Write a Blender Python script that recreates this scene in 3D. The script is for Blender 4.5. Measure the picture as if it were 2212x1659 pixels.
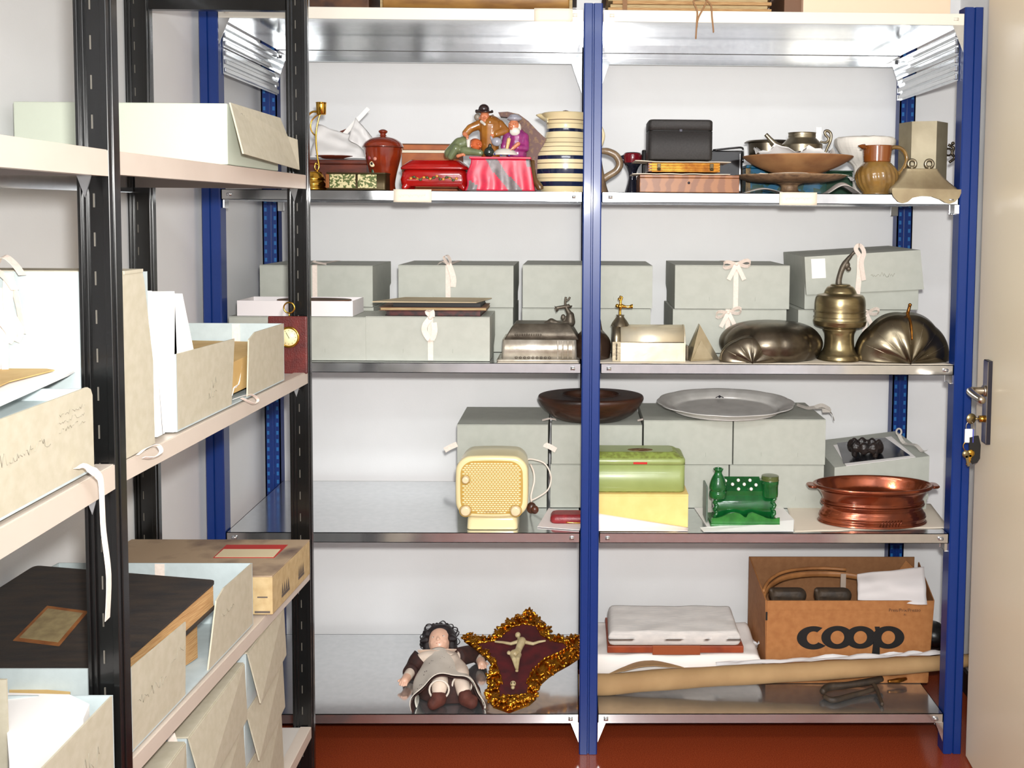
import bpy, bmesh, math, random
from mathutils import Vector, Matrix, Euler, noise
PI = math.pi
W_, H_ = 2212, 1659
for o in list(bpy.data.objects): bpy.data.objects.remove(o)
scn = bpy.context.scene
COL = scn.collection
random.seed(7)
# ---------------------------------------------------------------- camera (fitted to the photograph)
F_PX = 2057.17
CAM = Vector((0.9547, -2.517, 1.467))
PPX, PPY = 1106 + 167.57, 829.5 - 242.45
_y, _p, _r = 0.0159, 0.0581, 0.0073
FWD = Vector((math.sin(_y)*math.cos(_p), math.cos(_y)*math.cos(_p), -math.sin(_p)))
_rt = Vector((math.cos(_y), -math.sin(_y), 0)); _up = _rt.cross(FWD)
RT = _rt*math.cos(_r) + _up*math.sin(_r); UP = -_rt*math.sin(_r) + _up*math.cos(_r)
cd = bpy.data.cameras.new('camera'); cam = bpy.data.objects.new('camera', cd); COL.objects.link(cam)
cd.sensor_fit = 'HORIZONTAL'; cd.sensor_width = 36.0; cd.lens = F_PX/W_*36.0
cd.shift_x = -(PPX - W_/2)/W_; cd.shift_y = (PPY - H_/2)/W_
cd.clip_start = 0.02
m = Matrix.Identity(4)
for i in range(3): m[i][0], m[i][1], m[i][2], m[i][3] = RT[i], UP[i], -FWD[i], CAM[i]
cam.matrix_world = m
scn.camera = cam
# ---------------------------------------------------------------- world, lights, exposure
wd = bpy.data.worlds.new('world'); scn.world = wd; wd.use_nodes = True
wd.node_tree.nodes['Background'].inputs[0].default_value = (0.9, 0.93, 1.0, 1)
wd.node_tree.nodes['Background'].inputs[1].default_value = 0.25
def area_light(name, loc, target, size, size_y, power, color):
    l = bpy.data.lights.new(name, 'AREA'); l.shape = 'RECTANGLE'; l.size = size; l.size_y = size_y
    l.energy = power; l.color = color
    o = bpy.data.objects.new(name, l); COL.objects.link(o); o.location = loc
    d = Vector(target) - Vector(loc); o.rotation_euler = d.to_track_quat('-Z', 'Y').to_euler(); return o
# the camera's own flash, just above its lens
fl = bpy.data.lights.new('camera_flash', 'SPOT'); fl.energy = 170; fl.shadow_soft_size = .03; fl.spot_size = math.radians(104); fl.spot_blend = 1.0; fl.color = (1.0, .985, .95)
fo_ = bpy.data.objects.new('camera_flash', fl); COL.objects.link(fo_); fo_.location = (0.985, -2.50, 1.56)
fo_.rotation_euler = (Vector((1.08, .5, 1.02))-fo_.location).to_track_quat('-Z', 'Y').to_euler()
# added ambient fill, shaped as unseen fluorescent ceiling lights over and behind the photographer
area_light('ceiling_fill', (1.05, -2.55, 2.70), (1.05, -2.55, 0), 1.5, 0.35, 30.0, (0.94, 0.97, 1.0))
area_light('ceiling_fill', (1.05, -3.75, 2.70), (1.05, -3.75, 0), 1.5, 0.35, 26.0, (0.94, 0.97, 1.0))
vs = scn.view_settings
vs.view_transform = 'Standard'; vs.look = 'None'; vs.exposure = 0.42; vs.gamma = 1.0; vs.use_curve_mapping = False
# ---------------------------------------------------------------- pixel helpers
def ray(px, py): return FWD + RT*((px-PPX)/F_PX) - UP*((py-PPY)/F_PX)
def P(px, py, Y):
    d = ray(px, py); return CAM + d*((Y-CAM.y)/d.y)
def G(px, py, Z):
    d = ray(px, py); return CAM + d*((Z-CAM.z)/d.z)
def PX(px, py, X):
    d = ray(px, py); return CAM + d*((X-CAM.x)/d.x)
# ---------------------------------------------------------------- materials
def srgb(c):
    return tuple(((v/255)/12.92 if v/255 <= .04045 else ((v/255+.055)/1.055)**2.4) for v in c)
MATS = {}
def mat(name, rgb, rough=0.6, metal=0.0, rgb2=None, scale=20, bump=0.0, bscale=60, spec=0.5, coat=0.0, detail=4, stretch=None, lo=.35, hi=.65, tex='noise'):
    if name in MATS: return MATS[name]
    m = bpy.data.materials.new(name); m.use_nodes = True; nt = m.node_tree; b = nt.nodes['Principled BSDF']
    c = srgb(rgb)
    b.inputs['Base Color'].default_value = (*c, 1); b.inputs['Roughness'].default_value = rough
    b.inputs['Metallic'].default_value = metal; b.inputs['Specular IOR Level'].default_value = spec
    if coat: b.inputs['Coat Weight'].default_value = coat; b.inputs['Coat Roughness'].default_value = 0.08
    tc = nt.nodes.new('ShaderNodeTexCoord'); mp = nt.nodes.new('ShaderNodeMapping')
    nt.links.new(tc.outputs['Object'], mp.inputs[0])
    if stretch: mp.inputs['Scale'].default_value = stretch
    if rgb2 is not None:
        if tex == 'voronoi':
            n = nt.nodes.new('ShaderNodeTexVoronoi'); n.inputs['Scale'].default_value = scale; out = n.outputs['Color']
            sp = nt.nodes.new('ShaderNodeSeparateColor'); nt.links.new(out, sp.inputs[0]); out = sp.outputs[0]
        elif tex == 'wave':
            n = nt.nodes.new('ShaderNodeTexWave'); n.inputs['Scale'].default_value = scale; n.inputs['Distortion'].default_value = 6; n.inputs['Detail'].default_value = detail; out = n.outputs['Fac']
        else:
            n = nt.nodes.new('ShaderNodeTexNoise'); n.inputs['Scale'].default_value = scale; n.inputs['Detail'].default_value = detail; out = n.outputs['Fac']
        nt.links.new(mp.outputs[0], n.inputs['Vector'])
        r = nt.nodes.new('ShaderNodeValToRGB'); r.color_ramp.elements[0].position = lo; r.color_ramp.elements[1].position = hi
        r.color_ramp.elements[0].color = (*c, 1); r.color_ramp.elements[1].color = (*srgb(rgb2), 1)
        nt.links.new(out, r.inputs[0]); nt.links.new(r.outputs[0], b.inputs['Base Color'])
    if bump:
        n2 = nt.nodes.new('ShaderNodeTexNoise'); n2.inputs['Scale'].default_value = bscale; n2.inputs['Detail'].default_value = 4
        nt.links.new(mp.outputs[0], n2.inputs['Vector'])
        bp = nt.nodes.new('ShaderNodeBump'); bp.inputs['Strength'].default_value = bump; bp.inputs['Distance'].default_value = 0.004
        nt.links.new(n2.outputs['Fac'], bp.inputs['Height']); nt.links.new(bp.outputs[0], b.inputs['Normal'])
    MATS[name] = m; return m
def spline(pts, rs, sub):
    out, ro = [], []; n = len(pts)
    for i in range(n-1):
        p0, p1, p2, p3 = pts[max(i-1,0)], pts[i], pts[i+1], pts[min(i+2,n-1)]
        for k in range(sub):
            t = k/sub; out.append(.5*((2*p1)+(p2-p0)*t+(2*p0-5*p1+4*p2-p3)*t*t+(3*p1-p0-3*p2+p3)*t**3)); ro.append(rs[i]+(rs[i+1]-rs[i])*t)
    return out+[pts[-1]], ro+[rs[-1]]
# ---------------------------------------------------------------- mesh collector
class MB:
    def __init__(s): s.v = []; s.f = []; s.sm = []; s.mi = []
    def add(s, vs, fs, smooth=False, mi=0, M=None):
        n = len(s.v)
        s.v += [(M @ Vector(v)) if M else Vector(v) for v in vs]
        for f in fs: s.f.append(tuple(i+n for i in f)); s.sm.append(smooth); s.mi.append(mi)
        return s
    def box(s, x0, x1, y0, y1, z0, z1, bev=0.0, M=None, mi=0, seg=2):
        if bev <= 0:
            vs = [(x0,y0,z0),(x1,y0,z0),(x1,y1,z0),(x0,y1,z0),(x0,y0,z1),(x1,y0,z1),(x1,y1,z1),(x0,y1,z1)]
            return s.add(vs, [(0,3,2,1),(4,5,6,7),(0,1,5,4),(1,2,6,5),(2,3,7,6),(3,0,4,7)], False, mi, M)
        bm = bmesh.new(); bmesh.ops.create_cube(bm, size=1)
        for v in bm.verts: v.co = Vector(((x0+x1)/2+v.co.x*(x1-x0), (y0+y1)/2+v.co.y*(y1-y0), (z0+z1)/2+v.co.z*(z1-z0)))
        bmesh.ops.bevel(bm, geom=bm.edges[:], offset=bev, segments=seg, affect='EDGES', profile=.5)
        s.from_bm(bm, True if seg > 2 else False, mi, M); bm.free(); return s
    def from_bm(s, bm, smooth=False, mi=0, M=None):
        bm.verts.index_update()
        return s.add([v.co.copy() for v in bm.verts], [tuple(v.index for v in f.verts) for f in bm.faces], smooth, mi, M)
    def hexa(s, b, t, mi=0, smooth=False):   # bottom quad points (ccw from above), top quad points
        return s.add(list(b)+list(t), [(3,2,1,0),(4,5,6,7),(0,1,5,4),(1,2,6,5),(2,3,7,6),(3,0,4,7)], smooth, mi)
    def lathe(s, prof, seg=48, sx=1, sy=1, M=None, mi=0, smooth=True, flute=None):
        vs = []; n = len(prof)
        for (r, z) in prof:
            for k in range(seg):
                a = 2*PI*k/seg; rr = r*(flute(a, r, z) if flute else 1)
                vs.append((rr*math.cos(a)*sx, rr*math.sin(a)*sy, z))
        fs = [(i*seg+k, i*seg+(k+1)%seg, (i+1)*seg+(k+1)%seg, (i+1)*seg+k) for i in range(n-1) for k in range(seg)]
        if prof[0][0] > 1e-6: fs.append(tuple(reversed(range(seg))))
        if prof[-1][0] > 1e-6: fs.append(tuple((n-1)*seg+k for k in range(seg)))
        return s.add(vs, fs, smooth, mi, M)
    def tube(s, pts, r, seg=10, M=None, mi=0, closed=False, flat=1.0, sm=True):
        pts = [Vector(p) for p in pts]; n = len(pts); rs = list(r) if isinstance(r, (list, tuple)) else [r]*n
        if sm and not closed and 3 <= n <= 12 and seg > 5:
            pts, rs = spline(pts, rs, 4); n = len(pts)
        vs = []; up = None
        for i, p in enumerate(pts):
            if closed: t = pts[(i+1) % n]-pts[i-1]
            else: t = (pts[min(i+1, n-1)]-pts[max(i-1, 0)])
            t.normalize()
            if up is None:
                up = t.orthogonal().normalized() if abs(t.z) > .9 else Vector((0,0,1))
            u = (up - t*up.dot(t))
            if u.length < 1e-5: u = t.orthogonal()
            u.normalize(); w = t.cross(u); up = u
            for k in range(seg):
                a = 2*PI*k/seg; vs.append(p+(u*math.cos(a)+w*math.sin(a)*flat)*rs[i])
        fs = [(i*seg+k, i*seg+(k+1)%seg, ((i+1)%n)*seg+(k+1)%seg, ((i+1)%n)*seg+k) for i in range(n if closed else n-1) for k in range(seg)]
        if not closed: fs += [tuple(reversed(range(seg))), tuple((n-1)*seg+k for k in range(seg))]
        return s.add(vs, fs, True, mi, M)
    def prism(s, poly, d, M=None, mi=0, smooth=False):  # poly in local XZ, extruded along +Y by d
        n = len(poly); vs = [(x, 0, z) for x, z in poly]+[(x, d, z) for x, z in poly]
        fs = [tuple(range(n)), tuple(reversed(range(n, 2*n)))]+[((i+1)%n, i, i+n, (i+1)%n+n) for i in range(n)]
        return s.add(vs, fs, smooth, mi, M)
    def ball(s, c, r, M=None, mi=0, u=16, v=10, R=None):
        if not isinstance(r, (list, tuple)): r = (r, r, r)
        vs = [(0,0,-1)]; fs = []
        for i in range(1, v):
            b = -PI/2+PI*i/v
            for k in range(u): a = 2*PI*k/u; vs.append((math.cos(a)*math.cos(b), math.sin(a)*math.cos(b), math.sin(b)))
        vs.append((0,0,1)); L = len(vs)-1
        for k in range(u): fs.append((0, 1+(k+1)%u, 1+k)); fs.append((L, 1+(v-2)*u+k, 1+(v-2)*u+(k+1)%u))
        for i in range(v-2):
            for k in range(u): fs.append((1+i*u+k, 1+i*u+(k+1)%u, 1+(i+1)*u+(k+1)%u, 1+(i+1)*u+k))
        T = Matrix.Translation(Vector(c)) @ (R.to_4x4() if R is not None else Matrix.Identity(4)) @ Matrix.Diagonal((*r, 1))
        if M: T = M @ T
        return s.add(vs, fs, True, mi, T)
    def capsule(s, a, b, ra, rb, mi=0, M=None, n=8, seg=12):
        a, b = Vector(a), Vector(b); L = (b-a).length; d = (b-a)/max(L, 1e-6); pts = []; rs = []
        for i in range(n+1): t = PI/2*i/n; pts.append(a-d*ra*math.cos(t)); rs.append(max(ra*math.sin(t), 1e-4))
        for i in range(n+1): t = PI/2*i/n; pts.append(b+d*rb*math.sin(t)); rs.append(max(rb*math.cos(t), 1e-4))
        return s.tube(pts, rs, seg, M, mi, sm=False)
    def grid(s, f, nu, nv, th=0.0, mi=0, smooth=True):   # f(u,v)->Vector, optional thickness
        top = [Vector(f(i/nu, j/nv)) for j in range(nv+1) for i in range(nu+1)]
        q = lambda i, j: j*(nu+1)+i
        if th <= 0:
            return s.add(top, [(q(i,j), q(i+1,j), q(i+1,j+1), q(i,j+1)) for j in range(nv) for i in range(nu)], smooth, mi)
        N = len(top); bot = []
        for j in range(nv+1):
            for i in range(nu+1):
                a = top[q(min(i+1,nu),j)]-top[q(max(i-1,0),j)]; b = top[q(i,min(j+1,nv))]-top[q(i,max(j-1,0))]
                nn = a.cross(b); nn = nn.normalized() if nn.length > 1e-9 else Vector((0,0,1)); bot.append(top[q(i,j)]-nn*th)
        fs = [(q(i,j), q(i+1,j), q(i+1,j+1), q(i,j+1)) for j in range(nv) for i in range(nu)]
        fs += [(N+q(i,j+1), N+q(i+1,j+1), N+q(i+1,j), N+q(i,j)) for j in range(nv) for i in range(nu)]
        for i in range(nu): fs += [(q(i+1,0), q(i,0), N+q(i,0), N+q(i+1,0)), (q(i,nv), q(i+1,nv), N+q(i+1,nv), N+q(i,nv))]
        for j in range(nv): fs += [(q(0,j), q(0,j+1), N+q(0,j+1), N+q(0,j)), (q(nu,j+1), q(nu,j), N+q(nu,j), N+q(nu,j+1))]
        return s.add(top+bot, fs, smooth, mi)
    def strip(s, pts, width, wdir, th=0.0007, mi=0, M=None, sm=True):   # flat ribbon along pts
        pts = [Vector(p) for p in pts]
        if sm and 4 <= len(pts) <= 12 and not isinstance(wdir, list): pts, _ = spline(pts, [0]*len(pts), 4)
        n = len(pts)
        wds = wdir if isinstance(wdir, list) else [wdir]*n
        vs = []
        for i, p in enumerate(pts):
            t = (pts[min(i+1,n-1)]-pts[max(i-1,0)]).normalized(); w = Vector(wds[i]); w = (w-t*w.dot(t))
            w = w.normalized() if w.length > 1e-6 else t.orthogonal(); nn = t.cross(w)*th*.5; w = w*width*.5
            vs += [p-w+nn, p+w+nn, p+w-nn, p-w-nn]
        fs = [(4*i+k, 4*i+(k+1)%4, 4*i+4+(k+1)%4, 4*i+4+k) for i in range(n-1) for k in range(4)]
        fs += [(3,2,1,0), (4*n-4,4*n-3,4*n-2,4*n-1)]
        return s.add(vs, fs, False, mi, M)
    def poly(s, outline, M, mi=0, th=0.0006):            # thin flat shape in local XY with thickness in +Z
        n = len(outline); vs = [(x,y,0) for x,y in outline]+[(x,y,th) for x,y in outline]
        return s.add(vs, [tuple(reversed(range(n))), tuple(range(n,2*n))]+[(i,(i+1)%n,(i+1)%n+n,i+n) for i in range(n)], False, mi, M)
    def annulus(s, cx, cy, r0, r1, M, a0=0, a1=2*PI, seg=40, th=0.0006, mi=0, ex=1.0):
        vs = []; 
        for k in range(seg+1):
            a = a0+(a1-a0)*k/seg; c, d = math.cos(a), math.sin(a)
            for z in (0, th): vs += [(cx+c*r0*ex, cy+d*r0, z), (cx+c*r1*ex, cy+d*r1, z)]
        fs = []
        for k in range(seg):
            b = 4*k; fs += [(b, b+4, b+5, b+1), (b+2, b+3, b+7, b+6), (b+1, b+5, b+7, b+3), (b, b+2, b+6, b+4)]
        fs += [(0,1,3,2), (4*seg, 4*seg+2, 4*seg+3, 4*seg+1)]
        return s.add(vs, fs, False, mi, M)
TILTF = None
ROOT = {}   # thing -> its matrix
def build(name, mb, mats, parent=None, world=False, normals=True):
    if not isinstance(mats, (list, tuple)): mats = [mats]
    vs = mb.v
    if TILTF is not None: vs = [Vector((v.x, v.y, v.z+TILTF(v.y))) for v in vs]
    if parent is not None and world:
        r = parent
        while r.parent is not None: r = r.parent
        inv = ROOT[r.name].inverted() if r.name in ROOT else Matrix.Identity(4)
        vs = [inv @ v for v in vs]
    me = bpy.data.meshes.new(name); me.from_pydata([tuple(v) for v in vs], [], mb.f)
    for mm in mats: me.materials.append(mm)
    for p, sm, mi in zip(me.polygons, mb.sm, mb.mi): p.use_smooth = sm; p.material_index = mi
    if normals:
        bm = bmesh.new(); bm.from_mesh(me); bmesh.ops.recalc_face_normals(bm, faces=bm.faces[:]); bm.to_mesh(me); bm.free()
    me.update()
    o = bpy.data.objects.new(name, me); COL.objects.link(o)
    if parent is not None: o.parent = parent
    return o
def tag(o, label=None, cat=None, group=None, kind=None):
    if label: o['label'] = label
    if cat: o['category'] = cat
    if group: o['group'] = group
    if kind: o['kind'] = kind
    return o
def thing(name, label, cat, loc=(0,0,0), rotz=0.0, group=None, rot=None):
    o = bpy.data.objects.new(name, None); COL.objects.link(o); o.empty_display_size = .05
    o.location = loc; o.rotation_euler = rot if rot else (0, 0, rotz)
    tag(o, label, cat, group)
    ROOT[o.name] = Matrix.Translation(Vector(loc)) @ Euler(o.rotation_euler).to_matrix().to_4x4()
    return o
def single(name, mb, mats, label, cat, group=None):
    """a thing that is one mesh: mesh is built in world coordinates, origin moved to its base"""
    xs = [v.x for v in mb.v]; ys = [v.y for v in mb.v]; zs = [v.z for v in mb.v]
    c = Vector(((min(xs)+max(xs))/2, (min(ys)+max(ys))/2, min(zs)))
    mb.v = [v-c for v in mb.v]
    o = build(name, mb, mats); o.location = c; ROOT[o.name] = Matrix.Translation(c); tag(o, label, cat, group); return o
def remesh(o, vox=0.003, smooth=2):
    r = o.modifiers.new('r', 'REMESH'); r.mode = 'VOXEL'; r.voxel_size = vox; r.use_smooth_shade = True
    if smooth:
        s = o.modifiers.new('s', 'SMOOTH'); s.iterations = smooth; s.factor = .5
    return o
def struct(name, mb, m): o = build(name, mb, m); o['kind'] = 'structure'; return o
def rotM(loc, rx=0, ry=0, rz=0): return Matrix.Translation(Vector(loc)) @ Euler((rx, ry, rz)).to_matrix().to_4x4()
def text_mb(txt, size, M, th=0.0004, mi=0, shear=0.0, mb=None):
    cu = bpy.data.curves.new('t', 'FONT'); cu.body = txt; cu.size = size; cu.shear = shear; cu.resolution_u = 3
    o = bpy.data.objects.new('t', cu); COL.objects.link(o)
    dg = bpy.context.evaluated_depsgraph_get(); dg.update()
    me = bpy.data.meshes.new_from_object(o.evaluated_get(dg))
    mb = mb or MB()
    mb.add([v.co + Vector((0,0,th)) for v in me.vertices], [tuple(p.vertices) for p in me.polygons], False, mi, M)
    bpy.data.objects.remove(o); bpy.data.curves.remove(cu); bpy.data.meshes.remove(me); return mb
# ================================================================ materials used widely
M_wall = mat('wall_paint', (240,240,240), .6, rgb2=(237,237,237), scale=6, bump=.05, bscale=250, spec=.35)
M_floor = mat('linoleum', (150,68,36), .2, rgb2=(112,40,22), scale=420, spec=.5, detail=6)
M_ceil = mat('ceiling_paint', (225,225,222), .9)
M_base = mat('baseboard', (38,26,24), .5)
M_blue = mat('blue_enamel', (12,46,114), .36, spec=.4, coat=.12)
M_hole = mat('post_hole', (30,104,168), .5)
M_galv = mat('galvanised_steel', (222,224,226), .13, metal=.92, rgb2=(214,217,219), scale=55, detail=8)
M_black = mat('black_enamel', (14,14,14), .25, spec=.5, coat=.2)
M_slot = mat('slot_metal', (96,92,84), .4)
M_cream = mat('cream_enamel', (206,192,178), .35, rgb2=(200,186,172), scale=8)
M_door = mat('door_paint', (246,234,206), .4, spec=.4)
M_dark = mat('dark_metal', (40,38,48), .4, metal=.4)
M_steel = mat('brushed_steel', (190,180,165), .28, metal=1)
M_label = mat('label_card', (238,226,205), .7)
ZS = [2.004, 1.5315, 1.0752, 0.615, 0.1128]
YB = 0.51
# ================================================================ room
XL = P(566, 450, .55).x; YW = 0.55; XR = P(2060, 500, .55).x; YF = -4.2; ZC = 2.75
struct('floor', MB().box(XL-.1, XR+.1, YF-.1, YW+.1, -.1, 0), M_floor)
struct('ceiling', MB().box(XL-.1, XR+.1, YF-.1, YW+.1, ZC, ZC+.1), M_ceil)
struct('wall_back', MB().box(XL-.1, XR+.1, YW, YW+.1, 0, ZC), M_wall)
struct('wall_left', MB().box(XL-.1, XL, YF, YW, 0, ZC), M_wall)
struct('wall_right', MB().box(XR, XR+.1, YF, YW, 0, ZC), M_wall)
struct('wall_front', MB().box(XL-.1, XR+.1, YF-.1, YF, 0, ZC), M_wall)
struct('baseboard_back', MB().box(XL, XR, YW-.012, YW, 0, .07, .002), M_base)
struct('baseboard_right', MB().box(XR-.012, XR, -.55, YW-.012, 0, .07, .002), M_base)
struct('baseboard_left', MB().box(XL, XL+.012, YF, YW-.012, 0, .07, .002), M_base)
# ================================================================ blue shelving unit
unit = thing('shelving_unit', 'blue and galvanised steel shelving unit of two bays against the back wall', 'shelving', (1.0, .25, 0))
ZT = 2.022
def post_profile(front):
    # closed channel with a groove down the outer face; outer face towards -Y
    w, g, d = .0245, .0035, .042
    return [(-w, 0.003), (-w+.003, 0), (-g, 0), (-g*.5, .005), (g*.5, .005), (g, 0), (w-.003, 0), (w, .003), (w, d), (w-.004, d), (w-.004, .006), (-w+.004, .006), (-w+.004, d), (-w, d)]
def make_post(x, y, front, holes):
    mb = MB(); pr = post_profile(front)
    n = len(pr); s = 1 if front else -1
    vs = [(x+a, y+s*b, 0.001) for a, b in pr]+[(x+a, y+s*b, ZT) for a, b in pr]
    mb.add(vs, [tuple(range(n)), tuple(reversed(range(n, 2*n)))]+[(i, (i+1)%n, (i+1)%n+n, i+n) for i in range(n)])
    if not front:
        # rear uprights show the perforated inner flanges: two plates, a ridge and a column of punched slots on each
        yy = y-.042
        mb.box(x-.0245, x-.004, yy, yy+.003, .001, ZT); mb.box(x+.004, x+.0245, yy, yy+.003, .001, ZT)
        mb.box(x-.004, x+.004, yy-.003, yy+.002, .001, ZT, .001)
        z = .06
        while z < ZT-.03:
            for sx in (-.0145, .0145): mb.box(x+sx-.0035, x+sx+.0035, yy-.0006, yy+.001, z, z+.012, mi=1)
            z += .0262
    o = build('upright', mb, [M_blue, M_hole], unit, world=True); return o
for x in (0, 1, 2): make_post(x, 0, True, False)
for x in (0, 1, 2): make_post(x, YB+.02, False, True)
SH = []
def make_shelf(x0, x1, z, i):
    mb = MB(); t = .0015; h = .027; y0, y1 = .004, YB-.01
    mb.box(x0, x1, y0, y1, z-t, z)
    for (a, b) in ((y0, y0+.002), (y1-.002, y1)): mb.box(x0, x1, a, b, z-h, z)
    mb.box(x0, x1, y0, y0+.014, z-h, z-h+.0015); mb.box(x0, x1, y1-.014, y1, z-h, z-h+.0015)
    for (a, b) in ((x0, x0+.002), (x1-.002, x1)): mb.box(a, b, y0, y1, z-h, z)
    o = build('shelf', mb, M_galv, unit, world=True); SH.append(o)
    if i in (0,):
        o.data.materials.clear(); o.data.materials.append(M_galv)
    return o
M_rim = mat('beam_rim', (232,226,212), .4)
for i, z in enumerate(ZS):
    for b in (0, 1):
        x0, x1 = b+.0262, b+1-.0262
        o = make_shelf(x0, x1, z, i)
        if i == 0:
            build('front_rim', MB().box(x0, x1, .0015, .004, z-.029, z+.001, .0008), M_rim, o, world=True)
        for sx in (x0+.022, x1-.022):   # oval embossed studs near the ends of the front edge
            mb = MB(); mb.tube([(sx-.006, .0022, z-.0135), (sx+.006, .0022, z-.0135)], .0045, 10)
            build('stud', mb, M_galv if i else M_rim, o, world=True)
# gusset plates at the corners of top and bottom shelves, and brace rails at the sides and the rear of the top shelf
def gusset(x, y, sx, z, hh=.055, w=.022, dn=True):
    mb = MB(); s = -1 if dn else 1
    mb.prism([(0, 0), (sx*w, 0), (0, s*hh)], .0015, Matrix.Translation((x, y, z))); return mb
for b in (0, 1):
    for (x, sx) in ((b+.0262, 1), (b+1-.0262, -1)):
        build('gusset', gusset(x, .0035, sx, ZS[4]-.024), M_galv, unit, world=True)
        build('gusset', gusset(x, .0035, sx, ZS[0]-.027, .07, .03), M_galv, unit, world=True)
        build('gusset', gusset(x, YB-.045, sx, ZS[0]-.058, .10, .035), M_galv, unit, world=True)
for b in (0, 1):
    x0, x1 = b+.0262, b+1-.0262
    z = ZS[0]-.0285
    mb = MB().box(x0, x1, YB-.014, YB-.011, z-.034, z).box(x0, x1, YB-.024, YB-.014, z-.034, z-.032).box(x0, x1, YB-.018, YB-.011, z-.014, z-.011)
    build('brace_rail', mb, M_galv, unit, world=True)
for (x, s) in ((0.0262, 1), (2-.0262, -1)):
    for (za, zb) in ((1.905, 1.968), (1.835, 1.90)):
        mb = MB().box(x, x+s*.003, .03, YB-.03, za, zb)
        for k in (.16, .5, .84): zz = za+(zb-za)*k; mb.box(x+s*.003, x+s*.009, .03, YB-.03, zz-.006, zz+.006, .002)
        build('brace_rail', mb, M_galv, unit, world=True)
    for zz in ZS[1:]:
        build('side_clip', MB().box(x, x+s*.006, .01, .045, zz-.05, zz-.026, .002), M_galv, unit, world=True)
        build('side_clip', MB().box(x, x+s*.02, YB-.03, YB-.026, zz-.055, zz-.026, .001), M_galv, unit, world=True)
for i, (a, b, z) in enumerate(((1154, 1237, 0), (850, 932, 1), (1684, 1765, 1))):
    y = .0005 if z == 0 else .003
    pa, pb = P(a, 415 if z else 30, y), P(b, 415 if z else 30, y)
    zz = ZS[z]
    lb = MB().grid(lambda u, v: Vector((pa.x+(pb.x-pa.x)*u, y-.0012-.001*math.sin(u*PI), zz-.031+.034*v)), 6, 4, .0004)
    ink = MB()
    for k in range(9):
        xx = pa.x+.015+k*.008; ink.tube([(xx, y-.0028, zz-.012), (xx+.003, y-.0028, zz-.018+.003*(k%3)), (xx+.006, y-.0028, zz-.011)], .00035, 4)
    if z: lb.add(ink.v, ink.f, False, 1)
    L = build('label', lb, [M_label, mat('pencil_pink', (214,186,172), .8)], SH[0 if z == 0 else (2 if i == 1 else 3)], world=True)
    L['label'] = ('blank cream paper label', 'cream paper label with faint pencil words', 'cream paper label with faint pencil words')[i]
# ================================================================ black shelving unit along the left wall
XF = P(668, 500, -.36).x                     # its aisle face
def Q(px, py, dx=0.0): return PX(px, py, XF+dx)
YP1, YP2, YP0 = Q(244, 600).y, -.372, -2.16
lshelf = thing('shelving_unit', 'black shelving unit with cream shelf edges along the left wall', 'shelving', ((XL+XF)/2, -1.0, 0))
def bpost(x0, x1, y0, name='upright', ztop=2.25):
    mb = MB(); d = .031
    mb.box(x0, x1-.009, y0+.004, y0+.012, 0.001, ztop); mb.box(x0-.004, x0, y0+.006, y0+.02, .001, ztop, .0008)            # web with slots
    mb.box(x0, x0+.004, y0, y0+d, .001, ztop, .0008); mb.box(x0+.009, x0+.0115, y0, y0+.006, .001, ztop, .0008)
    mb.box(x1-.011, x1-.002, y0, y0+d, .001, ztop, .001); mb.box(x1-.004, x1, y0+.010, y0+.022, .001, ztop, .001)
    z = .06; xm = x0+.019
    while z < ztop-.05:
        mb.box(xm-.0009, xm+.0009, y0+.003, y0+.005, z, z+.018, mi=1); z += .0505
    return build(name, mb, [M_black, M_slot], lshelf, world=True)
PW = .043
for y in (YP0, YP1, YP2):
    bpost(XF-PW, XF, y); bpost(XL+.004, XL+.004+.05, y)
def zline(a, b):
    A, B = Q(*a), Q(*b)
    return lambda y: A.z+(B.z-A.z)*(y-A.y)/(B.y-A.y)
ZTOP, ZMID, ZLOW = zline((267, 327), (653, 376.6)), zline((268, 1000), (656, 808)), zline((291, 1640), (658, 1243))
ZTOPN = ZTOP
ZMIDN = zline((30, 1128), (243, 1008))
M_under = mat('shelf_underside', (150,142,138), .5)
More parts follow.
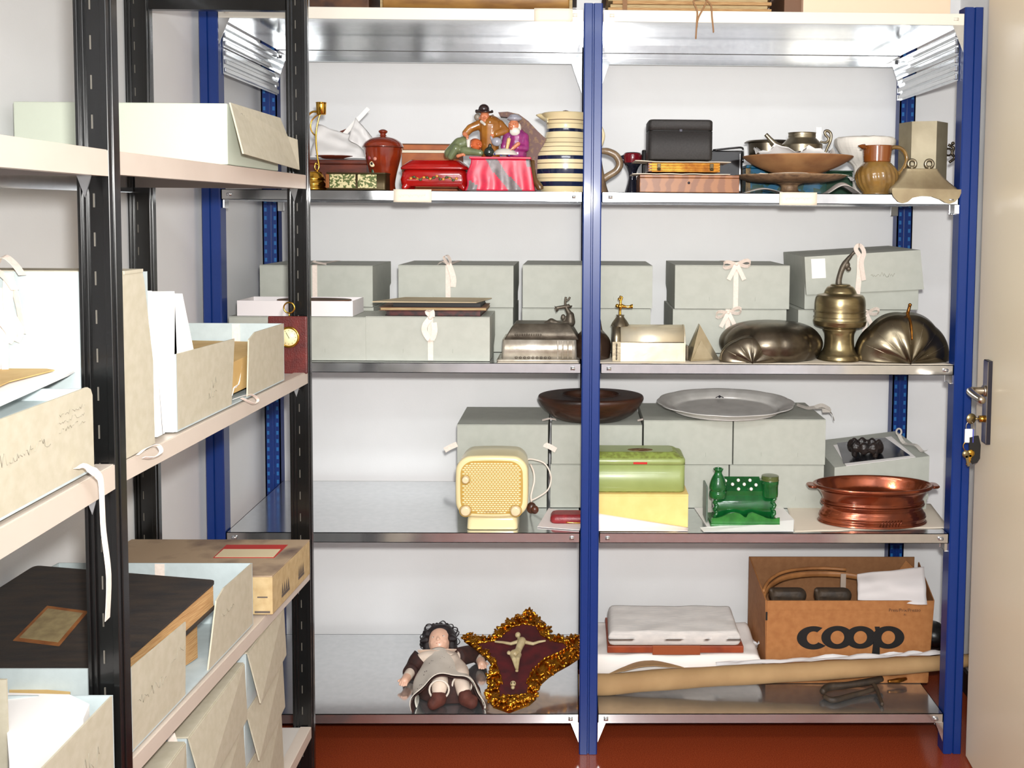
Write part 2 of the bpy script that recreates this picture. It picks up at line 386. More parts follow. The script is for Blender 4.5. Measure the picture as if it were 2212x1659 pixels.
def bshelf(y0, y1, zf, thick, ends=True):
    xa, xb = XL+.012, XF-.003
    z0, z1 = zf(y0), zf(y1)
    def slab(x0, x1, ya, yb, d0, d1):   # slab whose top follows the shelf line
        a, b = zf(ya), zf(yb)
        return [(x0,ya,a-d1),(x1,ya,a-d1),(x1,yb,b-d1),(x0,yb,b-d1)], [(x0,ya,a-d0),(x1,ya,a-d0),(x1,yb,b-d0),(x0,yb,b-d0)]
    mb = MB(); mb.hexa(*slab(xa+.01, xb-.0255, y0, y1, .002, .005)); pl = build('shelf', mb, mat('shelf_plate', (205,198,190), .35), lshelf, world=True)
    mb = MB(); mb.hexa(*slab(xb-.002, xb, y0, y1, .001, thick)); mb.hexa(*slab(xb-.025, xb-.002, y0, y1, 0, .0035)); mb.hexa(*slab(xb-.018, xb-.002, y0, y1, thick-.002, thick))
    build('front_beam', mb, M_cream, pl, world=True)
    mb = MB(); mb.hexa(*slab(xa, xa+.002, y0, y1, .001, thick+.012)); mb.hexa(*slab(xa, xa+.02, y0, y1, thick+.010, thick+.012))
    build('rear_beam', mb, M_galv, pl, world=True)
    for yy in (y0+.003, y1-.009):
        b = build('cross_tie', MB().hexa(*slab(xa+.012, xb-.03, yy, yy+.006, .006, thick)), M_under, pl, world=True)
    for yy in (y0+.02, y1-.021):   # small hooked brackets that hold the beam on the upright
        z = zf(yy)-thick
        build('bracket', MB().add([(xb-.03,yy,z),(xb-.012,yy,z),(xb-.02,yy,z-.028),(xb-.03,yy+.002,z),(xb-.012,yy+.002,z),(xb-.02,yy+.002,z-.028)],[(0,1,2),(5,4,3),(0,3,4,1),(1,4,5,2),(2,5,3,0)]), M_galv, pl, world=True)
    return pl
FY0, FY1 = YP1+.031, YP2
NY0, NY1 = YP0+.031, YP1
bshelf(FY0, FY1, ZTOP, .031); bshelf(FY0, FY1, ZMID, .027); bshelf(FY0, FY1, ZLOW, .026)
bshelf(FY0, FY1, lambda y: .285, .026); bshelf(FY0, FY1, lambda y: 2.02, .031)
ZA = ZTOP(NY1); bshelf(NY0, NY1, lambda y: ZA, .034); bshelf(NY0, NY1, lambda y: ZMIDN(y), .033); bshelf(NY0, NY1, lambda y: .71, .03)
bshelf(NY0, NY1, lambda y: 2.02, .031)
# tie bar across the top of the far frame
zt = P(480, 22, YP2+.01).z
build('cross_bar', MB().box(XL+.05, XF-PW, YP2+.006, YP2+.026, zt, zt+.045, .001), M_black, lshelf, world=True)
for y in (YP0, YP1, YP2):
    for z in (.12,):
        build('cross_bar', MB().box(XL+.05, XF-PW, y+.006, y+.026, z, z+.03, .001), M_black, lshelf, world=True)
# ---------------------------------------------------------------- archive-board material and ribbon
M_board = mat('archive_board', (176,181,168), .75, rgb2=(188,196,184), scale=90, bump=.03, bscale=300)
M_boardb = mat('archive_board_blue', (186,197,198), .7, rgb2=(180,191,192), scale=60, bump=.03, bscale=300)
M_boardt = mat('archive_board_tan', (190,182,162), .7, rgb2=(182,174,152), scale=70, bump=.03, bscale=300)
M_tape = mat('cotton_tape', (236,222,210), .85, rgb2=(228,212,200), scale=200)
M_paper = mat('white_paper', (244,240,236), .8, bump=.05, bscale=40)
M_pencil = mat('pencil_grey', (160,154,138), .8)
M_tan = mat('tan_paper', (206,172,112), .7, rgb2=(196,160,100), scale=30)
M_bedge = mat('board_cut_edge', (232,232,222), .7)
def bow_mb(mb, c, s, right, up, out, ang=0.0, tails=(1,1), drop=1.0):
    """a tied bow in the plane of right/up lifted along out"""
    c = Vector(c); R_, U_, O_ = Vector(right), Vector(up), Vector(out)
    for sgn in (-1, 1):
        pts = []
        for k in range(13):
            t = k/12*2*PI; r = math.sin(t/2)
            pts.append(c+R_*(sgn*s*1.1*r*(1-.15*math.cos(t)))+U_*(s*.38*math.sin(t)*r+sgn*ang*s*r)+O_*(.003+.006*r))
        mb.strip(pts, s*.42, O_*.6+U_*.8)
        tl = [c+O_*.004, c+R_*(sgn*s*.35)-U_*(s*.7*drop)+O_*.007, c+R_*(sgn*s*.75)-U_*(s*1.5*drop)+O_*.005]
        mb.strip(tl, s*.42, R_)
    mb.ball(c+O_*.004, s*.17)
    return mb
def scribble(mb, M, x, y, w, h, n, seed, r=.00028):
    rnd = random.Random(seed); pts = []
    for i in range(n):
        t = i/(n-1); pts.append(M @ Vector((x+w*t+rnd.uniform(-.4,.4)*w/n, y+h*rnd.choice([0,.15,.5,.55,1.0])*rnd.uniform(.7,1), .0006)))
        if rnd.random() < .12 and len(pts) > 3: mb.tube(pts, r, 4, sm=False); pts = []
    if len(pts) > 1: mb.tube(pts, r, 4)
def side_open_box(name, label, Y0, Y1, z0, z1, x0, x1, mA, notch=None, ribbon=None, pencil=None, cat='box', group=None):
    """tray of folded board; open on top; aisle panel may have a notch cut (in Y)"""
    t = thing(name, label, cat, ((x0+x1)/2, (Y0+Y1)/2, z0), group=group); th = .0025
    base = build('base', MB().box(x0, x1, Y0, Y1, z0, z0+th), mA, t, world=True)
    build('end_panel', MB().box(x0, x1, Y0, Y0+th, z0+th, z1), mA, t, world=True)
    fp = build('end_panel', MB().box(x0, x1, Y1-th, Y1, z0+th, z1), mA, t, world=True)
    build('wall_panel', MB().box(x0, x0+th, Y0+th, Y1-th, z0+th, z1), mA, t, world=True)
    if notch:
        a, b, c, d = notch     # top y, bottom y of near edge; bottom y, top y of far edge
        M = Matrix(((0,-1,0,x1),(1,0,0,0),(0,0,1,0),(0,0,0,1)))
        build('aisle_panel', MB().prism([(Y0+th,z0+th),(b,z0+th),(a,z1-.002),(Y0+th,z1)], th, M), M_boardt, t, world=True)
        build('aisle_panel', MB().prism([(c,z0+th),(Y1-th,z0+th),(Y1-th,z1),(d+.035,z1-.001),(d,z1-.012)], th, M), M_boardt, t, world=True)
    else:
        build('aisle_panel', MB().box(x1-th, x1, Y0+th, Y1-th, z0+th, z1), M_boardt, t, world=True)
    if ribbon:
        xr, w = ribbon
        build('ribbon', MB().box(xr-w/2, xr+w/2, Y1-th-.0012, Y1-th-.0002, z0+.02, z1-.001), M_tape, fp, world=True)
    if pencil:
        mb = MB(); M = Matrix(((0,0,1,x1),(1,0,0,0),(0,1,0,0),(0,0,0,1)))
        for (px, pz, w, h, n, sd) in pencil: scribble(mb, M, px, pz, w, h, n, sd)
        build('pencil_writing', mb, M_pencil, t, world=True)
    return t
# ---- lower shelf
zb = ZLOW(-1.0)
A, B = Q(282, 1466, -.008), Q(545, 1212, -.008)
zt = (A.z+B.z)/2+.006
TILTF = lambda y: ZLOW(y)-ZLOW(-1.0)
o1, o2, o3, o4 = Q(402, 1368, -.008).y, Q(400, 1470, -.008).y, Q(450, 1438, -.008).y, Q(468, 1308, -.008).y
lowbox = side_open_box('archive_box', 'open grey archive box holding the big dark ledger on the black unit', A.y, B.y, zb+.004, zt, XL+.03, XF-.008, M_boardb, (o1, o2, o3, o4), (P(347, 1250, B.y).x, .018),
    [(A.y+.02, zt-.065, .09, .016, 26, 3), (A.y+.13, zt-.045, .05, .014, 16, 4), (o4+.02, zt-.05, .06, .01, 14, 5)])
# dark ledger lying in it
TILTF = None
kFR = PX(468, 1253, XF-.016); kFL = G(75, 1221, kFR.z); kNR = G(215, 1474, .80)
kNL = kNR+(kFL-kFR); zk = (kFR.z+kNR.z)/2
led = thing('ledger_book', 'large worn black ledger with a brown pasted label, lying in the open grey box', 'book', ((kFR.x+kNL.x)/2, (kFR.y+kNL.y)/2, zk-.05))
def slabq(c, zt, zb, mbx=None, mi=0):
    mbx = mbx or MB(); return mbx.hexa([(p.x, p.y, zb) for p in c], [(p.x, p.y, zt) for p in c], mi)
cc = [kNL, kNR, kFR, kFL]; cen = sum(cc, Vector())/4
ins = [cen+(p-cen)*.975 for p in cc]
M_ledger = mat('worn_black_cloth', (42,40,40), .62, rgb2=(58,50,44), scale=14, bump=.15, bscale=120, stretch=(1,6,1))
M_pages = mat('old_pages', (194,158,108), .8, rgb2=(154,110,66), scale=30, stretch=(1,1,30))
def rounded(c, r=.012, n=4):
    out = []
    for i in range(4):
        p, a, b = c[i], c[i-1], c[(i+1) % 4]; da = (a-p).normalized()*r; db = (b-p).normalized()*r
        for k in range(n+1):
            t = k/n; out.append(p+da*(1-t)**2+db*t**2)
    return out
def plate(c, z0, z1): 
    mb = MB(); n = len(c); mb.add([(p.x, p.y, p.z+z0) for p in c]+[(p.x, p.y, p.z+z1) for p in c], [tuple(reversed(range(n))), tuple(range(n, 2*n))]+[(i,(i+1)%n,(i+1)%n+n,i+n) for i in range(n)]); return mb
build('cover', plate(rounded(cc), -.004, 0), M_ledger, led, world=True)
build('cover', plate(rounded(cc), -.048, -.044), M_ledger, led, world=True)
build('page_block', plate(ins, -.0438, -.0042), M_pages, led, world=True)
build('spine', MB().tube([kNL+Vector((0,0,-.024)), kFL+Vector((0,0,-.024))], .022, 12, flat=.3), M_ledger, led, world=True)
nrm = (kNR-kNL).cross(kFR-kNR).normalized()
def onp(px, py):
    d = ray(px, py); return CAM+d*((kNL-CAM).dot(nrm)/d.dot(nrm))
lq = [onp(28, 1384), onp(128, 1396), onp(191, 1321), onp(102, 1309)]; lc = sum(lq, Vector())/4
lb = build('pasted_label', plate(lq, 0, .0006), mat('label_border', (150,96,50), .7, rgb2=(120,70,34), scale=40), led, world=True)
build('label_face', plate([lc+(p-lc)*.84 for p in lq], .0007, .0012), mat('label_brown', (150,134,96), .75, rgb2=(128,112,80), scale=60), lb, world=True)
# loose papers the ledger leans on
pp = [Vector((p.x, p.y, 0)) for p in (cen+(q-cen)*.86 for q in cc)]
pz = [ (q.z-.05) for q in cc]
mbp = MB().hexa([(p.x, p.y, ZLOW(p.y)+.009) for p in pp], [(p.x, p.y, z-.002) for p, z in zip(pp, pz)])
single('paper_stack', mbp, mat('old_pages', (206,160,96)), 'stack of yellowed papers under the dark ledger in the grey box', 'papers')
TILTF = lambda y: ZLOW(y)-ZLOW(-.6)
# brown cardboard carton at the far end
c0, c1 = Q(588, 1241, .012), Q(669, 1162, .012)
cart = thing('carton', 'flat brown cardboard carton with a red and cream address sticker', 'box', ((XL+XF)/2, (c0.y+c1.y)/2, ZLOW(-.6)))
z0, z1 = ZLOW(-.6)+.004, (c0.z+c1.z)/2
M_card = mat('brown_cardboard', (196,172,128), .75, rgb2=(182,156,112), scale=60, bump=.05, bscale=300)
M_cardtop = mat('printed_cardboard', (176,152,124), .75, rgb2=(108,88,78), scale=9, detail=7, lo=.5, hi=.72)
build('body', MB().box(XL+.02, XF+.012, c0.y, c1.y, z0, z1-.003, .001), M_card, cart, world=True)
build('lid_flap', MB().box(XL+.02, XF+.012, c0.y, c1.y, z1-.0028, z1, .0005), M_cardtop, cart, world=True)
sq = [G(460, 1203, z1), G(592, 1203, z1), G(622, 1168, z1), G(489, 1168, z1)]; sc = sum(sq, Vector())/4
st = build('sticker', plate(sq, 0, .0005), mat('sticker_red', (190,52,44), .5), cart, world=True)
def lerp(a, b, t): return a+(b-a)*t
iq = [lerp(lerp(sq[0],sq[1],.02),lerp(sq[3],sq[2],.02),.05), lerp(lerp(sq[0],sq[1],.98),lerp(sq[3],sq[2],.98),.05), lerp(lerp(sq[0],sq[1],.96),lerp(sq[3],sq[2],.96),.64), lerp(lerp(sq[0],sq[1],.03),lerp(sq[3],sq[2],.03),.64)]
build('sticker_field', plate(iq, .0006, .001), mat('sticker_cream', (226,208,170), .6), st, world=True)
mk = MB()   # printed marks on the near and aisle faces
y_ = c0.y-.0006
a = P(556, 1298, c0.y); mk.box(a.x, a.x+.02, y_, y_+.0005, a.z, a.z+.0025); a = P(550, 1313, c0.y); mk.box(a.x, a.x+.03, y_, y_+.0005, z0+.003, z0+.007)
build('printed_mark', mk, mat('print_grey', (90,80,74), .8), cart, world=True)
for (ya, yb) in ((.22, .42), (.66, .82)):
    yy0, yy1 = lerp(c0.y, c1.y, ya), lerp(c0.y, c1.y, yb); zz = z0+.014; mk = MB()
    mk.box(XF+.012, XF+.0125, yy0, yy1, zz, zz+.006)
    for k in range(4): q = lerp(yy0, yy1, k/4); mk.add([(XF+.0125, q, zz+.007), (XF+.0125, q+(yy1-yy0)*.22, zz+.007), (XF+.0125, q+(yy1-yy0)*.1, zz+.03)], [(0,1,2)])
    build('printed_mark', mk, mat('print_grey', (90,80,74), .8), cart, world=True)
TILTF = None
# closed boxes stacked under the lower shelf, each with a lid flap that stands off
def flap_box(name, label, Y0, Y1, z0, z1, x0, x1, open_=.03, group=None, m2=None):
    t = thing(name, label, 'box', ((x0+x1)/2, (Y0+Y1)/2, z0), group=group)
    build('body', MB().box(x0, x1-.006, Y0+.001, Y1-.001, z0, z1-.003), M_boardb, t, world=True)
    build('lid', MB().box(x0, x1-.003, Y0, Y1, z1-.0028, z1, .0008), M_boardt, t, world=True)
    h = z1-z0
    vs = [(x1-.004, Y0, z1-.003), (x1-.004, Y1, z1-.003), (x1-.003+open_*.2, Y1, z0+.004), (x1-.004+open_, Y0+.02, z0+.004)]
    vs2 = [(x+.0025, y, z) for x, y, z in vs]
    build('lid_flap', MB().add(vs+vs2, [(0,1,2,3),(7,6,5,4),(0,4,5,1),(1,5,6,2),(2,6,7,3),(3,7,4,0)]), M_boardt, t, world=True)
    return t
# ---- boxes below the lower shelf
ZU = .287
def dpt(px): return PX(px, 1400, XF-.006).y
Ya, Yb, Yc, Yd = dpt(316), dpt(410), dpt(532), dpt(540)
Yf = dpt(618)
gp = 'closed archive boxes stacked under the lower shelf'
hh = .113
labs = {(0,0): 'topmost closed box of the far stack under the lower shelf', (0,1): 'middle closed box of the far stack under the lower shelf', (0,2): 'lowest closed box of the far stack under the lower shelf',
        (1,0): 'topmost closed box of the middle stack under the lower shelf', (1,1): 'middle closed box of the middle stack under the lower shelf', (1,2): 'lowest closed box of the middle stack under the lower shelf',
        (2,0): 'topmost closed box of the near stack under the lower shelf'}
for ci, (y0, y1) in enumerate(((Yd, Yf), (Yb, Yc), (Ya-.05, Yb-.012))):
    for k in range(3 if ci < 2 else 1):
        z1 = (.636 if ci else .645) - k*hh
        if z1-hh < ZU-.002: z0_ = ZU
        else: z0_ = z1-hh+.001
        if z1-z0_ < .04: continue
        t = flap_box('archive_box', labs[(ci, k)], y0, y1, z0_ if k < 2 and ci < 2 else ZU, z1, XL+.05, XF-.008-.004*k, .016, gp)
        if ci == 1 and k == 0:
            a = P(386, 1625, y0)
            build('ribbon', MB().strip([(a.x-.012, y0-.001, a.z+.03), (a.x, y0-.006, a.z), (a.x-.006, y0-.002, a.z-.045)], .014, (1,0,0)), M_tape, t, world=True)
# ---- near bay, lower shelf: tray with white papers
A, B = Q(68, 1652, -.01), Q(235, 1497, -.01)
TILTF = None
z1 = .833; z0 = .711
yN, yF = -1.52, YP1-.012
t = side_open_box('archive_box', 'open tan archive tray full of white papers in the bottom left corner', yN, yF, z0, z1, XL+.03, XF-.006, M_boardb, None, None,
    [(yF-.13, z1-.07, .09, .03, 24, 8)])
pq = [G(8, 1496, z1-.004), G(150, 1500, z1+.004), G(193, 1521, z1+.004), G(180, 1552, z1-.004), G(68, 1652, z1-.012), G(20, 1646, z1-.012)]
mb = MB(); n = len(pq); mb.add([tuple(p) for p in pq]+[(p.x, p.y, p.z-.05) for p in pq], [tuple(range(n)), tuple(reversed(range(n, 2*n)))]+[(i,(i+1)%n,(i+1)%n+n,i+n) for i in range(n)])
single('paper_stack', mb, M_paper, 'white papers lying in the open tray in the bottom left corner', 'papers')
pq = [G(20, 1483, z1-.02), G(152, 1494, z1-.02), G(150, 1502, z1-.02), G(20, 1500, z1-.02)]
single('folder', plate(pq, -.03, 0), M_tan, 'thin tan folder edge behind the white papers in the bottom left tray', 'folder')
M = Matrix.Translation(P(0, 1560, -1.55))
mb = MB(); q = P(16, 1466, -1.36); mb.box(q.x-.10, q.x, -1.363, -1.36, .715, q.z)
single('archive_board', mb, M_boardt, 'grey board standing upright at the left edge beside the bottom left tray', 'board')
# ---- mid shelf, near bay: box with handwriting, white sheet and tan envelope on it
A, B = Q(0, 880, -.006), Q(199, 813, -.006)
yF = YP1-.004-.02; yF = B.y; yN = A.y-.12
zb0 = ZMIDN((yN+yF)/2)+.006
TILTF = lambda y: ZMIDN(y)-ZMIDN((yN+yF)/2)
z1 = 1.249
t = thing('archive_box', 'open archive box with pencil handwriting on its front, left edge, middle shelf', 'box', ((XL+XF)/2, yF, zb0))
x0, x1 = XL+.03, XF-.006; th = .003
build('base', MB().box(x0, x1, yN, yF, zb0, zb0+th), M_boardb, t, world=True)
Mx = Matrix(((0,-1,0,x1),(1,0,0,0),(0,0,1,0),(0,0,0,1)))
build('aisle_panel', MB().prism([(yN, zb0+th), (yF, zb0+th), (yF, z1-.012), (yF-.004, z1-.004), (yF-.012, z1), (yN, z1)], th, Mx), M_boardt, t, world=True)
build('end_panel', MB().box(x0, x1-th, yF-th, yF, zb0+th, z1-.004), M_boardb, t, world=True)
build('wall_panel', MB().box(x0, x0+th, yN, yF-th, zb0+th, z1-.002), M_boardb, t, world=True)
build('inner_lid', MB().box(x0+th, x1-th-.002, yN, yF-th-.001, z1-.022, z1-.019), M_boardb, t, world=True)
mb = MB(); M = Matrix(((0,0,1,x1),(1,0,0,0),(0,1,0,0),(0,0,0,1)))
pts = [Q(4, 935, 0), Q(118, 893, 0)]
scribble(mb, M, pts[0].y, 1.198, pts[1].y-pts[0].y, .014, 40, 11); 
a, b = Q(135, 880, 0).y, Q(192, 868, 0).y
for k in range(3): scribble(mb, M, a, 1.226-.0095*k, b-a, .006, 22, 20+k)
build('pencil_writing', mb, M_pencil, t, world=True)
TILTF = None
zz = z1+.002
sh = [G(-60, 905, zz), G(148, 812, zz+.002), G(174, 797, zz+.004), G(60, 789, zz+.002), G(-60, 788, zz)]
mb = MB(); n = len(sh); mb.add([tuple(p) for p in sh]+[tuple(p+Vector((0,0,.003))) for p in sh], [tuple(reversed(range(n))), tuple(range(n,2*n))]+[(i,(i+1)%n,(i+1)%n+n,i+n) for i in range(n)])
single('paper_sheet', mb, M_paper, 'white sheet lying under a tan envelope on the box with handwriting', 'paper')
zz += .006
sh = [G(-60, 862, zz), G(20, 826, zz), G(118, 801, zz), G(20, 787, zz), G(-60, 784, zz)]
mb = MB(); n = len(sh); mb.add([tuple(p) for p in sh]+[tuple(p+Vector((0,0,.0015))) for p in sh], [tuple(reversed(range(n))), tuple(range(n,2*n))]+[(i,(i+1)%n,(i+1)%n+n,i+n) for i in range(n)])
single('envelope', mb, M_tan, 'tan envelope on the white sheet at the left edge', 'envelope')
# long white tape hanging from this box down over the black post
a, b, c, d, e = Q(165, 1012, .002), Q(200, 1018, .012), Q(218, 1040, .014), Q(224, 1150, .014), Q(232, 1338, .012)
mb = MB().strip([a, lerp(a,b,.5)+Vector((0,0,.004)), b, lerp(b,c,.5)+Vector((0,0,.003)), c, lerp(c,d,.5), d, lerp(d,e,.5)+Vector((.004,0,0)), e], .012, (0,1,0))
single('cotton_tape', mb, M_tape, 'long loose white tape hanging down in front of the near black post', 'tape')
# ---- mid shelf, far bay
TM = lambda y: ZMID(y)-ZMID(-1.1)
yA = Q(270, 980, -.004).y+.003; yT, yBm = Q(309, 578, -.004).y, Q(335, 965, -.004).y
zs = ZMID(-1.1)
z0, z1 = ZMID(yA)+.002, P(180, 587, yA).z
t = thing('archive_box', 'tall upright grey archive box with tied ribbons, behind the near black post', 'box', ((XL+XF)/2, (yA+yBm)/2, z0))
x0, x1 = XL+.02, XF-.004
Mx = Matrix(((0,-1,0,x1-.003),(1,0,0,0),(0,0,1,0),(0,0,0,1)))
build('body', MB().box(x0, x1-.004, yA+.003, yBm-.005, z0, z1-.004), M_boardb, t, world=True)
build('front_cover', MB().box(x0, x1-.003, yA, yA+.0027, z0, z1), M_boardb, t, world=True)
build('aisle_panel', MB().prism([(yA, z0), (yBm, z0), (yBm-.001, z0+.12), (yT+.004, z1-.02), (yT, z1-.008), (yT-.004, z1), (yA, z1)], -.003, Mx), M_boardt, t, world=True)
build('lid_edge', MB().box(x0, x1+.001, yA+.004, yT-.002, z1-.0035, z1+.001), M_boardt, t, world=True)
mb = MB(); 
for (px, py, s) in ((20, 590, 1.0), (4, 622, .8)):
    c = P(px, py, yA-.006)
    mb.strip([c+Vector((-.02,0,.0)), c+Vector((-.005,-.006,.022)), c+Vector((.008,-.004,.014)), c+Vector((.022,-.008,-.002))], .012, (0,1,.3))
    mb.strip([c, c+Vector((.001,-.006,-.02)), c+Vector((.006,-.012,-.05*s)), c+Vector((.014,-.006,-.075*s)), c+Vector((.006,-.002,-.09*s))], .012, (1,.2,0))
    mb.strip([c, c+Vector((.008,-.004,-.02)), c+Vector((.016,-.008,-.045*s)), c+Vector((.018,-.003,-.08*s))], .010, (1,-.4,0))
    mb.strip([c+Vector((-.006,0,-.05)), c+Vector((-.008,-.002,-.12)), c+Vector((-.006,-.002,-.18*s))], .008, (1,.4,0))
build('ribbon', mb, M_tape, t, world=True)
# ribbon loop on the beam beside it
c = Q(318, 968, .003)
mb = MB().strip([c+Vector((0,-.03,-.002)), c+Vector((.006,-.015,.004)), c+Vector((.012,.005,.003)), c+Vector((.014,.012,-.008)), c+Vector((.010,-.004,-.012)), c+Vector((.004,-.02,-.008))], .006, (1,0,.4))
single('cotton_tape', mb, M_tape, 'small loop of white tape on the beam at the foot of the tall box', 'tape')
# white folders leaning back
x1 = XF-.012
def qy(px, py): v = PX(px, py, x1); return (v.y, v.z)
zf_ = ZMID(qy(345, 935)[0])+.002
layers = [[(320,628),(328,628),(352,938),(340,944)], [(329,630),(377,629),(382,760),(356,936),(351,938)], [(378,634),(394,634),(421,768),(384,769)]]
Mx = Matrix(((0,-1,0,x1),(1,0,0,0),(0,0,1,0),(0,0,0,1)))
for i, pl in enumerate(layers):
    pr = [qy(*p) for p in pl]; pr = [(y, max(z, zf_)) for y, z in pr]
    if i == 2: pr = [pr[0], pr[1], pr[2], (pr[2][0]-.005, zf_), (pr[3][0]-.02, zf_)]
    mb = MB().prism(pr, .27-.02*i, Mx)
    single('paper_folder', mb, mat('bright_paper', (250,250,246), .7), ['narrow white folder standing against the tall upright box', 'thick white folder in the middle of the standing white folders', 'white folder leaning furthest towards the open box with flap'][i], 'folder', 'white folders standing on the middle shelf')
# open box with crumpled things inside
A, B = Q(380, 779, -.008), Q(613, 697, -.008)
y_a, y_b = A.y, B.y
zc = ZMID((y_a+y_b)/2)+.003
TILTF = lambda y: ZMID(y)-ZMID((y_a+y_b)/2)
o = [Q(507, 745, -.008).y, Q(500, 850, -.008).y, Q(535, 850, -.008).y, Q(538, 732, -.008).y]
midbox = side_open_box('archive_box', 'open grey archive box with a notched front, beside the barometer', y_a, y_b, zc, (A.z+B.z)/2+.004, XL+.03, XF-.008, M_boardb, o, (P(511, 720, y_b).x, .016),
    [(y_a+.12, zc+.03, .04, .02, 16, 31), (y_a+.13, zc+.045, .03, .02, 12, 32)])
TILTF = None
zz = ZMID(y_a)+.07
mb = MB().hexa([(XL+.05, y_a+.01, zc+.02), (XF-.02, y_a+.01, zc+.02), (XF-.02, y_b-.01, zc+.01), (XL+.05, y_b-.01, zc+.01)], [(XL+.05, y_a+.01, zz), (XF-.02, y_a+.01, zz-.005), (XF-.02, y_b-.01, zc+.075), (XL+.05, y_b-.01, zc+.08)])
single('folder', mb, M_tan, 'tan folders lying inside the open box beside the barometer', 'folder')
def crumple(c, sx, sy, sz, seed, n=14, tilt=0):
    rnd = Vector((seed*3.1, seed*1.7, seed)); c = Vector(c)
    def f(u, v):
        x, y = (u-.5)*2, (v-.5)*2
        h = noise.noise(Vector((u*3.2, v*3.2, 0))+rnd)+.5*noise.noise(Vector((u*8, v*8, 3))+rnd)
        return c+Vector((x*sx*(1+.12*noise.noise(Vector((v*3, 1, 0))+rnd)), y*sy*(1+.12*noise.noise(Vector((u*3, 5, 0))+rnd)), sz*(h+tilt*x)))
    return MB().grid(f, n, n, .0008, smooth=False)
c = Q(520, 805, -.02)
single('crumpled_tissue', crumple((c.x-.02, c.y, c.z-.015), .02, .05, .03, 5), M_paper, 'crumpled white tissue inside the notch of the open box', 'tissue paper')
c = Q(505, 862, .002)
mb = MB().strip([c, c+Vector((.006,.03,0)), c+Vector((.012,.06,-.004)), c+Vector((.014,.085,-.018)), c+Vector((.012,.07,-.022)), c+Vector((.008,.045,-.012)), c+Vector((.003,.03,-.004))], .005, (1,0,.3))
single('cotton_tape', mb, M_tape, 'loop of white tape hanging over the beam under the open notched box', 'tape')
# barometer on a dark red board
yq = YP2-.022
a, b, c2 = P(578, 683, yq), P(668, 683, yq), P(660, 808, yq)
t = thing('barometer', 'dark red leather board with a round brass dial and hanging ring', 'barometer', ((a.x+b.x)/2, yq, c2.z), rotz=0)
M_leather = mat('dark_red_leather', (96,28,22), .45, rgb2=(74,20,18), scale=40, bump=.2, bscale=300)
M_brass = mat('polished_brass', (226,176,74), .18, metal=1)
build('board', MB().box(a.x, c2.x+.004, yq, yq+.008, c2.z, a.z, .003), M_leather, t, world=True)
d = P(625, 728, yq)
Md = Matrix.Translation((d.x, yq, d.z)) @ Euler((PI/2,0,0)).to_matrix().to_4x4()
dl = build('dial', MB().lathe([(0,0),(.0195,0),(.0195,.004),(0,.0042)], 40, M=Md), mat('dial_cream', (236,226,176), .4), t, world=True)
build('bezel', MB().tube([(d.x+.0215*math.cos(k*PI/16), yq-.004, d.z+.0215*math.sin(k*PI/16)) for k in range(32)], .0026, 8, closed=True), M_brass, t, world=True)
for k in range(12):
    a_ = k*PI/6; build('tick_mark', MB().box(-.0004,.0004,-.0012,.0012,0,.0003, M=Matrix.Translation((d.x+.0155*math.sin(a_), yq-.0044, d.z+.0155*math.cos(a_))) @ Euler((PI/2,0,0)).to_matrix().to_4x4() @ Matrix.Rotation(-a_,4,'Z')), M_black, dl, world=True)
build('needle', MB().box(-.0005,.0005,-.003,.012,0,.0003, M=Matrix.Translation((d.x, yq-.0052, d.z)) @ Euler((PI/2,0,0)).to_matrix().to_4x4() @ Matrix.Rotation(.5,4,'Z')), M_black, dl, world=True)
r = P(624, 665, yq)
build('hanging_ring', MB().tube([(r.x+.012*math.cos(k*PI/12), yq+.002, r.z+.012*math.sin(k*PI/12)) for k in range(24)], .0018, 8, closed=True).tube([(r.x, yq+.002, r.z-.012), (r.x, yq+.004, a.z-.004)], .0016, 8), M_brass, t, world=True)
# ---- top shelf: large closed box with loose flap, and a flatter one behind
yA_, yB_ = Q(490, 220, -.006).y, Q(600, 250, -.006).y
z0 = ZTOP(yA_)+.001; z1 = 1.66
TILTF = lambda y: ZTOP(y)-ZTOP(yA_)
t = thing('archive_box', 'large pale archive box with a loose side flap on the top shelf', 'box', ((XL+XF)/2, yA_, z0))
xl = P(28, 230, yA_).x
build('body', MB().box(xl, XF-.006, yA_, yB_, z0, z1-.002, .002), mat('archive_board_pale', (192,198,182), .7, bump=.05, bscale=400), t, world=True)
x1 = XF-.005; f0 = Q(497, 224, -.003).y; f1 = Q(517, 338, .02).y; f2 = yB_
vs = [(x1, f0, z1), (x1+.001, f2, z1), (x1+.012, f2+.012, z1-.036), (x1+.02, Q(640,340,.015).y, z1-.04), (x1+.024, Q(640,375,.015).y, z0+.005), (x1+.03, f1, z0+.018)]
n = len(vs); vs2 = [(a+.003, b_, c_) for a, b_, c_ in vs]
build('side_flap', MB().add(vs+vs2, [tuple(range(n)), tuple(reversed(range(n,2*n)))]+[(i,(i+1)%n,(i+1)%n+n,i+n) for i in range(n)]), M_boardt, t, world=True)
mb = MB(); M = Matrix(((0,0,1,x1+.0065),(1,0,0,0),(0,1,0,0),(0,0,0,1)))
scribble(mb, M, f0+.03, z1-.02, .22, .009, 34, 41, .0003)
build('pencil_writing', mb, M_pencil, t, world=True)
TILTF = None
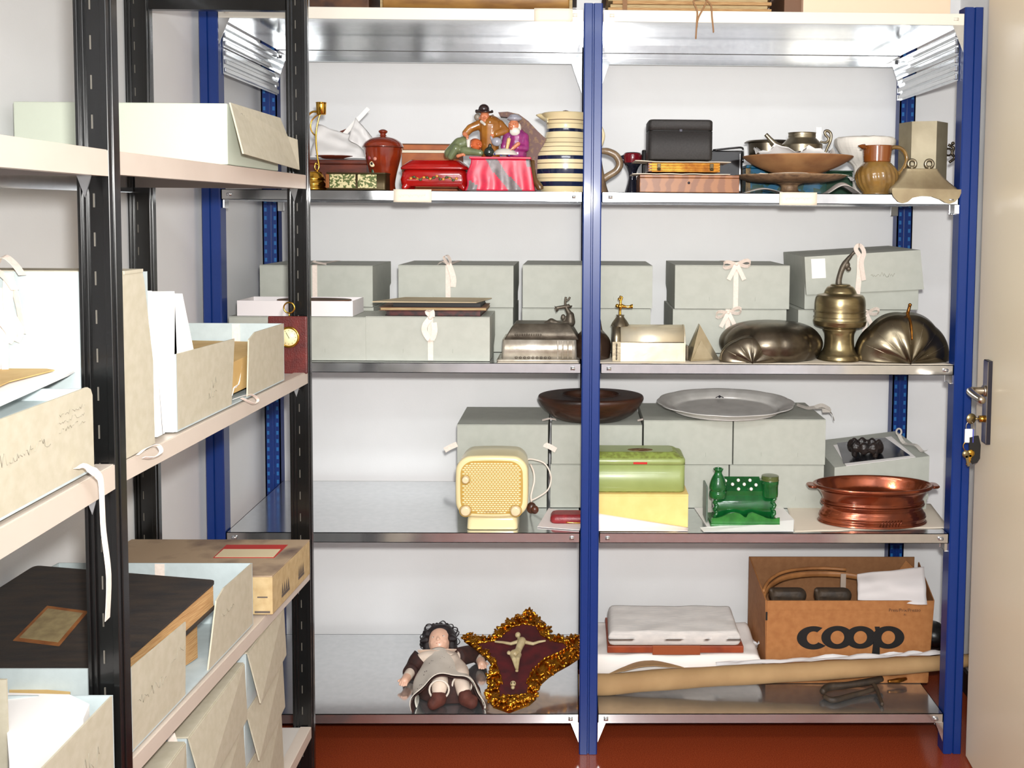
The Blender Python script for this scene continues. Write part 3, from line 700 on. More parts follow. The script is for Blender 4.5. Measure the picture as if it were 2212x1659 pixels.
# ================================================================ archive boxes on the blue shelving
M_green = mat('archive_board_green', (180,182,172), .75, rgb2=(175,177,167), scale=40, bump=.03, bscale=300)
def xz(px, py, Y): p = P(px, py, Y); return p.x, p.z
def clam(label, xl, xr, ytop, ybot, Y, depth, zbase=None, lid=1.0, group=None, ribbon=None, band=True, tilt=0.0, slope='R', name='archive_box', ztop=None, m=None, hasbow=True):
    """closed clamshell box seen from its long side; pixels of its front face at depth Y"""
    a, b = P(xl, (ytop+ybot)/2, Y), P(xr, (ytop+ybot)/2, Y)
    z1 = ztop if ztop else P((xl+xr)/2, ytop, Y).z; z0 = zbase if zbase is not None else P((xl+xr)/2, ybot, Y).z
    t = thing(name, label, 'box', ((a.x+b.x)/2, Y+depth/2, z0), group=group)
    h = z1-z0; m = m or M_green; lf = .0025
    y1 = Y+depth
    build('base', MB().box(a.x+.003, b.x-.003, Y+.002, y1-.003, z0, z1-.004, .0015), m, t, world=True)
    zl = z1-h*lid
    # lid: top board, front board, and side boards cut at a slant towards the back
    L = MB(); L.box(a.x, b.x, Y, y1, z1-.0022, z1, .0006)
    lidobj = build('lid', L, m, t, world=True)
    build('lid_front', MB().box(a.x, b.x, Y-.0004, Y+.0018, zl, z1-.0024, .0006), m, lidobj, world=True)
    for sx, xx in ((-1, a.x), (1, b.x)):
        poly = [(Y+.002, zl), (Y+.002, z1-.0024), (y1, z1-.0024), (y1, z0+h*.42), (Y+depth*.55, zl+.001)]
        Mx = Matrix(((0, 1, 0, xx if sx < 0 else xx-.002), (1, 0, 0, 0), (0, 0, 1, 0), (0, 0, 0, 1)))
        build('lid_side', MB().prism(poly, .002, Mx), m, lidobj, world=True)
    for k in (.06, .3, .7, .93):   # wire stitches
        sxp = lerp(a.x, b.x, k)
        if h > .07 and k in (.3, .7): build('wire_stitch', MB().box(sxp, sxp+.0008, Y-.0009, Y-.0003, z0+h*.18, z0+h*.27), mat('stitch_grey', (150,152,140), .5), lidobj, world=True)
    if ribbon:
        px, mode = ribbon; c = P(px, ytop, Y); w = .014
        build('ribbon', MB().strip([(c.x, Y-.0015, z0+.002), (c.x, Y-.0016, z0+h*.5), (c.x, Y-.0015, z1), (c.x, Y+.004, z1+.001), (c.x, y1-.01, z1+.001)], w, (1, 0, 0), sm=False), M_tape, t, world=True)
        mb = MB()
        if mode == 'loop':       # bow standing up on the front top edge, tails down the front
            mb.strip([(c.x-.03, Y+.02, z1+.004), (c.x-.012, Y+.006, z1+.012), (c.x, Y-.002, z1+.003)], .014, (0, 1, .3))
            mb.strip([(c.x, Y-.002, z1+.002), (c.x-.012, Y+.002, z1+.022), (c.x-.002, Y+.004, z1+.027), (c.x+.006, Y, z1+.012), (c.x+.004, Y-.003, z1)], .016, (.3, 1, .2))
            mb.strip([(c.x+.002, Y-.002, z1+.004), (c.x+.01, Y-.008, z1-.015), (c.x+.016, Y-.006, z1-.04), (c.x+.014, Y-.004, z1-.062)], .016, (1, .3, 0))
        elif mode == 'front':
            mb.strip([(c.x, Y-.002, z1+.003), (c.x-.008, Y-.004, z1+.014), (c.x+.004, Y-.006, z1+.016), (c.x+.006, Y-.008, z1)], .014, (1, .5, 0))
            mb.strip([(c.x+.002, Y-.005, z1-.002), (c.x-.012, Y-.012, z1-.02), (c.x-.014, Y-.01, z1-.04), (c.x+.002, Y-.008, z1-.062), (c.x+.012, Y-.01, z1-.04), (c.x+.01, Y-.008, z1-.015)], .015, (1, .2, 0))
            mb.ball((c.x, Y-.006, z1-.002), .006)
        elif mode == 'bow':
            bow_mb(mb, (c.x, Y-.004, z1+.004), .030, (1, 0, 0), (0, 0, 1), (0, -1, 0), .1)
        elif mode == 'bowlow':
            bow_mb(mb, (c.x, Y-.004, z1-.008), .028, (1, 0, 0), (0, 0, 1), (0, -1, 0), .25)
        elif mode == 'flat':
            mb.strip([(c.x-.02, Y+.03, z1+.002), (c.x-.008, Y+.012, z1+.010), (c.x+.004, Y+.006, z1+.008), (c.x+.03, Y+.012, z1+.003)], .012, (0, 1, .3))
        if mb.v: build('bow', mb, M_tape, t, world=True)
    if tilt:
        t.rotation_euler = (0, tilt, 0)
    return t
Z3, Z4, Z5, Z2, Z1 = ZS[2]+.0012, ZS[3]+.0012, ZS[4]+.0012, ZS[1]+.0012, ZS[0]+.0018
Yr, D = .205, .272
# S3 back row, in stacks of two
hlow = P(1000, 665, Yr).z-Z3
def stack(xl, xr, lab_t, lab_b, ytop, rt=None, rb=None, xl2=None, xr2=None, yb=None, group='grey-green archive boxes on the middle shelf'):
    clam(lab_b, xl2 or xl, xr2 or xr, 0, 0, Yr, D, zbase=Z3, ztop=Z3+hlow, ribbon=rb, group=group)
    return clam(lab_t, xl, xr, ytop, 0, Yr, D, zbase=Z3+hlow+.0012, ribbon=rt, group=group)

stack(557, 803, 'far left top archive box with a small ribbon on top', 'lower archive box of the far left back stack, behind the white tray', 573, (680, 'flat'))
stack(859, 1110, 'top archive box with a standing ribbon loop behind the stack of old books', 'lower archive box of the back row, behind the box with books on it', 573, (968, 'loop'))
stack(1130, 1413, 'top archive box of the back row, behind the centre blue post', 'lower archive box of the back row, behind the centre blue post', 573)
stack(1462, 1712, 'top archive box of the back row with a large ribbon bow', 'lower archive box of the back row with a drooping bow', 573, (1590, 'bow'), (1583, 'bowlow'))
# tilted lid box at the right
clam('lower archive box at the right end of the back row', 1738, 1985, 0, 0, Yr, D, zbase=Z3, ztop=Z3+hlow, ribbon=(1885, 'bowlow'), group='grey-green archive boxes on the middle shelf')
a, b = P(1738, 657, Yr), P(1984, 657, Yr)
zb = Z3+hlow+.0012
t = thing('archive_box', 'archive box with a crooked lid and a white label', 'box', ((a.x+b.x)/2, Yr+D/2, zb), group='grey-green archive boxes on the middle shelf')
zt_ = P(1738, 570, Yr).z
build('base', MB().box(a.x, b.x, Yr+.001, Yr+D-.004, zb, zt_, .0015), M_green, t, world=True)
l0, l1, l2, l3 = P(1742, 637, Yr-.01), P(1996, 625, Yr-.01), P(1988, 540, Yr-.01), P(1738, 555, Yr-.01)
lid = MB(); bk = Vector((0, D+.005, .0)); lid.hexa([l0, l1, l1+bk, l0+bk], [l3, l2, l2+bk+Vector((0,0,.004)), l3+bk+Vector((0,0,.004))])
lo = build('lid', lid, M_green, t, world=True)
dx_ = (l1-l0).normalized(); dz_ = (l3-l0).normalized()
c = P(1768, 580, Yr-.011); build('paper_label', MB().hexa([c-dx_*.02-dz_*.028+Vector((0,-.001,0)), c+dx_*.02-dz_*.028+Vector((0,-.001,0)), c+dx_*.02-dz_*.028, c-dx_*.02-dz_*.028], [c-dx_*.02+dz_*.028+Vector((0,-.001,0)), c+dx_*.02+dz_*.028+Vector((0,-.001,0)), c+dx_*.02+dz_*.028, c-dx_*.02+dz_*.028]), M_paper, lo, world=True)
mb = MB(); M = Matrix(((dx_.x,0,0,0),(0,0,-1,0),(dx_.z,1,0,0),(0,0,0,1))); M.translation = P(1880, 600, Yr-.0105)
scribble(mb, M, 0, 0, .07, .02, 18, 77, .0005); build('pencil_writing', mb, M_pencil, lo, world=True)
c = P(1857, 560, Yr-.012)
mb = MB(); mb.strip([c+Vector((-.004,0,-.10)), c+Vector((0,-.001,-.04)), c+Vector((0,-.001,.012))], .015, (1,0,0))
mb.strip([c+Vector((0,0,.01)), c+Vector((-.012,0,.03)), c+Vector((0,.002,.04)), c+Vector((.012,0,.02)), c+Vector((.004,-.006,-.01)), c+Vector((.012,-.006,-.06))], .014, (1,.3,0))
build('ribbon', mb, M_tape, t, world=True)
# S3 front row
Yf_ = .028
f1 = clam('front archive box at the left of the middle shelf, under the open white tray', 495, 790, 684, 783, Yf_, .17, zbase=Z3, group='grey-green archive boxes on the middle shelf')
f2 = clam('front archive box with a tied ribbon, under the stack of old books', 790, 1058, 684, 783, Yf_, .17, zbase=Z3, ribbon=(930, 'front'), group='grey-green archive boxes on the middle shelf')
f1top = P(640, 684, Yf_).z; f2top = P(930, 684, Yf_).z
# open white tray on the first one
za = f1top+.001; Yt = Yf_+.004
a, b = P(512, 660, Yt), P(762, 660, Yt)
z1 = P(640, 650, Yt).z; y1 = Yt+.13; th = .0022
t = thing('tray', 'open white card tray on the front left archive box', 'tray', ((a.x+b.x)/2, (Yt+y1)/2, za))
M_white = mat('white_card', (236,230,230), .7)
build('base', MB().box(a.x, b.x, Yt, y1, za, za+th), M_white, t, world=True)
for (x0, x1, q0, q1) in ((a.x, b.x, Yt, Yt+th), (a.x, b.x, y1-th, y1), (a.x, a.x+th, Yt+th, y1-th), (b.x-th, b.x, Yt+th, y1-th)):
    build('side_panel', MB().box(x0, x1, q0, q1, za+th, z1), M_white, t, world=True)
c = P(680, 643, Yt+.07)
single('plate', MB().lathe([(0,0),(.05,0),(.1,.014),(.102,.015),(.1,.017),(.05,.004),(0,.003)], 48, 1, .5, M=Matrix.Translation((c.x, Yt+.066, z1-.018))), mat('brown_lacquer', (110,70,44), .4), 'dark oval dish lying in the open white tray', 'dish')
# stack of old books and a folder
def bk(label, name, xl, xr, yt, yb, Y, dep, mc, mp=None, rz=0, corner=None):
    a, b = P(xl, (yt+yb)/2, Y), P(xr, (yt+yb)/2, Y); z1, z0 = P(xl, yt, Y).z, P(xl, yb, Y).z
    return a.x, b.x, z0, z1
z = f2top+.001; Yk = Yf_+.01
M_maroon = mat('maroon_marbled', (78,26,22), .5, rgb2=(36,14,14), scale=60, detail=6, lo=.4, hi=.6)
M_bk = mat('black_board', (20,17,16), .6)
M_manila = mat('manila_folder', (196,180,148), .75, rgb2=(186,168,136), scale=12)
def book(label, xl, xr, z0, h, Y, dep, mcover, mpages=None, rz=0, group=None):
    a, b = P(xl, 660, Y), P(xr, 660, Y); w = b.x-a.x
    t = thing('book', label, 'book', ((a.x+b.x)/2, Y+dep/2, z0), rz, group=group)
    cv = .0018
    build('cover', MB().box(-w/2, w/2, -dep/2, dep/2, h-cv, h, .0006), mcover, t)
    build('cover', MB().box(-w/2, w/2, -dep/2, dep/2, 0, cv, .0006), mcover, t)
    build('page_block', MB().box(-w/2+.004, w/2-.002, -dep/2+.003, dep/2-.004, cv, h-cv), mpages or mat('page_edges', (196,176,132), .8, stretch=(1,1,60), rgb2=(150,120,80), scale=30), t)
    return t
g = 'old books stacked on the front archive box'
book('maroon marbled book, lowest of the stack on the front archive box', 832, 1040, z, .014, Yk, .13, M_maroon, M_maroon, -.02, g)
book('thin brown book with pale edge, second in the stack', 818, 1050, z+.0145, .009, Yk-.004, .135, mat('brown_board', (112,78,54), .6), None, .02, g)
book('black-edged book directly under the manila folder', 846, 1040, z+.024, .012, Yk, .13, M_bk, M_bk, -.01, g)
a, b, c, d = P(806, 649, Yk), P(1030, 650, Yk), P(1060, 632, Yk+.09), P(870, 632, Yk+.09)
zz = z+.0365
mb = MB().hexa([(a.x,Yk-.01,zz),(b.x,Yk-.01,zz),(c.x,Yk+.13,zz),(d.x,Yk+.13,zz)], [(a.x,Yk-.01,zz+.003),(b.x,Yk-.01,zz+.002),(c.x,Yk+.13,zz+.002),(d.x,Yk+.13,zz+.003)])
single('folder', mb, M_manila, 'thin manila folder lying on top of the stack of old books', 'folder')
# ================================================================ S4 boxes
Y4 = .225; D4 = .255
zm = P(1090, 1003, Y4).z
g4 = 'grey-green archive boxes on the fourth shelf'
bots = ((987,1186,'lower archive box at the left of the fourth shelf, behind the radio'),(1194,1392,'lower archive box behind the blue post and the green tin'),(1397,1590,'lower archive box behind the green tin lid and the white sheet'),(1593,1802,'lower archive box behind the green inkstand and copper mould'))
tops = ((987,1186,917,'upper archive box with pink tabs above the radio'),(1194,1392,918,'upper archive box under the brown wooden mould'),(1396,1590,908,'upper archive box under the left half of the silver tray'),(1593,1794,906,'upper archive box with a ribbon bow, under the right half of the silver tray'))
for (xl, xr, lb) in bots: clam(lb, xl, xr, 0, 0, Y4, D4, zbase=Z4, ztop=zm, group=g4)
TZ = []
for (xl, xr, yt, lb) in tops:
    t = clam(lb, xl, xr, yt, 0, Y4, D4, zbase=zm+.0012, group=g4); TZ.append(P((xl+xr)/2, yt, Y4).z)
    if xl == 987:
        for (px, py) in ((972, 966), (1190, 966)):
            c = P(px, py, Y4-.004); s_ = -1 if px < 1000 else 1
            build('cotton_tape', MB().strip([c+Vector((-s_*.02,.004,.008)), c, c+Vector((s_*.015,-.004,-.008))], .015, (0,.2,1)), M_tape, t, world=True)
    if xl == 1593:
        c = P(1760, 880, Y4+.12); mb = MB(); z_ = TZ[-1]+.004
        mb.strip([(c.x-.05, c.y+.02, z_+.012), (c.x-.02, c.y+.01, z_+.004), (c.x, c.y, z_+.008), (c.x+.03, c.y, z_+.006), (c.x+.05, c.y-.01, z_-.01), (c.x+.056, c.y-.015, z_-.03)], .016, (0, 1, .4))
        mb.strip([(c.x, c.y, z_+.008), (c.x+.02, c.y-.01, z_+.016), (c.x+.045, c.y-.01, z_+.002), (c.x+.02, c.y-.012, z_)], .012, (0, .6, 1))
        build('ribbon', mb, mat('grey_tape', (190,184,176), .85), t, world=True)
    if xl == 1194:
        for px, s_ in ((1186, -1), (1392, 1)):
            c = P(px, 895, Y4+.04); z_ = TZ[-1]+.003
            build('ribbon', MB().strip([(c.x+.02*(-1), c.y, z_+.002), (c.x, c.y, z_+.007), (c.x+.02, c.y+.01, z_+.002)], .01, (0,1,.2)), M_tape, t, world=True)
# right hand box, with a lid sloping up, a photograph and a bracelet on it
Y5 = .215
a, b = P(1802, 1050, Y5), P(2006, 1050, Y5)
zl_, zr_ = P(1802, 1010, Y5).z, P(2004, 985, Y5).z
t = thing('archive_box', 'archive box at the right end of the fourth shelf with a photograph on its lid', 'box', ((a.x+b.x)/2, Y5+.13, Z4), group=g4)
build('base', MB().box(a.x+.004, b.x-.004, Y5+.002, Y5+.27, Z4, zl_-.004, .0015), M_green, t, world=True)
up = Vector((0,0,.012))
ld = MB().hexa([(a.x,Y5,Z4+.03),(b.x,Y5,Z4+.03),(b.x,Y5+.272,Z4+.03),(a.x,Y5+.272,Z4+.03)], [(a.x,Y5,zl_),(b.x,Y5,zr_),(b.x-.006,Y5+.272,zr_+.012),(a.x,Y5+.272,zl_+.012)])
build('lid', ld, M_green, t, world=True)
def lidz(x, y): u = (x-a.x)/(b.x-a.x); return lerp(zl_, zr_, u)+.012*(y-Y5)/.272
def onlid(px, py, dz=0):
    z = .70
    for _ in range(8): p = G(px, py, z); z = lidz(p.x, p.y)+dz
    return Vector((p.x, p.y, z))
ph = [onlid(1822,1002,.0015), onlid(1966,985,.0015), onlid(1912,946,.0015), onlid(1808,958,.0015)]
p3 = [onlid(1800,962,.0012), onlid(1828,1007,.0012), onlid(1978,988,.0012), onlid(1925,943,.0012)]
pt = thing('photograph', 'glossy black and white photograph on the right end box of the fourth shelf', 'photograph', tuple(sum(p3, Vector())/4))
build('border', plate([p3[1], p3[2], p3[3], p3[0]], 0, .001), M_paper, pt, world=True)
build('picture', plate(ph, .0012, .0018), mat('photo_grey', (88,88,92), .2, rgb2=(24,24,28), scale=5, lo=.4, hi=.6), pt, world=True)
c = onlid(1868, 985); 
# carved dark bracelet standing on the photograph
mb = MB(); R0 = .042
def brf(u, v):
    A = 2*PI*u; B = 2*PI*v; r = .010*(1+.25*math.sin(A*9)); rr = R0+r*math.cos(B)
    return Vector((rr*math.cos(A), rr*math.sin(A)*.8, .030+r*1.6*math.sin(B)))
mb.grid(brf, 72, 14); Mb = Matrix.Translation(c+Vector((.002, 0, 0)))
mb.v = [Mb @ v for v in mb.v]
for A in (.4, 2.0, 3.6, 5.2): mb.capsule(Mb @ Vector((R0*math.cos(A), R0*.8*math.sin(A), .008)), Mb @ Vector((R0*math.cos(A), R0*.8*math.sin(A), .028)), .008, .011)
single('bracelet', mb, mat('carved_ebony', (26,22,22), .3, rgb2=(44,34,30), scale=60, bump=.6, bscale=160), 'dark carved oval bracelet standing on the glossy photograph', 'bracelet')
c = onlid(1985, 975, .004)
mb = MB(); mb.strip([c+Vector((-.03,.09,.03)), c+Vector((-.02,.07,.008)), c+Vector((0,.03,.012)), c+Vector((.01,0,.0)), c+Vector((.014,-.02,.008))], .012, (1,.3,.3))
mb.tube([c+Vector((-.03+.008*math.cos(k), .09, .038+.01*math.sin(k))) for k in [i*PI/6 for i in range(12)]], .003, 6, closed=True)
build('ribbon', mb, mat('grey_tape', (190,184,176), .85), t, world=True)
# ================================================================ shape helpers for the smaller objects
def sc(Y): return (Y-CAM.y)/F_PX
def smooth_prof(prof, sub=6):
    """Catmull-Rom through profile points; a repeated point keeps a corner sharp"""
    out = []; n = len(prof)
    for i in range(n-1):
        p0, p1, p2, p3 = prof[max(i-1,0)], prof[i], prof[i+1], prof[min(i+2,n-1)]
        if p1 == p2: continue
        for k in range(sub):
            t = k/sub; c = []
            for j in (0, 1):
                c.append(.5*((2*p1[j])+(-p0[j]+p2[j])*t+(2*p0[j]-5*p1[j]+4*p2[j]-p3[j])*t*t+(-p0[j]+3*p1[j]-3*p2[j]+p3[j])*t**3))
            out.append((max(c[0], 0), c[1]))
    out.append(prof[-1]); return out
def pxprof(prof, Y):   # [(half width px, y px)] bottom to top -> metres
    s = sc(Y); y0 = prof[0][1]; return [(w*s, (y0-y)*s) for w, y in prof]
def turned(prof, seg=48, sx=1, sy=1, M=None, bands=None, sub=6, flute=None, smooth=True):
    pr = smooth_prof(prof, sub) if sub else prof
    mb = MB()
    if bands is None: return mb.lathe(pr, seg, sx, sy, M, 0, smooth, flute)
    mb.lathe(pr, seg, sx, sy, M, 0, smooth, flute)
    z0 = min(p[1] for p in pr)
    nr = len(pr)-1
    for i in range(nr):
        z = (pr[i][1]+pr[i+1][1])/2
        for (a, b, mi) in bands:
            if a <= z <= b:
                for k in range(seg): mb.mi[i*seg+k] = mi
    return mb
def rrect(hx, hy, r, k=5):
    r = min(r, hx*.999, hy*.999); out = []
    for (cx, cy, a0) in ((hx-r, hy-r, 0), (-hx+r, hy-r, PI/2), (-hx+r, -hy+r, PI), (hx-r, -hy+r, 1.5*PI)):
        for i in range(k+1): a = a0+PI/2*i/k; out.append((cx+r*math.cos(a), cy+r*math.sin(a)))
    return out
def rloft(levels, k=5, M=None, mi=0, smooth=True, mb=None, mif=None):
    """stack of rounded rectangles: (half x, half y, z, corner radius)"""
    mb = mb or MB(); vs = []; n = 4*(k+1)
    for (hx, hy, z, r) in levels: vs += [(x, y, z) for x, y in rrect(hx, hy, r, k)]
    L = len(levels)
    fs = [(i*n+j, i*n+(j+1)%n, (i+1)*n+(j+1)%n, (i+1)*n+j) for i in range(L-1) for j in range(n)]
    fs += [tuple(reversed(range(n))), tuple((L-1)*n+j for j in range(n))]
    b = len(mb.f); mb.add(vs, fs, smooth, mi, M)
    mb.sm[-1] = False; mb.sm[-2] = False
    if mif:
        for i in range(L-1):
            for j in range(n): mb.mi[b+i*n+j] = mif(i)
    return mb
def cloth_sheet(c, sx, sy, amp, seed, rz=0, n=26, th=.0008, edge=.08):
    rnd = Vector((seed*2.3, seed*.7, seed)); c = Vector(c); R = Matrix.Rotation(rz, 3, 'Z')
    def f(u, v):
        x, y = (u-.5)*2, (v-.5)*2
        h = .5+.5*noise.noise(Vector((u*3, v*3, 0))+rnd)+.18*noise.noise(Vector((u*9, v*9, 2))+rnd)
        ex = 1+edge*noise.noise(Vector((v*4, 0, 7))+rnd); ey = 1+edge*noise.noise(Vector((u*4, 9, 0))+rnd)
        return c+R @ Vector((x*sx*ex, y*sy*ey, max(h, 0)*amp))
    return MB().grid(f, n, n, th)
def blobs(lst, mb=None):
    """lst of ('b', centre, radii) balls or ('c', a, b, ra, rb) capsules"""
    mb = mb or MB()
    for it in lst:
        if it[0] == 'b': mb.ball(it[1], it[2])
        else: mb.capsule(it[1], it[2], it[3], it[4])
    return mb
M_pewter = mat('pewter', (160,150,128), .32, metal=.9, rgb2=(112,102,84), scale=14, bump=.12, bscale=60, detail=7)
M_pewterd = mat('dark_pewter', (122,112,96), .3, metal=.9, rgb2=(66,58,48), scale=10, bump=.1, bscale=40, detail=7)
M_pewterl = mat('light_pewter', (206,196,172), .3, metal=.85, rgb2=(176,164,138), scale=12, bump=.1, bscale=50, detail=6)
M_tissue = mat('tissue_paper', (226,224,222), .9)
M_navy = mat('navy_glaze', (24,32,60), .15, coat=.5)
M_creamg = mat('cream_glaze', (228,212,170), .2, coat=.5, rgb2=(220,202,158), scale=10)
M_redg = mat('terracotta_glaze', (132,44,16), .12, coat=.8, rgb2=(110,34,14), scale=30)
M_skin = mat('painted_skin', (196,120,84), .25, coat=.4)

def smooth3(pts, sub=5):
    out = []; n = len(pts)
    for i in range(n-1):
        p0, p1, p2, p3 = pts[max(i-1,0)], pts[i], pts[i+1], pts[min(i+2,n-1)]
        for k in range(sub):
            t = k/sub; out.append(.5*((2*p1)+(p2-p0)*t+(2*p0-5*p1+4*p2-p3)*t*t+(3*p1-p0-3*p2+p3)*t**3))
    return out+[pts[-1]]
# ================================================================ top of the second shelf (Z2), left bay
def yz(py, Y, px=1100): return P(px, py, Y).z
# brass candle holder
Y = .075; c = P(682, 412, Y); s = sc(Y)
t = thing('candle_holder', 'brass candle holder on a bent wire stem beside the black post', 'candle holder', (c.x-.006, Y, Z2))
build('base', turned([(.036,0),(.038,.004),(.034,.010),(.034,.010),(.036,.016),(.03,.026),(.03,.026),(.031,.031),(.024,.046),(.016,.05),(0,.051)], 40), M_brass, t)
cup = P(694, 250, Y)
mx = lambda px, py: (P(px, py, Y).x-(c.x-.006), 0, P(px, py, Y).z-Z2)
build('stem', MB().tube([mx(681,374), mx(689,362), mx(686,340), mx(683,310), mx(683,285), mx(688,258), mx(692,246)], .0022, 8), M_brass, t)
build('stem_loop', MB().tube([mx(684,294), mx(676,288), mx(671,276), mx(673,262), mx(681,252), mx(690,247)], .002, 8), M_brass, t)
build('handle', MB().tube([mx(690,243), mx(678,241), mx(668,247), mx(661,262), mx(659,300), mx(660,350), mx(662,368)], .003, 8, flat=1.6), M_brass, t)
build('hook', MB().tube([mx(689,366), mx(684,368), mx(680,362), mx(682,352), mx(686,356)], .0018, 8), M_brass, t)
x, _, z = mx(694, 248)
build('candle_cup', MB().lathe([(.010,0),(.0125,.002),(.0135,.026),(.0135,.0305),(.0142,.031),(.0142,.033),(.0125,.033),(.0115,.006),(0,.005)], 28, M=Matrix.Translation((x, 0, z))), M_brass, t)
# dark wooden box with tissue-wrapped things
Y = .16; a, b = P(655, 360, Y), P(792, 360, Y); zt = yz(342, Y)
t = thing('wooden_box', 'dark red-brown wooden box with white tissue stuffed on top', 'box', ((a.x+b.x)/2, Y+.06, Z2))
M_dkwood = mat('dark_red_wood', (112,46,26), .35, rgb2=(76,30,18), scale=18, stretch=(1,6,6), coat=.2)
w = b.x-a.x
build('body', MB().box(-w/2, w/2, -.06, .06, 0, zt-Z2-.02, .002), M_dkwood, t)
build('rim', MB().box(-w/2-.003, w/2+.003, -.063, .063, zt-Z2-.0198, zt-Z2-.008, .002), M_dkwood, t)
zq = zt-.007
def pxgrid(pts, Y, amp, seed, thy=.0007, nu=16):
    """sheet of paper standing/leaning: quad of 4 pixel corners (bl, br, tr, tl) at depths"""
    A = [P(*p[:2], p[2]) for p in pts]
    rnd = Vector((seed, seed*2, seed*3))
    def f(u, v):
        q = lerp(lerp(A[0], A[1], u), lerp(A[3], A[2], u), v)
        return q+Vector((0, amp*noise.noise(Vector((u*3, v*3, 0))+rnd), amp*.3*noise.noise(Vector((u*4, v*2, 5))+rnd)))
    return MB().grid(f, nu, nu, thy)
Ysh = Y-.02
mb = pxgrid([(668,340,Ysh), (790,342,Ysh), (770,296,Ysh+.05), (686,268,Ysh+.06)], Y, .012, 3)
single('tissue_paper', mb, M_tissue, 'crumpled white tissue on the dark wooden box beside the candle holder', 'tissue paper')
mb = pxgrid([(752,300,Ysh-.01), (800,332,Ysh-.01), (806,298,Ysh+.03), (768,254,Ysh+.04)], Y, .012, 5)
single('tissue_paper', mb, M_tissue, 'peaked fold of white tissue below the slanted white strip', 'tissue paper')
a, b = P(768, 264, Ysh+.06), P(796, 234, Ysh+.06)
d = (b-a).normalized(); up = Vector((-d.z, 0, d.x))
mb = MB().hexa([a-up*.006-d*.05, b-up*.006, b-up*.006+Vector((0,.002,0)), a-up*.006-d*.05+Vector((0,.002,0))], [a+up*.006-d*.05, b+up*.006, b+up*.006+Vector((0,.002,0)), a+up*.006-d*.05+Vector((0,.002,0))])
single('card_strip', mb, M_paper, 'slanted white card strip sticking up from the tissue', 'strip')
a = P(745, 312, Ysh+.07)
mb = MB().box(a.x-.012, a.x+.012, a.y-.004, a.y+.004, zq, a.z+.045, M=None)
single('leather_case', MB().hexa([P(728,330,a.y),P(756,330,a.y),P(756,330,a.y+.02),P(728,330,a.y+.02)],[P(728,286,a.y),P(748,278,a.y),P(748,278,a.y+.02),P(728,286,a.y+.02)]), M_dkwood, 'small dark red case peeping out of the white tissue', 'case')
pl = P(715, 328, Ysh-.03)
single('plate', MB().lathe([(0,0),(.03,0),(.055,.006),(.0555,.008),(.03,.003),(0,.002)], 40, M=Matrix.Translation((pl.x, Ysh+.02, zq+.001))), M_dkwood, 'dark red dish under the tissue on the wooden box', 'dish')
# patterned casket
Y = .03; a, b = P(702, 395, Y), P(836, 395, Y); w = (b.x-a.x)/2; h = yz(375, Y)-Z2
t = thing('casket', 'low metal box covered in a gold and green speckled pattern', 'box', ((a.x+b.x)/2, Y+.035, Z2))
M_fil = mat('speckled_inlay', (208,196,150), .35, rgb2=(84,96,48), scale=230, tex='voronoi', metal=.2, lo=.45, hi=.55)
M_brz = mat('dark_bronze', (70,58,34), .4, metal=.6)
build('body', rloft([(w-.002,.033,0,.006),(w-.004,.032,.004,.006),(w-.004,.032,h-.004,.006),(w-.002,.034,h-.003,.006),(w-.002,.034,h,.006)]), M_brz, t)
for x0, x1 in ((-w+.012, -.002), (.004, w-.028)): build('inlay_panel', MB().box(x0, x1, -.0335, -.0322, .005, h-.005, .0006), M_fil, t)
build('corner_panel', MB().box(-w+.001, -w+.010, -.0335, -.0322, .005, h-.005, .0006), mat('copper_panel', (150,92,50), .35, metal=.5), t)
# lidded terracotta jar
Y = .115; s = sc(Y); c = P(828, 400, Y)
t = thing('lidded_jar', 'glazed red-brown jar with domed knob lid and a painted flower', 'jar', (c.x, Y, Z2))
f = lambda w, y: (w*s, (411.5-y)*s)
build('body', turned([(0,0), f(24,411.5), f(26,409), f(25,395), f(29,372), f(36,345), f(40,326), f(41,320), f(41,320), f(38,318), f(34,330), (0,f(0,400)[1])], 56), M_redg, t)
lid = build('lid', turned([f(37,321), f(43,320), f(43,316), f(38,308), f(26,300), f(10,295.5), f(7,293), f(6,290), f(9,287), f(9.5,284), f(5,281), (0,f(0,280)[1])], 56), M_redg, t)
build('rim_line', MB().lathe([f(42,320.5), f(43.6,319.6), f(43.6,317.2), f(42,316.4)], 56), mat('dark_glaze', (26,18,14), .2), lid)
fl = MB(); 
def onjar(px, py, dr=.001):
    z = (411.5-py)*s; r = s*lerp(36, 29, (py-345)/27)+dr; x = (px-828)*s; return Vector((x, -math.sqrt(max(r*r-x*x, 1e-6)), z))
flw = build('painted_flower', MB().ball(onjar(811,356), (.008,.0015,.008), u=10, v=6), mat('flower_white', (220,200,160), .4), t)
build('petal', MB().ball(onjar(805,343), (.005,.0014,.006), u=10, v=6), mat('flower_red', (130,30,40), .4), flw)
build('petal', MB().ball(onjar(818,345), (.005,.0014,.005), u=10, v=6), mat('flower_pink', (190,120,100), .4), flw)
build('flower_eye', MB().ball(onjar(810,355,.002), (.004,.0014,.004), u=10, v=6), mat('dark_glaze', (26,18,14)), flw)
build('leaf', MB().ball(onjar(811,372), (.004,.0014,.009), u=10, v=6), mat('leaf_green', (30,70,40), .4), flw)
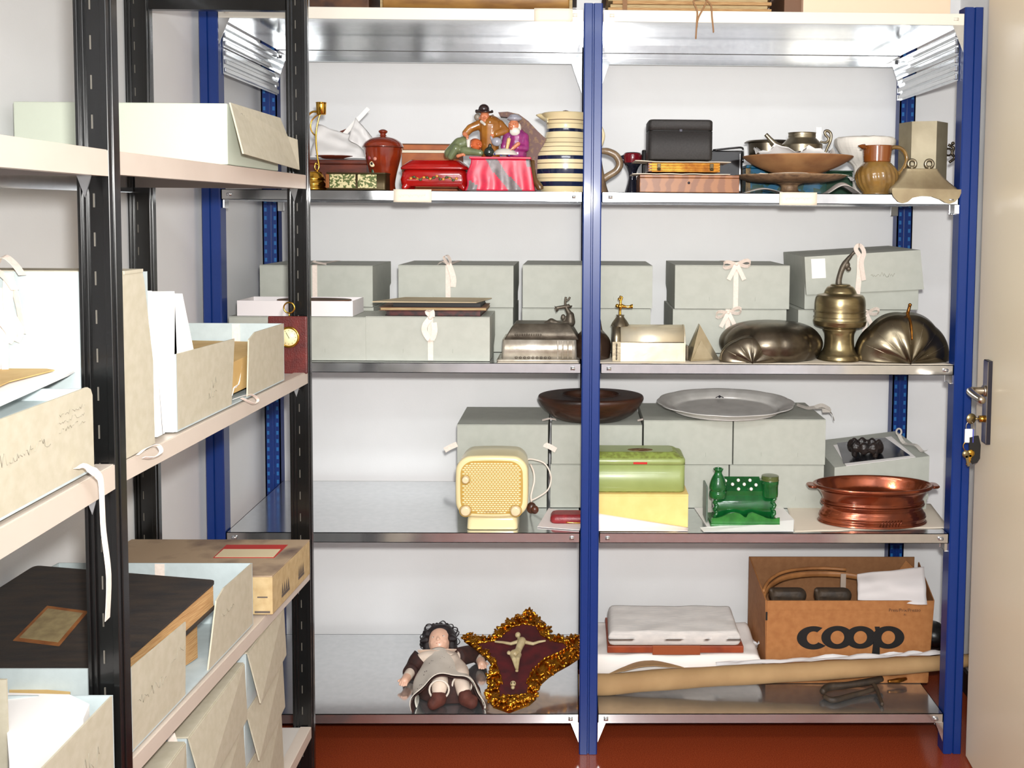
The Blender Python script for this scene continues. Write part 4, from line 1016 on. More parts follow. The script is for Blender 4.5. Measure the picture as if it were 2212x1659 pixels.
# stack of flat brown boxes behind
Y = .24
M_orb = mat('orange_brown_board', (176,98,44), .6, rgb2=(150,76,34), scale=20)
g = 'flat brown boxes behind the red casket'
def flatbox(name, label, xl, xr, yt, yb, Y, dep, m, cat='box', group=None, z0=None, bev=.001, rz=0):
    a, b = P(xl, (yt+yb)/2, Y), P(xr, (yt+yb)/2, Y); zt = yz(yt, Y); zb_ = z0 if z0 is not None else yz(yb, Y)
    return a.x, b.x, zb_, zt
x0, x1, z0, z1 = flatbox('', '', 868, 992, 316, 352, Y, .1, M_orb)
t = thing('card_box', 'flat orange-brown box, lower of the two behind the red casket', 'box', ((x0+x1)/2, Y+.05, Z2), group=g); w = (x1-x0)/2; hb = yz(326, Y)-Z2
build('body', MB().box(-w, w, -.05, .05, 0, hb-.008, .001), M_orb, t); build('lid', MB().box(-w-.002, w+.002, -.052, .052, hb-.0078, hb, .001), mat('cream_paper', (226,214,190), .7), t)
t = thing('card_box', 'thin orange-brown box, upper of the two behind the red casket', 'box', ((x0+x1)/2, Y+.05, Z2+hb+.001), group=g); h2 = yz(312, Y)-Z2-hb-.001
build('body', MB().box(-w, w, -.05, .05, 0, h2-.003, .001), M_orb, t); build('lid', MB().box(-w-.002, w+.002, -.052, .052, h2-.0028, h2, .001), mat('brown_board', (112,78,54), .6), t)
# red painted casket
Y = .05; a, b = P(862, 385, Y), P(1018, 385, Y); w = (b.x-a.x)/2*.95; s = sc(Y)
t = thing('casket', 'glossy red painted casket on short feet with floral garland', 'box', ((a.x+b.x)/2-.004, Y+.05, Z2))
M_red = mat('red_lacquer', (168,16,12), .15, coat=.6, rgb2=(140,12,10), scale=12)
z = lambda py: (412-py)*s
d = .05
build('body', rloft([(w*.93,d*.9,z(403),.016),(w*.97,d*.96,z(400),.018),(w*1.0,d,z(388),.02),(w*.95,d*.95,z(374),.02),(w*.90,d*.9,z(367),.018)]), M_red, t)
lid = build('lid', rloft([(w*.99,d*.99,z(366.5),.02),(w*1.0,d,z(363),.02),(w*.96,d*.96,z(359),.02),(w*.86,d*.84,z(353),.02),(w*.78,d*.7,z(348),.02),(w*.74,d*.66,z(346),.018)]), M_red, t)
build('lid_top', rloft([(w*.72,d*.64,z(345.8),.016),(w*.70,d*.60,z(344.2),.016)]), M_orb, lid)
for sx in (-1, 1):
    for sy in (-1, 1):
        build('foot', MB().capsule((sx*w*.80, sy*d*.74, z(400)), (sx*w*.86, sy*d*.8, .009), .012, .009), M_red, t)
M_gold = mat('gold_paint', (196,130,40), .4); M_gleaf = mat('garland_green', (62,74,30), .5)
gar = build('garland', MB().tube([(x/10*w*.7, -d*1.0-.0006-.001*math.cos(x), z(385)+.004*math.sin(x*1.3)) for x in range(-10, 11)], .0014, 6), M_gleaf, t)
rnd = random.Random(4)
for k in range(-7, 8): 
    build('blossom' if k % 2 else 'leaf', MB().ball((k/10*w*.95, -d*1.0-.001, z(385)+.004*math.sin(k*1.8)+rnd.uniform(-.002,.002)), (.0042,.0016,.0036), u=8, v=6), M_gold if k % 2 else M_gleaf, gar)
# tavern figurine
Y = .07; s = sc(Y); o0 = P(1085, 412, Y)
t = thing('figurine', 'ceramic tavern group of three men at a table with a striped cloth', 'figurine', (o0.x, Y, Z2))
def C(cx, cy, dy=0):   # crop pixel (7.373x from 960,210) -> local
    q = P(960+cx/7.373, 210+cy/7.373, Y); return Vector((q.x-o0.x, dy, q.z-Z2))
R7 = s/7.373
M_clr = mat('cloth_red', (206,36,66), .35, coat=.3, rgb2=(180,28,60), scale=50); M_clg = mat('cloth_grey', (92,84,84), .4, coat=.3, rgb2=(120,108,108), scale=60)
mb = MB(); p0, p1 = C(440, 990), C(1370, 990); q0, q1 = C(360, 1490), C(1450, 1490); dp = .04
NU, NV = 44, 16
def clothf(u, v):   # u runs left side, front, right side
    uu = u*3
    tl, tr, bl, br = p0.x, p1.x, q0.x, q1.x
    xl, xr = lerp(bl, tl, v)+.003*math.sin(v*9), lerp(br, tr, v)
    yf, yb = -dp-.008*(1-v), dp
    if uu < 1: x, y = xl, lerp(yb, yf, uu)
    elif uu < 2: x, y = lerp(xl, xr, uu-1), yf-.002*math.sin(uu*30)*(1-v)
    else: x, y = xr, lerp(yf, yb, uu-2)
    return Vector((x, y, lerp(.0005, p0.z, v)))
mb.grid(clothf, NU*3, NV, .0015)
for i in range(NU*3*NV):
    u, v = (i % (NU*3))/(NU*3)*3, (i//(NU*3))/NV
    x = u-1
    g_ = abs(x-(.31+(1-v)*.40)) < .10 or (.93 < x < 1.0 and v > .72) or (0 < x < .14 and v < .30-x) or (x > 1.0 and v > .5)
    if g_: mb.mi[i] = 1; mb.mi[i+NU*3*NV] = 1
build('tablecloth', mb, [M_clr, M_clg], t)
build('table_top', MB().box(p0.x-.003, p1.x+.004, -dp-.006, dp, p0.z-.001, p0.z+.005, .002), M_clr, t)
build('table_leg', MB().tube([C(1400,1010,.01), C(1420,1200,0), C(1450,1330,-.008), C(1520,1430,-.012), C(1540,1470,-.012)], [.006,.006,.008,.010,.008], 10), mat('bronze_glaze', (92,66,36), .25, coat=.5), t)
M_bench = mat('speckled_brown_glaze', (84,46,36), .55, rgb2=(128,92,44), scale=110, lo=.5, hi=.75)
pl = [C(x, y) for x, y in ((850,232),(1000,222),(1180,262),(1330,370),(1490,540),(1620,660),(1560,800),(1490,900),(1480,1010),(1470,1300),(1470,1480),(1200,1480),(1200,900),(1200,500),(1150,380),(1000,310),(880,300))]
build('bench_back', MB().prism([(p.x, p.z) for p in reversed(pl)], .035, Matrix.Translation((0, .012, 0))), M_bench, t)
def fig(name, lst, m, vox=.0022, par=None):
    o = build(name, blobs(lst), m, par or t); remesh(o, vox, 3); return o
M_coat = mat('ochre_coat', (158,102,34), .2, coat=.6, rgb2=(136,84,28), scale=30)
M_hat = mat('black_hat', (38,20,20), .2, coat=.6); M_grn = mat('sage_coat', (112,120,84), .25, coat=.5, rgb2=(96,106,74), scale=40)
M_prp = mat('purple_coat', (148,44,110), .25, coat=.5, rgb2=(110,40,96), scale=50); M_wht = mat('white_glaze', (214,210,200), .2, coat=.5)
fig('coat', [('c', C(740,480,0), C(720,800,0), 190*R7, 150*R7), ('c', C(720,800,0), C(740,960,0), 150*R7, 150*R7),
    ('c', C(560,440,-.004), C(420,500,-.008), 80*R7, 68*R7), ('c', C(420,500,-.008), C(350,580,-.012), 68*R7, 62*R7),
    ('c', C(880,440,-.004), C(980,540,-.012), 80*R7, 66*R7), ('c', C(980,540,-.012), C(840,600,-.024), 66*R7, 50*R7)], M_coat)
hd = fig('head', [('b', C(650,325,-.012), (78*R7, 80*R7, 92*R7)), ('b', C(655,345,-.026), (16*R7,22*R7,20*R7)), ('b', C(660,395,-.020), (40*R7,34*R7,26*R7)), ('b', C(610,315,-.023), (22*R7,16*R7,12*R7)), ('b', C(700,315,-.023), (22*R7,16*R7,12*R7)), ('b', C(565,340,-.010), (18*R7,14*R7,26*R7))], M_skin, .0014)
fig('hat', [('b', C(635,200,-.010), (88*R7, 92*R7, 84*R7)), ('b', C(640,245,-.012), (145*R7,130*R7,24*R7)), ('b', C(520,232,-.010), (28*R7,60*R7,30*R7)), ('b', C(765,235,-.010), (22*R7,60*R7,26*R7))], M_hat, .0016, hd)
fig('hair', [('b', C(530,320,-.004), (56*R7,60*R7,60*R7)), ('b', C(770,330,.0), (30*R7,50*R7,60*R7))], mat('grey_hair', (140,130,118), .4), .0018, hd)
fig('collar', [('c', C(600,400,-.018), C(660,450,-.03), 26*R7, 22*R7), ('c', C(760,350,-.016), C(740,420,-.026), 30*R7, 24*R7)], M_wht, .0014)
for (a_, b_) in (((340,600),(380,640)), ((840,600),(770,620))):
    fig('hand', [('c', C(*a_, -.02), C(*b_, -.026), 40*R7, 28*R7)] + [('c', C(b_[0], b_[1]+10*k-10, -.03), C(b_[0]-6+12*k, b_[1]+42, -.032), 11*R7, 9*R7) for k in range(3)], M_skin, .0012)
fig('mug', [('b', C(850,725,-.035), (86*R7,70*R7,72*R7)), ('c', C(775,690,-.035), C(760,650,-.035), 22*R7, 18*R7)], mat('grey_glaze', (150,150,160), .2, coat=.5), .0018)
fig('coat', [('c', C(250,760,-.004), C(110,900,-.004), 120*R7, 110*R7), ('c', C(320,720,-.004), C(260,830,-.008), 100*R7, 110*R7), ('c', C(330,860,-.022), C(590,900,-.030), 74*R7, 50*R7), ('c', C(200,830,-.024), C(120,960,-.024), 70*R7, 50*R7)], M_grn)
hd = fig('head', [('b', C(520,765,-.020), (96*R7,90*R7,92*R7)), ('b', C(590,800,-.030), (20*R7,20*R7,18*R7)), ('b', C(560,760,-.036), (30*R7,14*R7,14*R7)), ('b', C(455,790,-.036), (18*R7,12*R7,26*R7))], mat('ruddy_skin', (190,92,48), .25, coat=.4), .0014)
fig('hair', [('b', C(500,720,-.012), (84*R7,84*R7,60*R7))], mat('ginger_hair', (150,70,34), .35), .0018, hd)
fig('collar', [('c', C(395,700,-.02), C(400,790,-.026), 36*R7, 26*R7)], M_wht, .0014)
fig('hand', [('c', C(240,950,-.034), C(320,925,-.036), 30*R7, 24*R7)] + [('c', C(320,915+14*k,-.036), C(355,925+14*k,-.036), 9*R7, 7*R7) for k in range(3)], M_skin, .0012)
fig('coat', [('c', C(1160,640,-.002), C(1150,900,-.006), 150*R7, 170*R7), ('c', C(1010,620,-.01), C(960,800,-.02), 70*R7, 60*R7), ('c', C(1280,640,-.008), C(1300,820,-.02), 74*R7, 60*R7), ('c', C(1300,820,-.02), C(1180,820,-.034), 60*R7, 44*R7)], M_prp)
hd = fig('head', [('b', C(1110,470,-.014), (88*R7,84*R7,110*R7)), ('b', C(1075,485,-.032), (22*R7,24*R7,26*R7)), ('b', C(1050,440,-.028), (26*R7,16*R7,12*R7)), ('b', C(1125,440,-.028), (26*R7,16*R7,12*R7)), ('b', C(1090,530,-.028), (34*R7,16*R7,12*R7))], M_skin, .0014)
fig('beard', [('b', C(1130,560,-.022), (86*R7,60*R7,70*R7)), ('b', C(1190,500,-.012), (40*R7,50*R7,80*R7))], M_wht, .0018, hd)
fig('cap', [('b', C(1120,350,-.012), (124*R7,110*R7,46*R7)), ('b', C(1120,320,-.012), (90*R7,90*R7,44*R7))], mat('grey_glaze', (150,150,160)), .0018, hd)
fig('scarf', [('c', C(1040,690,-.03), C(1010,840,-.036), 34*R7, 26*R7)], mat('tan_glaze', (206,170,112), .25, coat=.4), .0016)
fig('hand', [('c', C(1190,760,-.04), C(1110,830,-.044), 34*R7, 28*R7)] + [('c', C(1110-10*k,810+16*k,-.046), C(1080-10*k,850+12*k,-.048), 11*R7, 8*R7) for k in range(3)], M_skin, .0012)
fig('bottle', [('b', C(730,890,-.036), (84*R7,70*R7,80*R7)), ('c', C(740,830,-.036), C(745,780,-.036), 34*R7, 28*R7)], mat('dark_green_glaze', (20,34,28), .15, coat=.6), .0018)
bw = build('spotted_dish', turned([(205*R7,0),(200*R7,20*R7),(140*R7,80*R7),(60*R7,105*R7),(0,108*R7)], 32, M=Matrix.Translation(C(980,968,-.025)+Vector((0,0,.006)))), M_wht, t)
for k, (x, y) in enumerate(((830,925),(925,935),(990,880),(1050,945),(1100,905),(890,890))):
    build('blue_spot', MB().ball(C(x,y,-.025)+Vector((0,-.022-.002*(y>920)+.004*abs(x-980)/100*.3,0)), (18*R7,18*R7,18*R7), u=8, v=6), mat('blue_glaze', (50,60,130), .2), bw)
# striped jug
Y = .128; s = sc(Y); c = P(1221, 408, Y)
t = thing('stoneware_jug', 'large cream stoneware jug with navy stripes, partly behind the centre post', 'jug', (c.x, Y, Z2))
f = lambda w, y: (w*s, (410-y)*s)
prof = [(0,0), f(50,410), f(54,408), f(60,396), f(67,375), f(69,352), f(66,330), f(58,312), f(47,296), f(42,282), f(41,270), f(44,258), f(50,248), f(53,244), f(53,244), f(48,243), f(39,262), (0, f(0,262)[1])]
bz = lambda a, b, mi: (f(0,b)[1], f(0,a)[1], mi)
bands = [bz(388,398,1), bz(362,372,1), bz(334,342,1), bz(276,283,1), bz(257.4,258.6,2), bz(265,266,2), bz(296,297.2,2), bz(306,307.2,2), bz(315,316,2), bz(325,326,2), bz(350,351,2), bz(381,382,2)]
mb = turned(prof, 64, bands=bands, sub=30)
spo = f(30,250)
build('body', mb, [M_creamg, M_navy, mat('brown_line_glaze', (90,62,50), .3)], t)
build('spout', MB().grid(lambda u, v: Vector((-.046-.034*v*(1-abs(2*u-1)**1.5), .05*(2*u-1)*(1-v*.8), f(0,264)[1]+.024*v+.002*math.sin(u*PI))), 12, 8, .004), M_creamg, t)
build('lid', turned([(0,f(0,243)[1]), (.052,f(0,243)[1]), (.044,f(0,242)[1]+.001), (.008,f(0,241)[1]+.002), (.006,f(0,240)[1]+.003), (.008,f(0,238.5)[1]+.003), (0,f(0,237.5)[1]+.004)], 40), mat('brown_line_glaze', (90,62,50)), t)
build('handle', MB().tube([(.048,.01,f(0,264)[1]), (.07,.012,f(0,260)[1]), (.094,.014,f(0,268)[1]), (.104,.014,f(0,288)[1]), (.094,.012,f(0,312)[1]), (.076,.01,f(0,326)[1])], .006, 12, flat=1.5), M_creamg, t)
# ================================================================ right bay
Y = .20; s = sc(Y); c = P(1306, 408, Y)
t = thing('stoneware_pitcher', 'grey-brown stoneware pitcher with loop handle peeping out right of the centre post', 'jug', (c.x-.03, Y, Z2))
M_gst = mat('grey_brown_stoneware', (150,126,98), .3, coat=.4, rgb2=(120,98,76), scale=30, bump=.2, bscale=90)
f = lambda w, y: (w*s, (410-y)*s)
build('body', turned([(0,0), f(28,412), f(31,408), f(27,394), f(24,380), f(18,350), f(14,326), f(13,322), f(13,322), f(11,325), (0,f(0,340)[1])], 40), M_gst, t)
hx = lambda px, py: (P(px, py, Y).x-(c.x-.03), 0, P(px, py, Y).z-Z2)
build('handle', MB().tube([hx(1298,326), hx(1312,327), hx(1328,334), hx(1337,346), hx(1338,358), hx(1330,370), hx(1314,380), hx(1302,388)], [.008,.010,.0105,.011,.011,.010,.010,.011], 14), M_gst, t)
# wooden box, golden box, black box
Y = .03; s = sc(Y); a, b = P(1382, 395, Y), P(1597, 395, Y); w = (b.x-a.x)/2; h = yz(375, Y)-Z2
M_wal = mat('walnut_veneer', (150,94,48), .4, rgb2=(126,74,36), scale=7, tex='wave', stretch=(1.2,1,2.5))
t = thing('wooden_box', 'veneered wooden box with a small keyhole, at the bottom of a stack', 'box', ((a.x+b.x)/2, Y+.07, Z2))
build('body', MB().box(-w, w, -.07, .07, 0, h-.008, .0012), M_wal, t); build('lid', MB().box(-w, w, -.07, .07, h-.0074, h, .0012), M_wal, t)
build('keyhole', MB().lathe([(0,0),(.0035,0),(.0035,.001),(0,.001)], 12, M=Matrix.Translation((-.002, -.0700, h*.55)) @ Euler((PI/2,0,0)).to_matrix().to_4x4()), M_dark, t)
zc = Z2+h+.001
def papers(label, xl, xr, z0, th, Y, dep, seed, m=None):
    a, b = P(xl, 370, Y), P(xr, 370, Y); rnd = Vector((seed, 0, seed))
    mb = MB().grid(lambda u, v: Vector((lerp(a.x, b.x, u), Y-.006+dep*v, z0+th+.0028*abs(noise.noise(Vector((u*4, v*3, 0))+rnd))+(.006*(1-u/.2) if u < .2 else 0)*(.5 if seed > 5 else 0))), 24, 10, th)
    return single('paper_wrapper', mb, mat('cream_tissue', (226,214,196), .85), label, 'paper')
papers('cream paper folded over the veneered wooden box', 1366, 1577, zc, .0018, Y, .14, 3)
zg = zc+.0072; a, b = P(1402, 360, Y), P(1556, 360, Y); w = (b.x-a.x)/2; h = yz(348.5, Y)-zg
M_gilt = mat('gilt_reeded', (214,150,54), .3, metal=.6, rgb2=(150,90,30), scale=40)
t = thing('box', 'small reeded gilt box with two dark clasps, between two sheets of paper', 'box', ((a.x+b.x)/2, Y+.06, zg))
build('body', MB().box(-w, w, -.055, .055, 0, h, .001), M_gilt, t)
for k in range(3):
    zz = h*(.2+.3*k); build('reed', MB().capsule((-w+.002, -.0552, zz), (w-.004, -.0552, zz), .0032, .0032), M_gilt, t)
build('end_cap', MB().box(-w-.002, -w+.008, -.057, .055, 0, h, .001), M_dkwood, t)
for x in (-w*.72, w*.76): build('clasp', MB().box(x-.005, x+.005, -.061, -.0575, .003, h-.002, .001).ball((x, -.061, h*.3), .004), M_brz, t)
zp = zg+h+.001
papers('cream paper lying between the gilt box and the black box', 1372, 1578, zp, .0018, Y, .14, 9)
a, b = P(1401, 300, Y), P(1541, 300, Y); zk_ = zp+.0072; w = (b.x-a.x)/2; h = yz(254, Y)-zk_
M_blk = mat('black_leatherette', (46,43,42), .5, rgb2=(36,34,33), scale=200, bump=.35, bscale=900)
t = thing('box', 'black leatherette box with rounded corners on top of a stack', 'box', ((a.x+b.x)/2, Y+.055, zk_))
sp = h*.72
build('body', rloft([(w-.003,.047,0,.012),(w,.05,.003,.014),(w,.05,sp-.001,.014)], 6), M_blk, t)
build('seam', rloft([(w-.002,.048,sp-.001,.013),(w-.002,.048,sp+.0015,.013)], 6), mat('black_seam', (16,15,15), .5), t)
build('lid', rloft([(w,.05,sp+.0015,.014),(w,.05,h-.006,.014),(w-.002,.048,h-.002,.014),(w-.006,.044,h,.012)], 6), M_blk, t)
build('latch', MB().box(-.004, .004, -.0515, -.0498, sp-.003, sp+.004, .0006), M_dark, t)
# dark glazed vessel with beak left of the stack, and black case behind
Y = .20; s = sc(Y)
c = P(1366, 400, Y)
t = thing('glazed_vessel', 'dark glazed beaked vessel with a red band behind the veneered box', 'vessel', (c.x, Y, Z2))
M_dkg = mat('dark_blue_glaze', (24,26,38), .12, coat=.8); M_rdg = mat('dark_red_glaze', (110,18,30), .12, coat=.8)
f = lambda w, y: (w*s, (404-y)*s)
build('body', turned([(0,0), f(15,404), f(14,395), f(10,380), f(8,365), f(12,350), f(18,340), f(20,325), f(18,318), f(12,315.5), (0,f(0,315)[1])], 36, bands=[(f(0,338)[1], f(0,318)[1], 1)], sub=8), [M_dkg, M_rdg], t)
o = build('beak', blobs([('c', (-.014,0,f(0,326)[1]), (-.034,0,f(0,326)[1]), .011, .004), ('c', (-.014,0,f(0,340)[1]), (-.030,0,f(0,330)[1]), .008, .004)]), M_dkg, t)
Y = .23; a, b = P(1546, 380, Y), P(1604, 380, Y); x0 = P(1386, 380, Y).x
t = thing('box', 'large glossy black case behind the stack of boxes', 'case', ((x0+b.x)/2, Y+.08, Z2)); w = (b.x-x0)/2; h = yz(318, Y)-Z2
M_glb = mat('gloss_black', (12,12,13), .12, coat=.8)
build('body', MB().box(-w, w, -.08, .08, 0, h*.97, .004), M_glb, t)
build('edge_strip', MB().box(w-.010, w-.006, -.0815, -.0803, .01, h*.9, .0004), M_galv, t)
build('lid_edge', MB().tube([(w*.4, -.082, h*.97), (w*.8, -.083, h*1.02), (w*.97, -.083, h*1.03), (w*1.0, -.082, h*.96), (w*1.0, -.082, h*.7)], .003, 8), M_glb, t)
# blue-green box at the back
Y = .26; a, b = P(1612, 385, Y), P(1786, 385, Y); w = (b.x-a.x)/2; h = yz(352, Y)-Z2; zbox = Z2+h
M_tq = mat('turquoise_pattern', (22,96,132), .3, rgb2=(20,70,60), scale=60, tex='voronoi', coat=.3)
t = thing('box', 'turquoise patterned box behind the pedestal dish', 'box', ((a.x+b.x)/2, Y+.05, Z2))
build('body', MB().box(-w, w, -.05, .05, 0, h-.01, .002), M_tq, t); build('lid', MB().box(-w-.001, w+.001, -.051, .051, h-.0095, h, .002), M_tq, t)
build('corner_trim', MB().box(-w-.002, -w+.012, -.0525, -.0512, 0, h-.01, .0005), mat('ochre_black_trim', (140,110,60), .5, rgb2=(30,26,20), scale=80), t)
Y = .27; a, b = P(1760, 370, Y), P(1858, 400, Y)
t = thing('box', 'dark green box leaning behind the brown jug', 'box', ((a.x+b.x)/2, Y+.07, Z2), rotz=0)
build('body', MB().box(-.06, .06, -.02, .05, .0, .07, .003), mat('bottle_green_board', (26,62,42), .35), t)
build('lid', MB().box(-.061, .061, -.021, .051, .0705, .076, .001), mat('bottle_green_board', (26,62,42)), t)
# pedestal dish
Y = .12; s = sc(Y); c = P(1705, 404, Y)
M_terr = mat('weathered_terracotta', (172,128,84), .6, rgb2=(140,96,62), scale=14, bump=.2, bscale=50); M_ped = mat('antique_dish', (150,122,92), .55, rgb2=(108,84,64), scale=60, bump=.4, bscale=140)
t = thing('pedestal_dish', 'wide weathered dish on a short pedestal foot, under the brown bowl', 'dish', (c.x, Y, Z2))
f = lambda w, y: (w*s, (406-y)*s)
build('foot', turned([(0,0), f(28,406), f(28,402), f(20,399), f(18,392), f(20,387), f(30,383)], 40), M_ped, t)
build('dish', turned([(0,f(0,383.5)[1]), f(30,383), f(70,381), f(100,376), f(116,370), f(119,367), f(119,367), f(114,366.5), f(80,371), (0,f(0,373)[1])], 72, flute=lambda a, r, z: 1+.012*math.sin(a*24)*(r > .1)), M_ped, t)
zd = Z2+f(0,373)[1]+.001
mb = cloth_sheet((c.x, Y, zd+.004), .125, .10, .010, 4, .2, 30); single('tissue_paper', mb, mat('cream_tissue', (226,214,196)), 'cream tissue between the pedestal dish and the brown bowl', 'tissue paper')
# bowl
Y = .125; cb = P(1722, 366, Y); s = sc(Y)
zb_ = zd+.012; f = lambda w, y: (w*s, (366-y)*s)
t = thing('bowl', 'broad brown earthenware bowl under the pewter teapot', 'bowl', (cb.x, Y, zb_))
build('body', turned([(0,0), f(48,366), f(52,364), f(82,352), f(104,340), f(116,331), f(117,329), f(117,329), f(113,330), f(80,345), f(50,358), (0,f(0,359)[1])], 72), M_terr, t)
zi = zb_+(366-340)*s
def conesheet(c, r, amp, seed, n=40, m_=10, th=.0007, zf=None):
    rnd = Vector((seed*1.3, seed, 0)); c = Vector(c)
    def f(u, v):
        a = 2*PI*u; rr = r*(.35+.65*v)*(1+.10*noise.noise(Vector((math.cos(a)*1.5, math.sin(a)*1.5, 1))+rnd)*v)
        spike = amp*v*v*(.5+.9*noise.noise(Vector((math.cos(a)*2.2, math.sin(a)*2.2, v))+rnd)+.5*noise.noise(Vector((math.cos(a)*6, math.sin(a)*6, v*2))+rnd))
        return c+Vector((rr*math.cos(a), rr*math.sin(a)*.8, max(spike, 0)+.012*v))
    return MB().grid(f, n, m_, th)
single('tissue_paper', conesheet((cb.x-.01, Y, zi), .115, .034, 6), M_tissue, 'crumpled white tissue lining the brown bowl', 'tissue paper')
# pewter teapot
tp = P(1730, 328, Y); zt0 = zi+.010; f = lambda w, y: (w*s, (330-y)*s)
t = thing('teapot', 'lidless pewter teapot with spout and loop handle, in the brown bowl', 'teapot', (tp.x, Y-.01, zt0))
build('body', turned([(0,0), f(34,330), f(40,328), f(43,316), f(43,303), f(44,302), f(44,302), f(42,300), f(38,296), f(31,289), f(29,287), f(29,278), f(30,276), f(30,276), f(28,277), f(27,288), (0,f(0,300)[1])], 64), M_pewter, t)
q = lambda px, py, dy=0: (P(px, py, Y-.01).x-tp.x, dy, P(px, py, Y-.01).z-zt0)
build('spout', MB().tube([q(1690,322), q(1675,312), q(1663,300), q(1654,290)], [.011,.0085,.0065,.0055], 16), M_pewter, t)
build('handle', MB().tube([q(1772,306), q(1784,308), q(1790,300), q(1783,291), q(1782,284), q(1789,283), q(1795,290), q(1794,304), q(1786,322), q(1782,332)], [.003,.0035,.0035,.0035,.004,.0042,.0042,.004,.0035,.003], 10), M_pewter, t)
a = P(1768, 320, Y+.03)
single('card_strip', MB().box(a.x-.008, a.x+.008, a.y, a.y+.0015, zi+.002, yz(269, a.y)), M_paper, 'white card strip standing behind the pewter teapot', 'strip')
# dark basin rim
Y = .285; a, b = P(1611, 320, Y), P(1700, 320, Y); w = (b.x-a.x)*.62; zz = yz(302, Y); zbx = zbox+.001
t = thing('basin', 'grey metal basin with flat rim behind the white tissue', 'basin', (a.x+w, Y+.02, zbx))
h = zz-zbx
build('body', turned([(0,0),(w*.7,0),(w*.85,h-.01),(w*.86,h-.003),(w,h-.002),(w,h),(w,h),(w*.84,h),(w*.68,.006),(0,.004)], 48, 1, .9), M_pewterd, t)
# wrapped bowl on the right
Y = .22; s = sc(Y); c = P(1868, 345, Y)
t = thing('wrapped_bowl', 'bowl wrapped in white tissue paper beside the hexagonal flask', 'bowl', (c.x, Y, Z2))
f = lambda w, y: (w*s, (408-y)*s)
rn = Vector((3,1,2))
mb = MB().grid(lambda u, v: (lambda pr, a: Vector((pr[0]*math.cos(a)*(1+.05*noise.noise(Vector((math.cos(a)*3, math.sin(a)*3, v*4))+rn)), pr[0]*math.sin(a)*.85, pr[1]+.003*noise.noise(Vector((math.cos(a)*5, math.sin(a)*5, v*6))+rn))))(smooth_prof([f(22,408), f(24,390), f(22,360), f(26,345), f(46,328), f(62,306), f(65,290), f(56,284), f(20,281.5), (0.0005,f(0,282)[1])], 4)[min(int(v*36), 36)], 2*PI*u), 48, 36, .0008, smooth=False)
build('wrapping', mb, mat('white_tissue', (232,226,216), .85), t)
single('tissue_paper', cloth_sheet((P(1870,350,.2).x-.01, .14, Z2+.03), .05, .03, .03, 12, .3, 14), M_tissue, 'torn white tissue between the brown bowl and the striped jug', 'tissue paper')
# crumpled papers at the front of the shelf
for (px, sx, lab, sd) in ((1648, .055, 'grey-white tissue lying at the shelf edge left of the pedestal foot', 21), (1818, .045, 'grey tissue humped at the shelf edge between pedestal dish and jug', 22)):
    c = P(px, 408, .045)
    mb = MB().grid(lambda u, v: Vector((c.x+(u-.5)*2*sx, .012+.07*v, Z2+.0008+(.014 if px < 1700 else .030)*math.sin(PI*u)**1.3*(.7+.3*math.sin(PI*v)))), 20, 8, .0008)
    single('tissue_paper', mb, mat('grey_tissue', (184,176,170), .85), lab, 'tissue paper')
# brown jug
Y = .065; s = sc(Y); c = P(1893, 408, Y)
M_bj = mat('honey_brown_glaze', (146,112,56), .15, coat=.7, rgb2=(112,84,44), scale=20); M_bjn = mat('amber_glaze', (130,70,24), .12, coat=.8)
t = thing('ceramic_jug', 'honey-brown ribbed ceramic jug with spiral flutes and loop handle', 'jug', (c.x, Y, Z2))
f = lambda w, y: (w*s, (413-y)*s)
build('body', turned([(0,0), f(27,413), f(30,410), f(42,392), f(45,374), f(41,360), f(32,349), f(27,344)], 96, flute=lambda a, r, z: 1+.025*math.sin(a*22+z*60)*math.sin(min(1, z/.08)*PI)), M_bj, t)
nk = [f(27,344)]
for k in range(9): y = 342-k*3.6; nk += [f(29+.35*k, y), f(27.5+.35*k, y-1.8)]
nk += [f(33,309), f(33,309), f(30,310), f(26,342), (0, f(0,346)[1])]
build('neck', turned(nk, 56, sub=0), M_bjn, t)
build('lip', MB().grid(lambda u, v: Vector((-.036-.016*v*(1-abs(2*u-1)**1.5), .03*(2*u-1)*(1-v*.7), f(0,316)[1]+.010*v)), 10, 6, .003), M_bjn, t)
q = lambda px, py: (P(px, py, Y).x-c.x, 0, P(px, py, Y).z-Z2)
build('handle', MB().tube([q(1918,322), q(1932,318), q(1948,322), q(1957,336), q(1957,352), q(1948,368), q(1936,378)], [.007,.006,.0055,.005,.005,.0055,.007], 12, flat=1.5), M_bj, t)
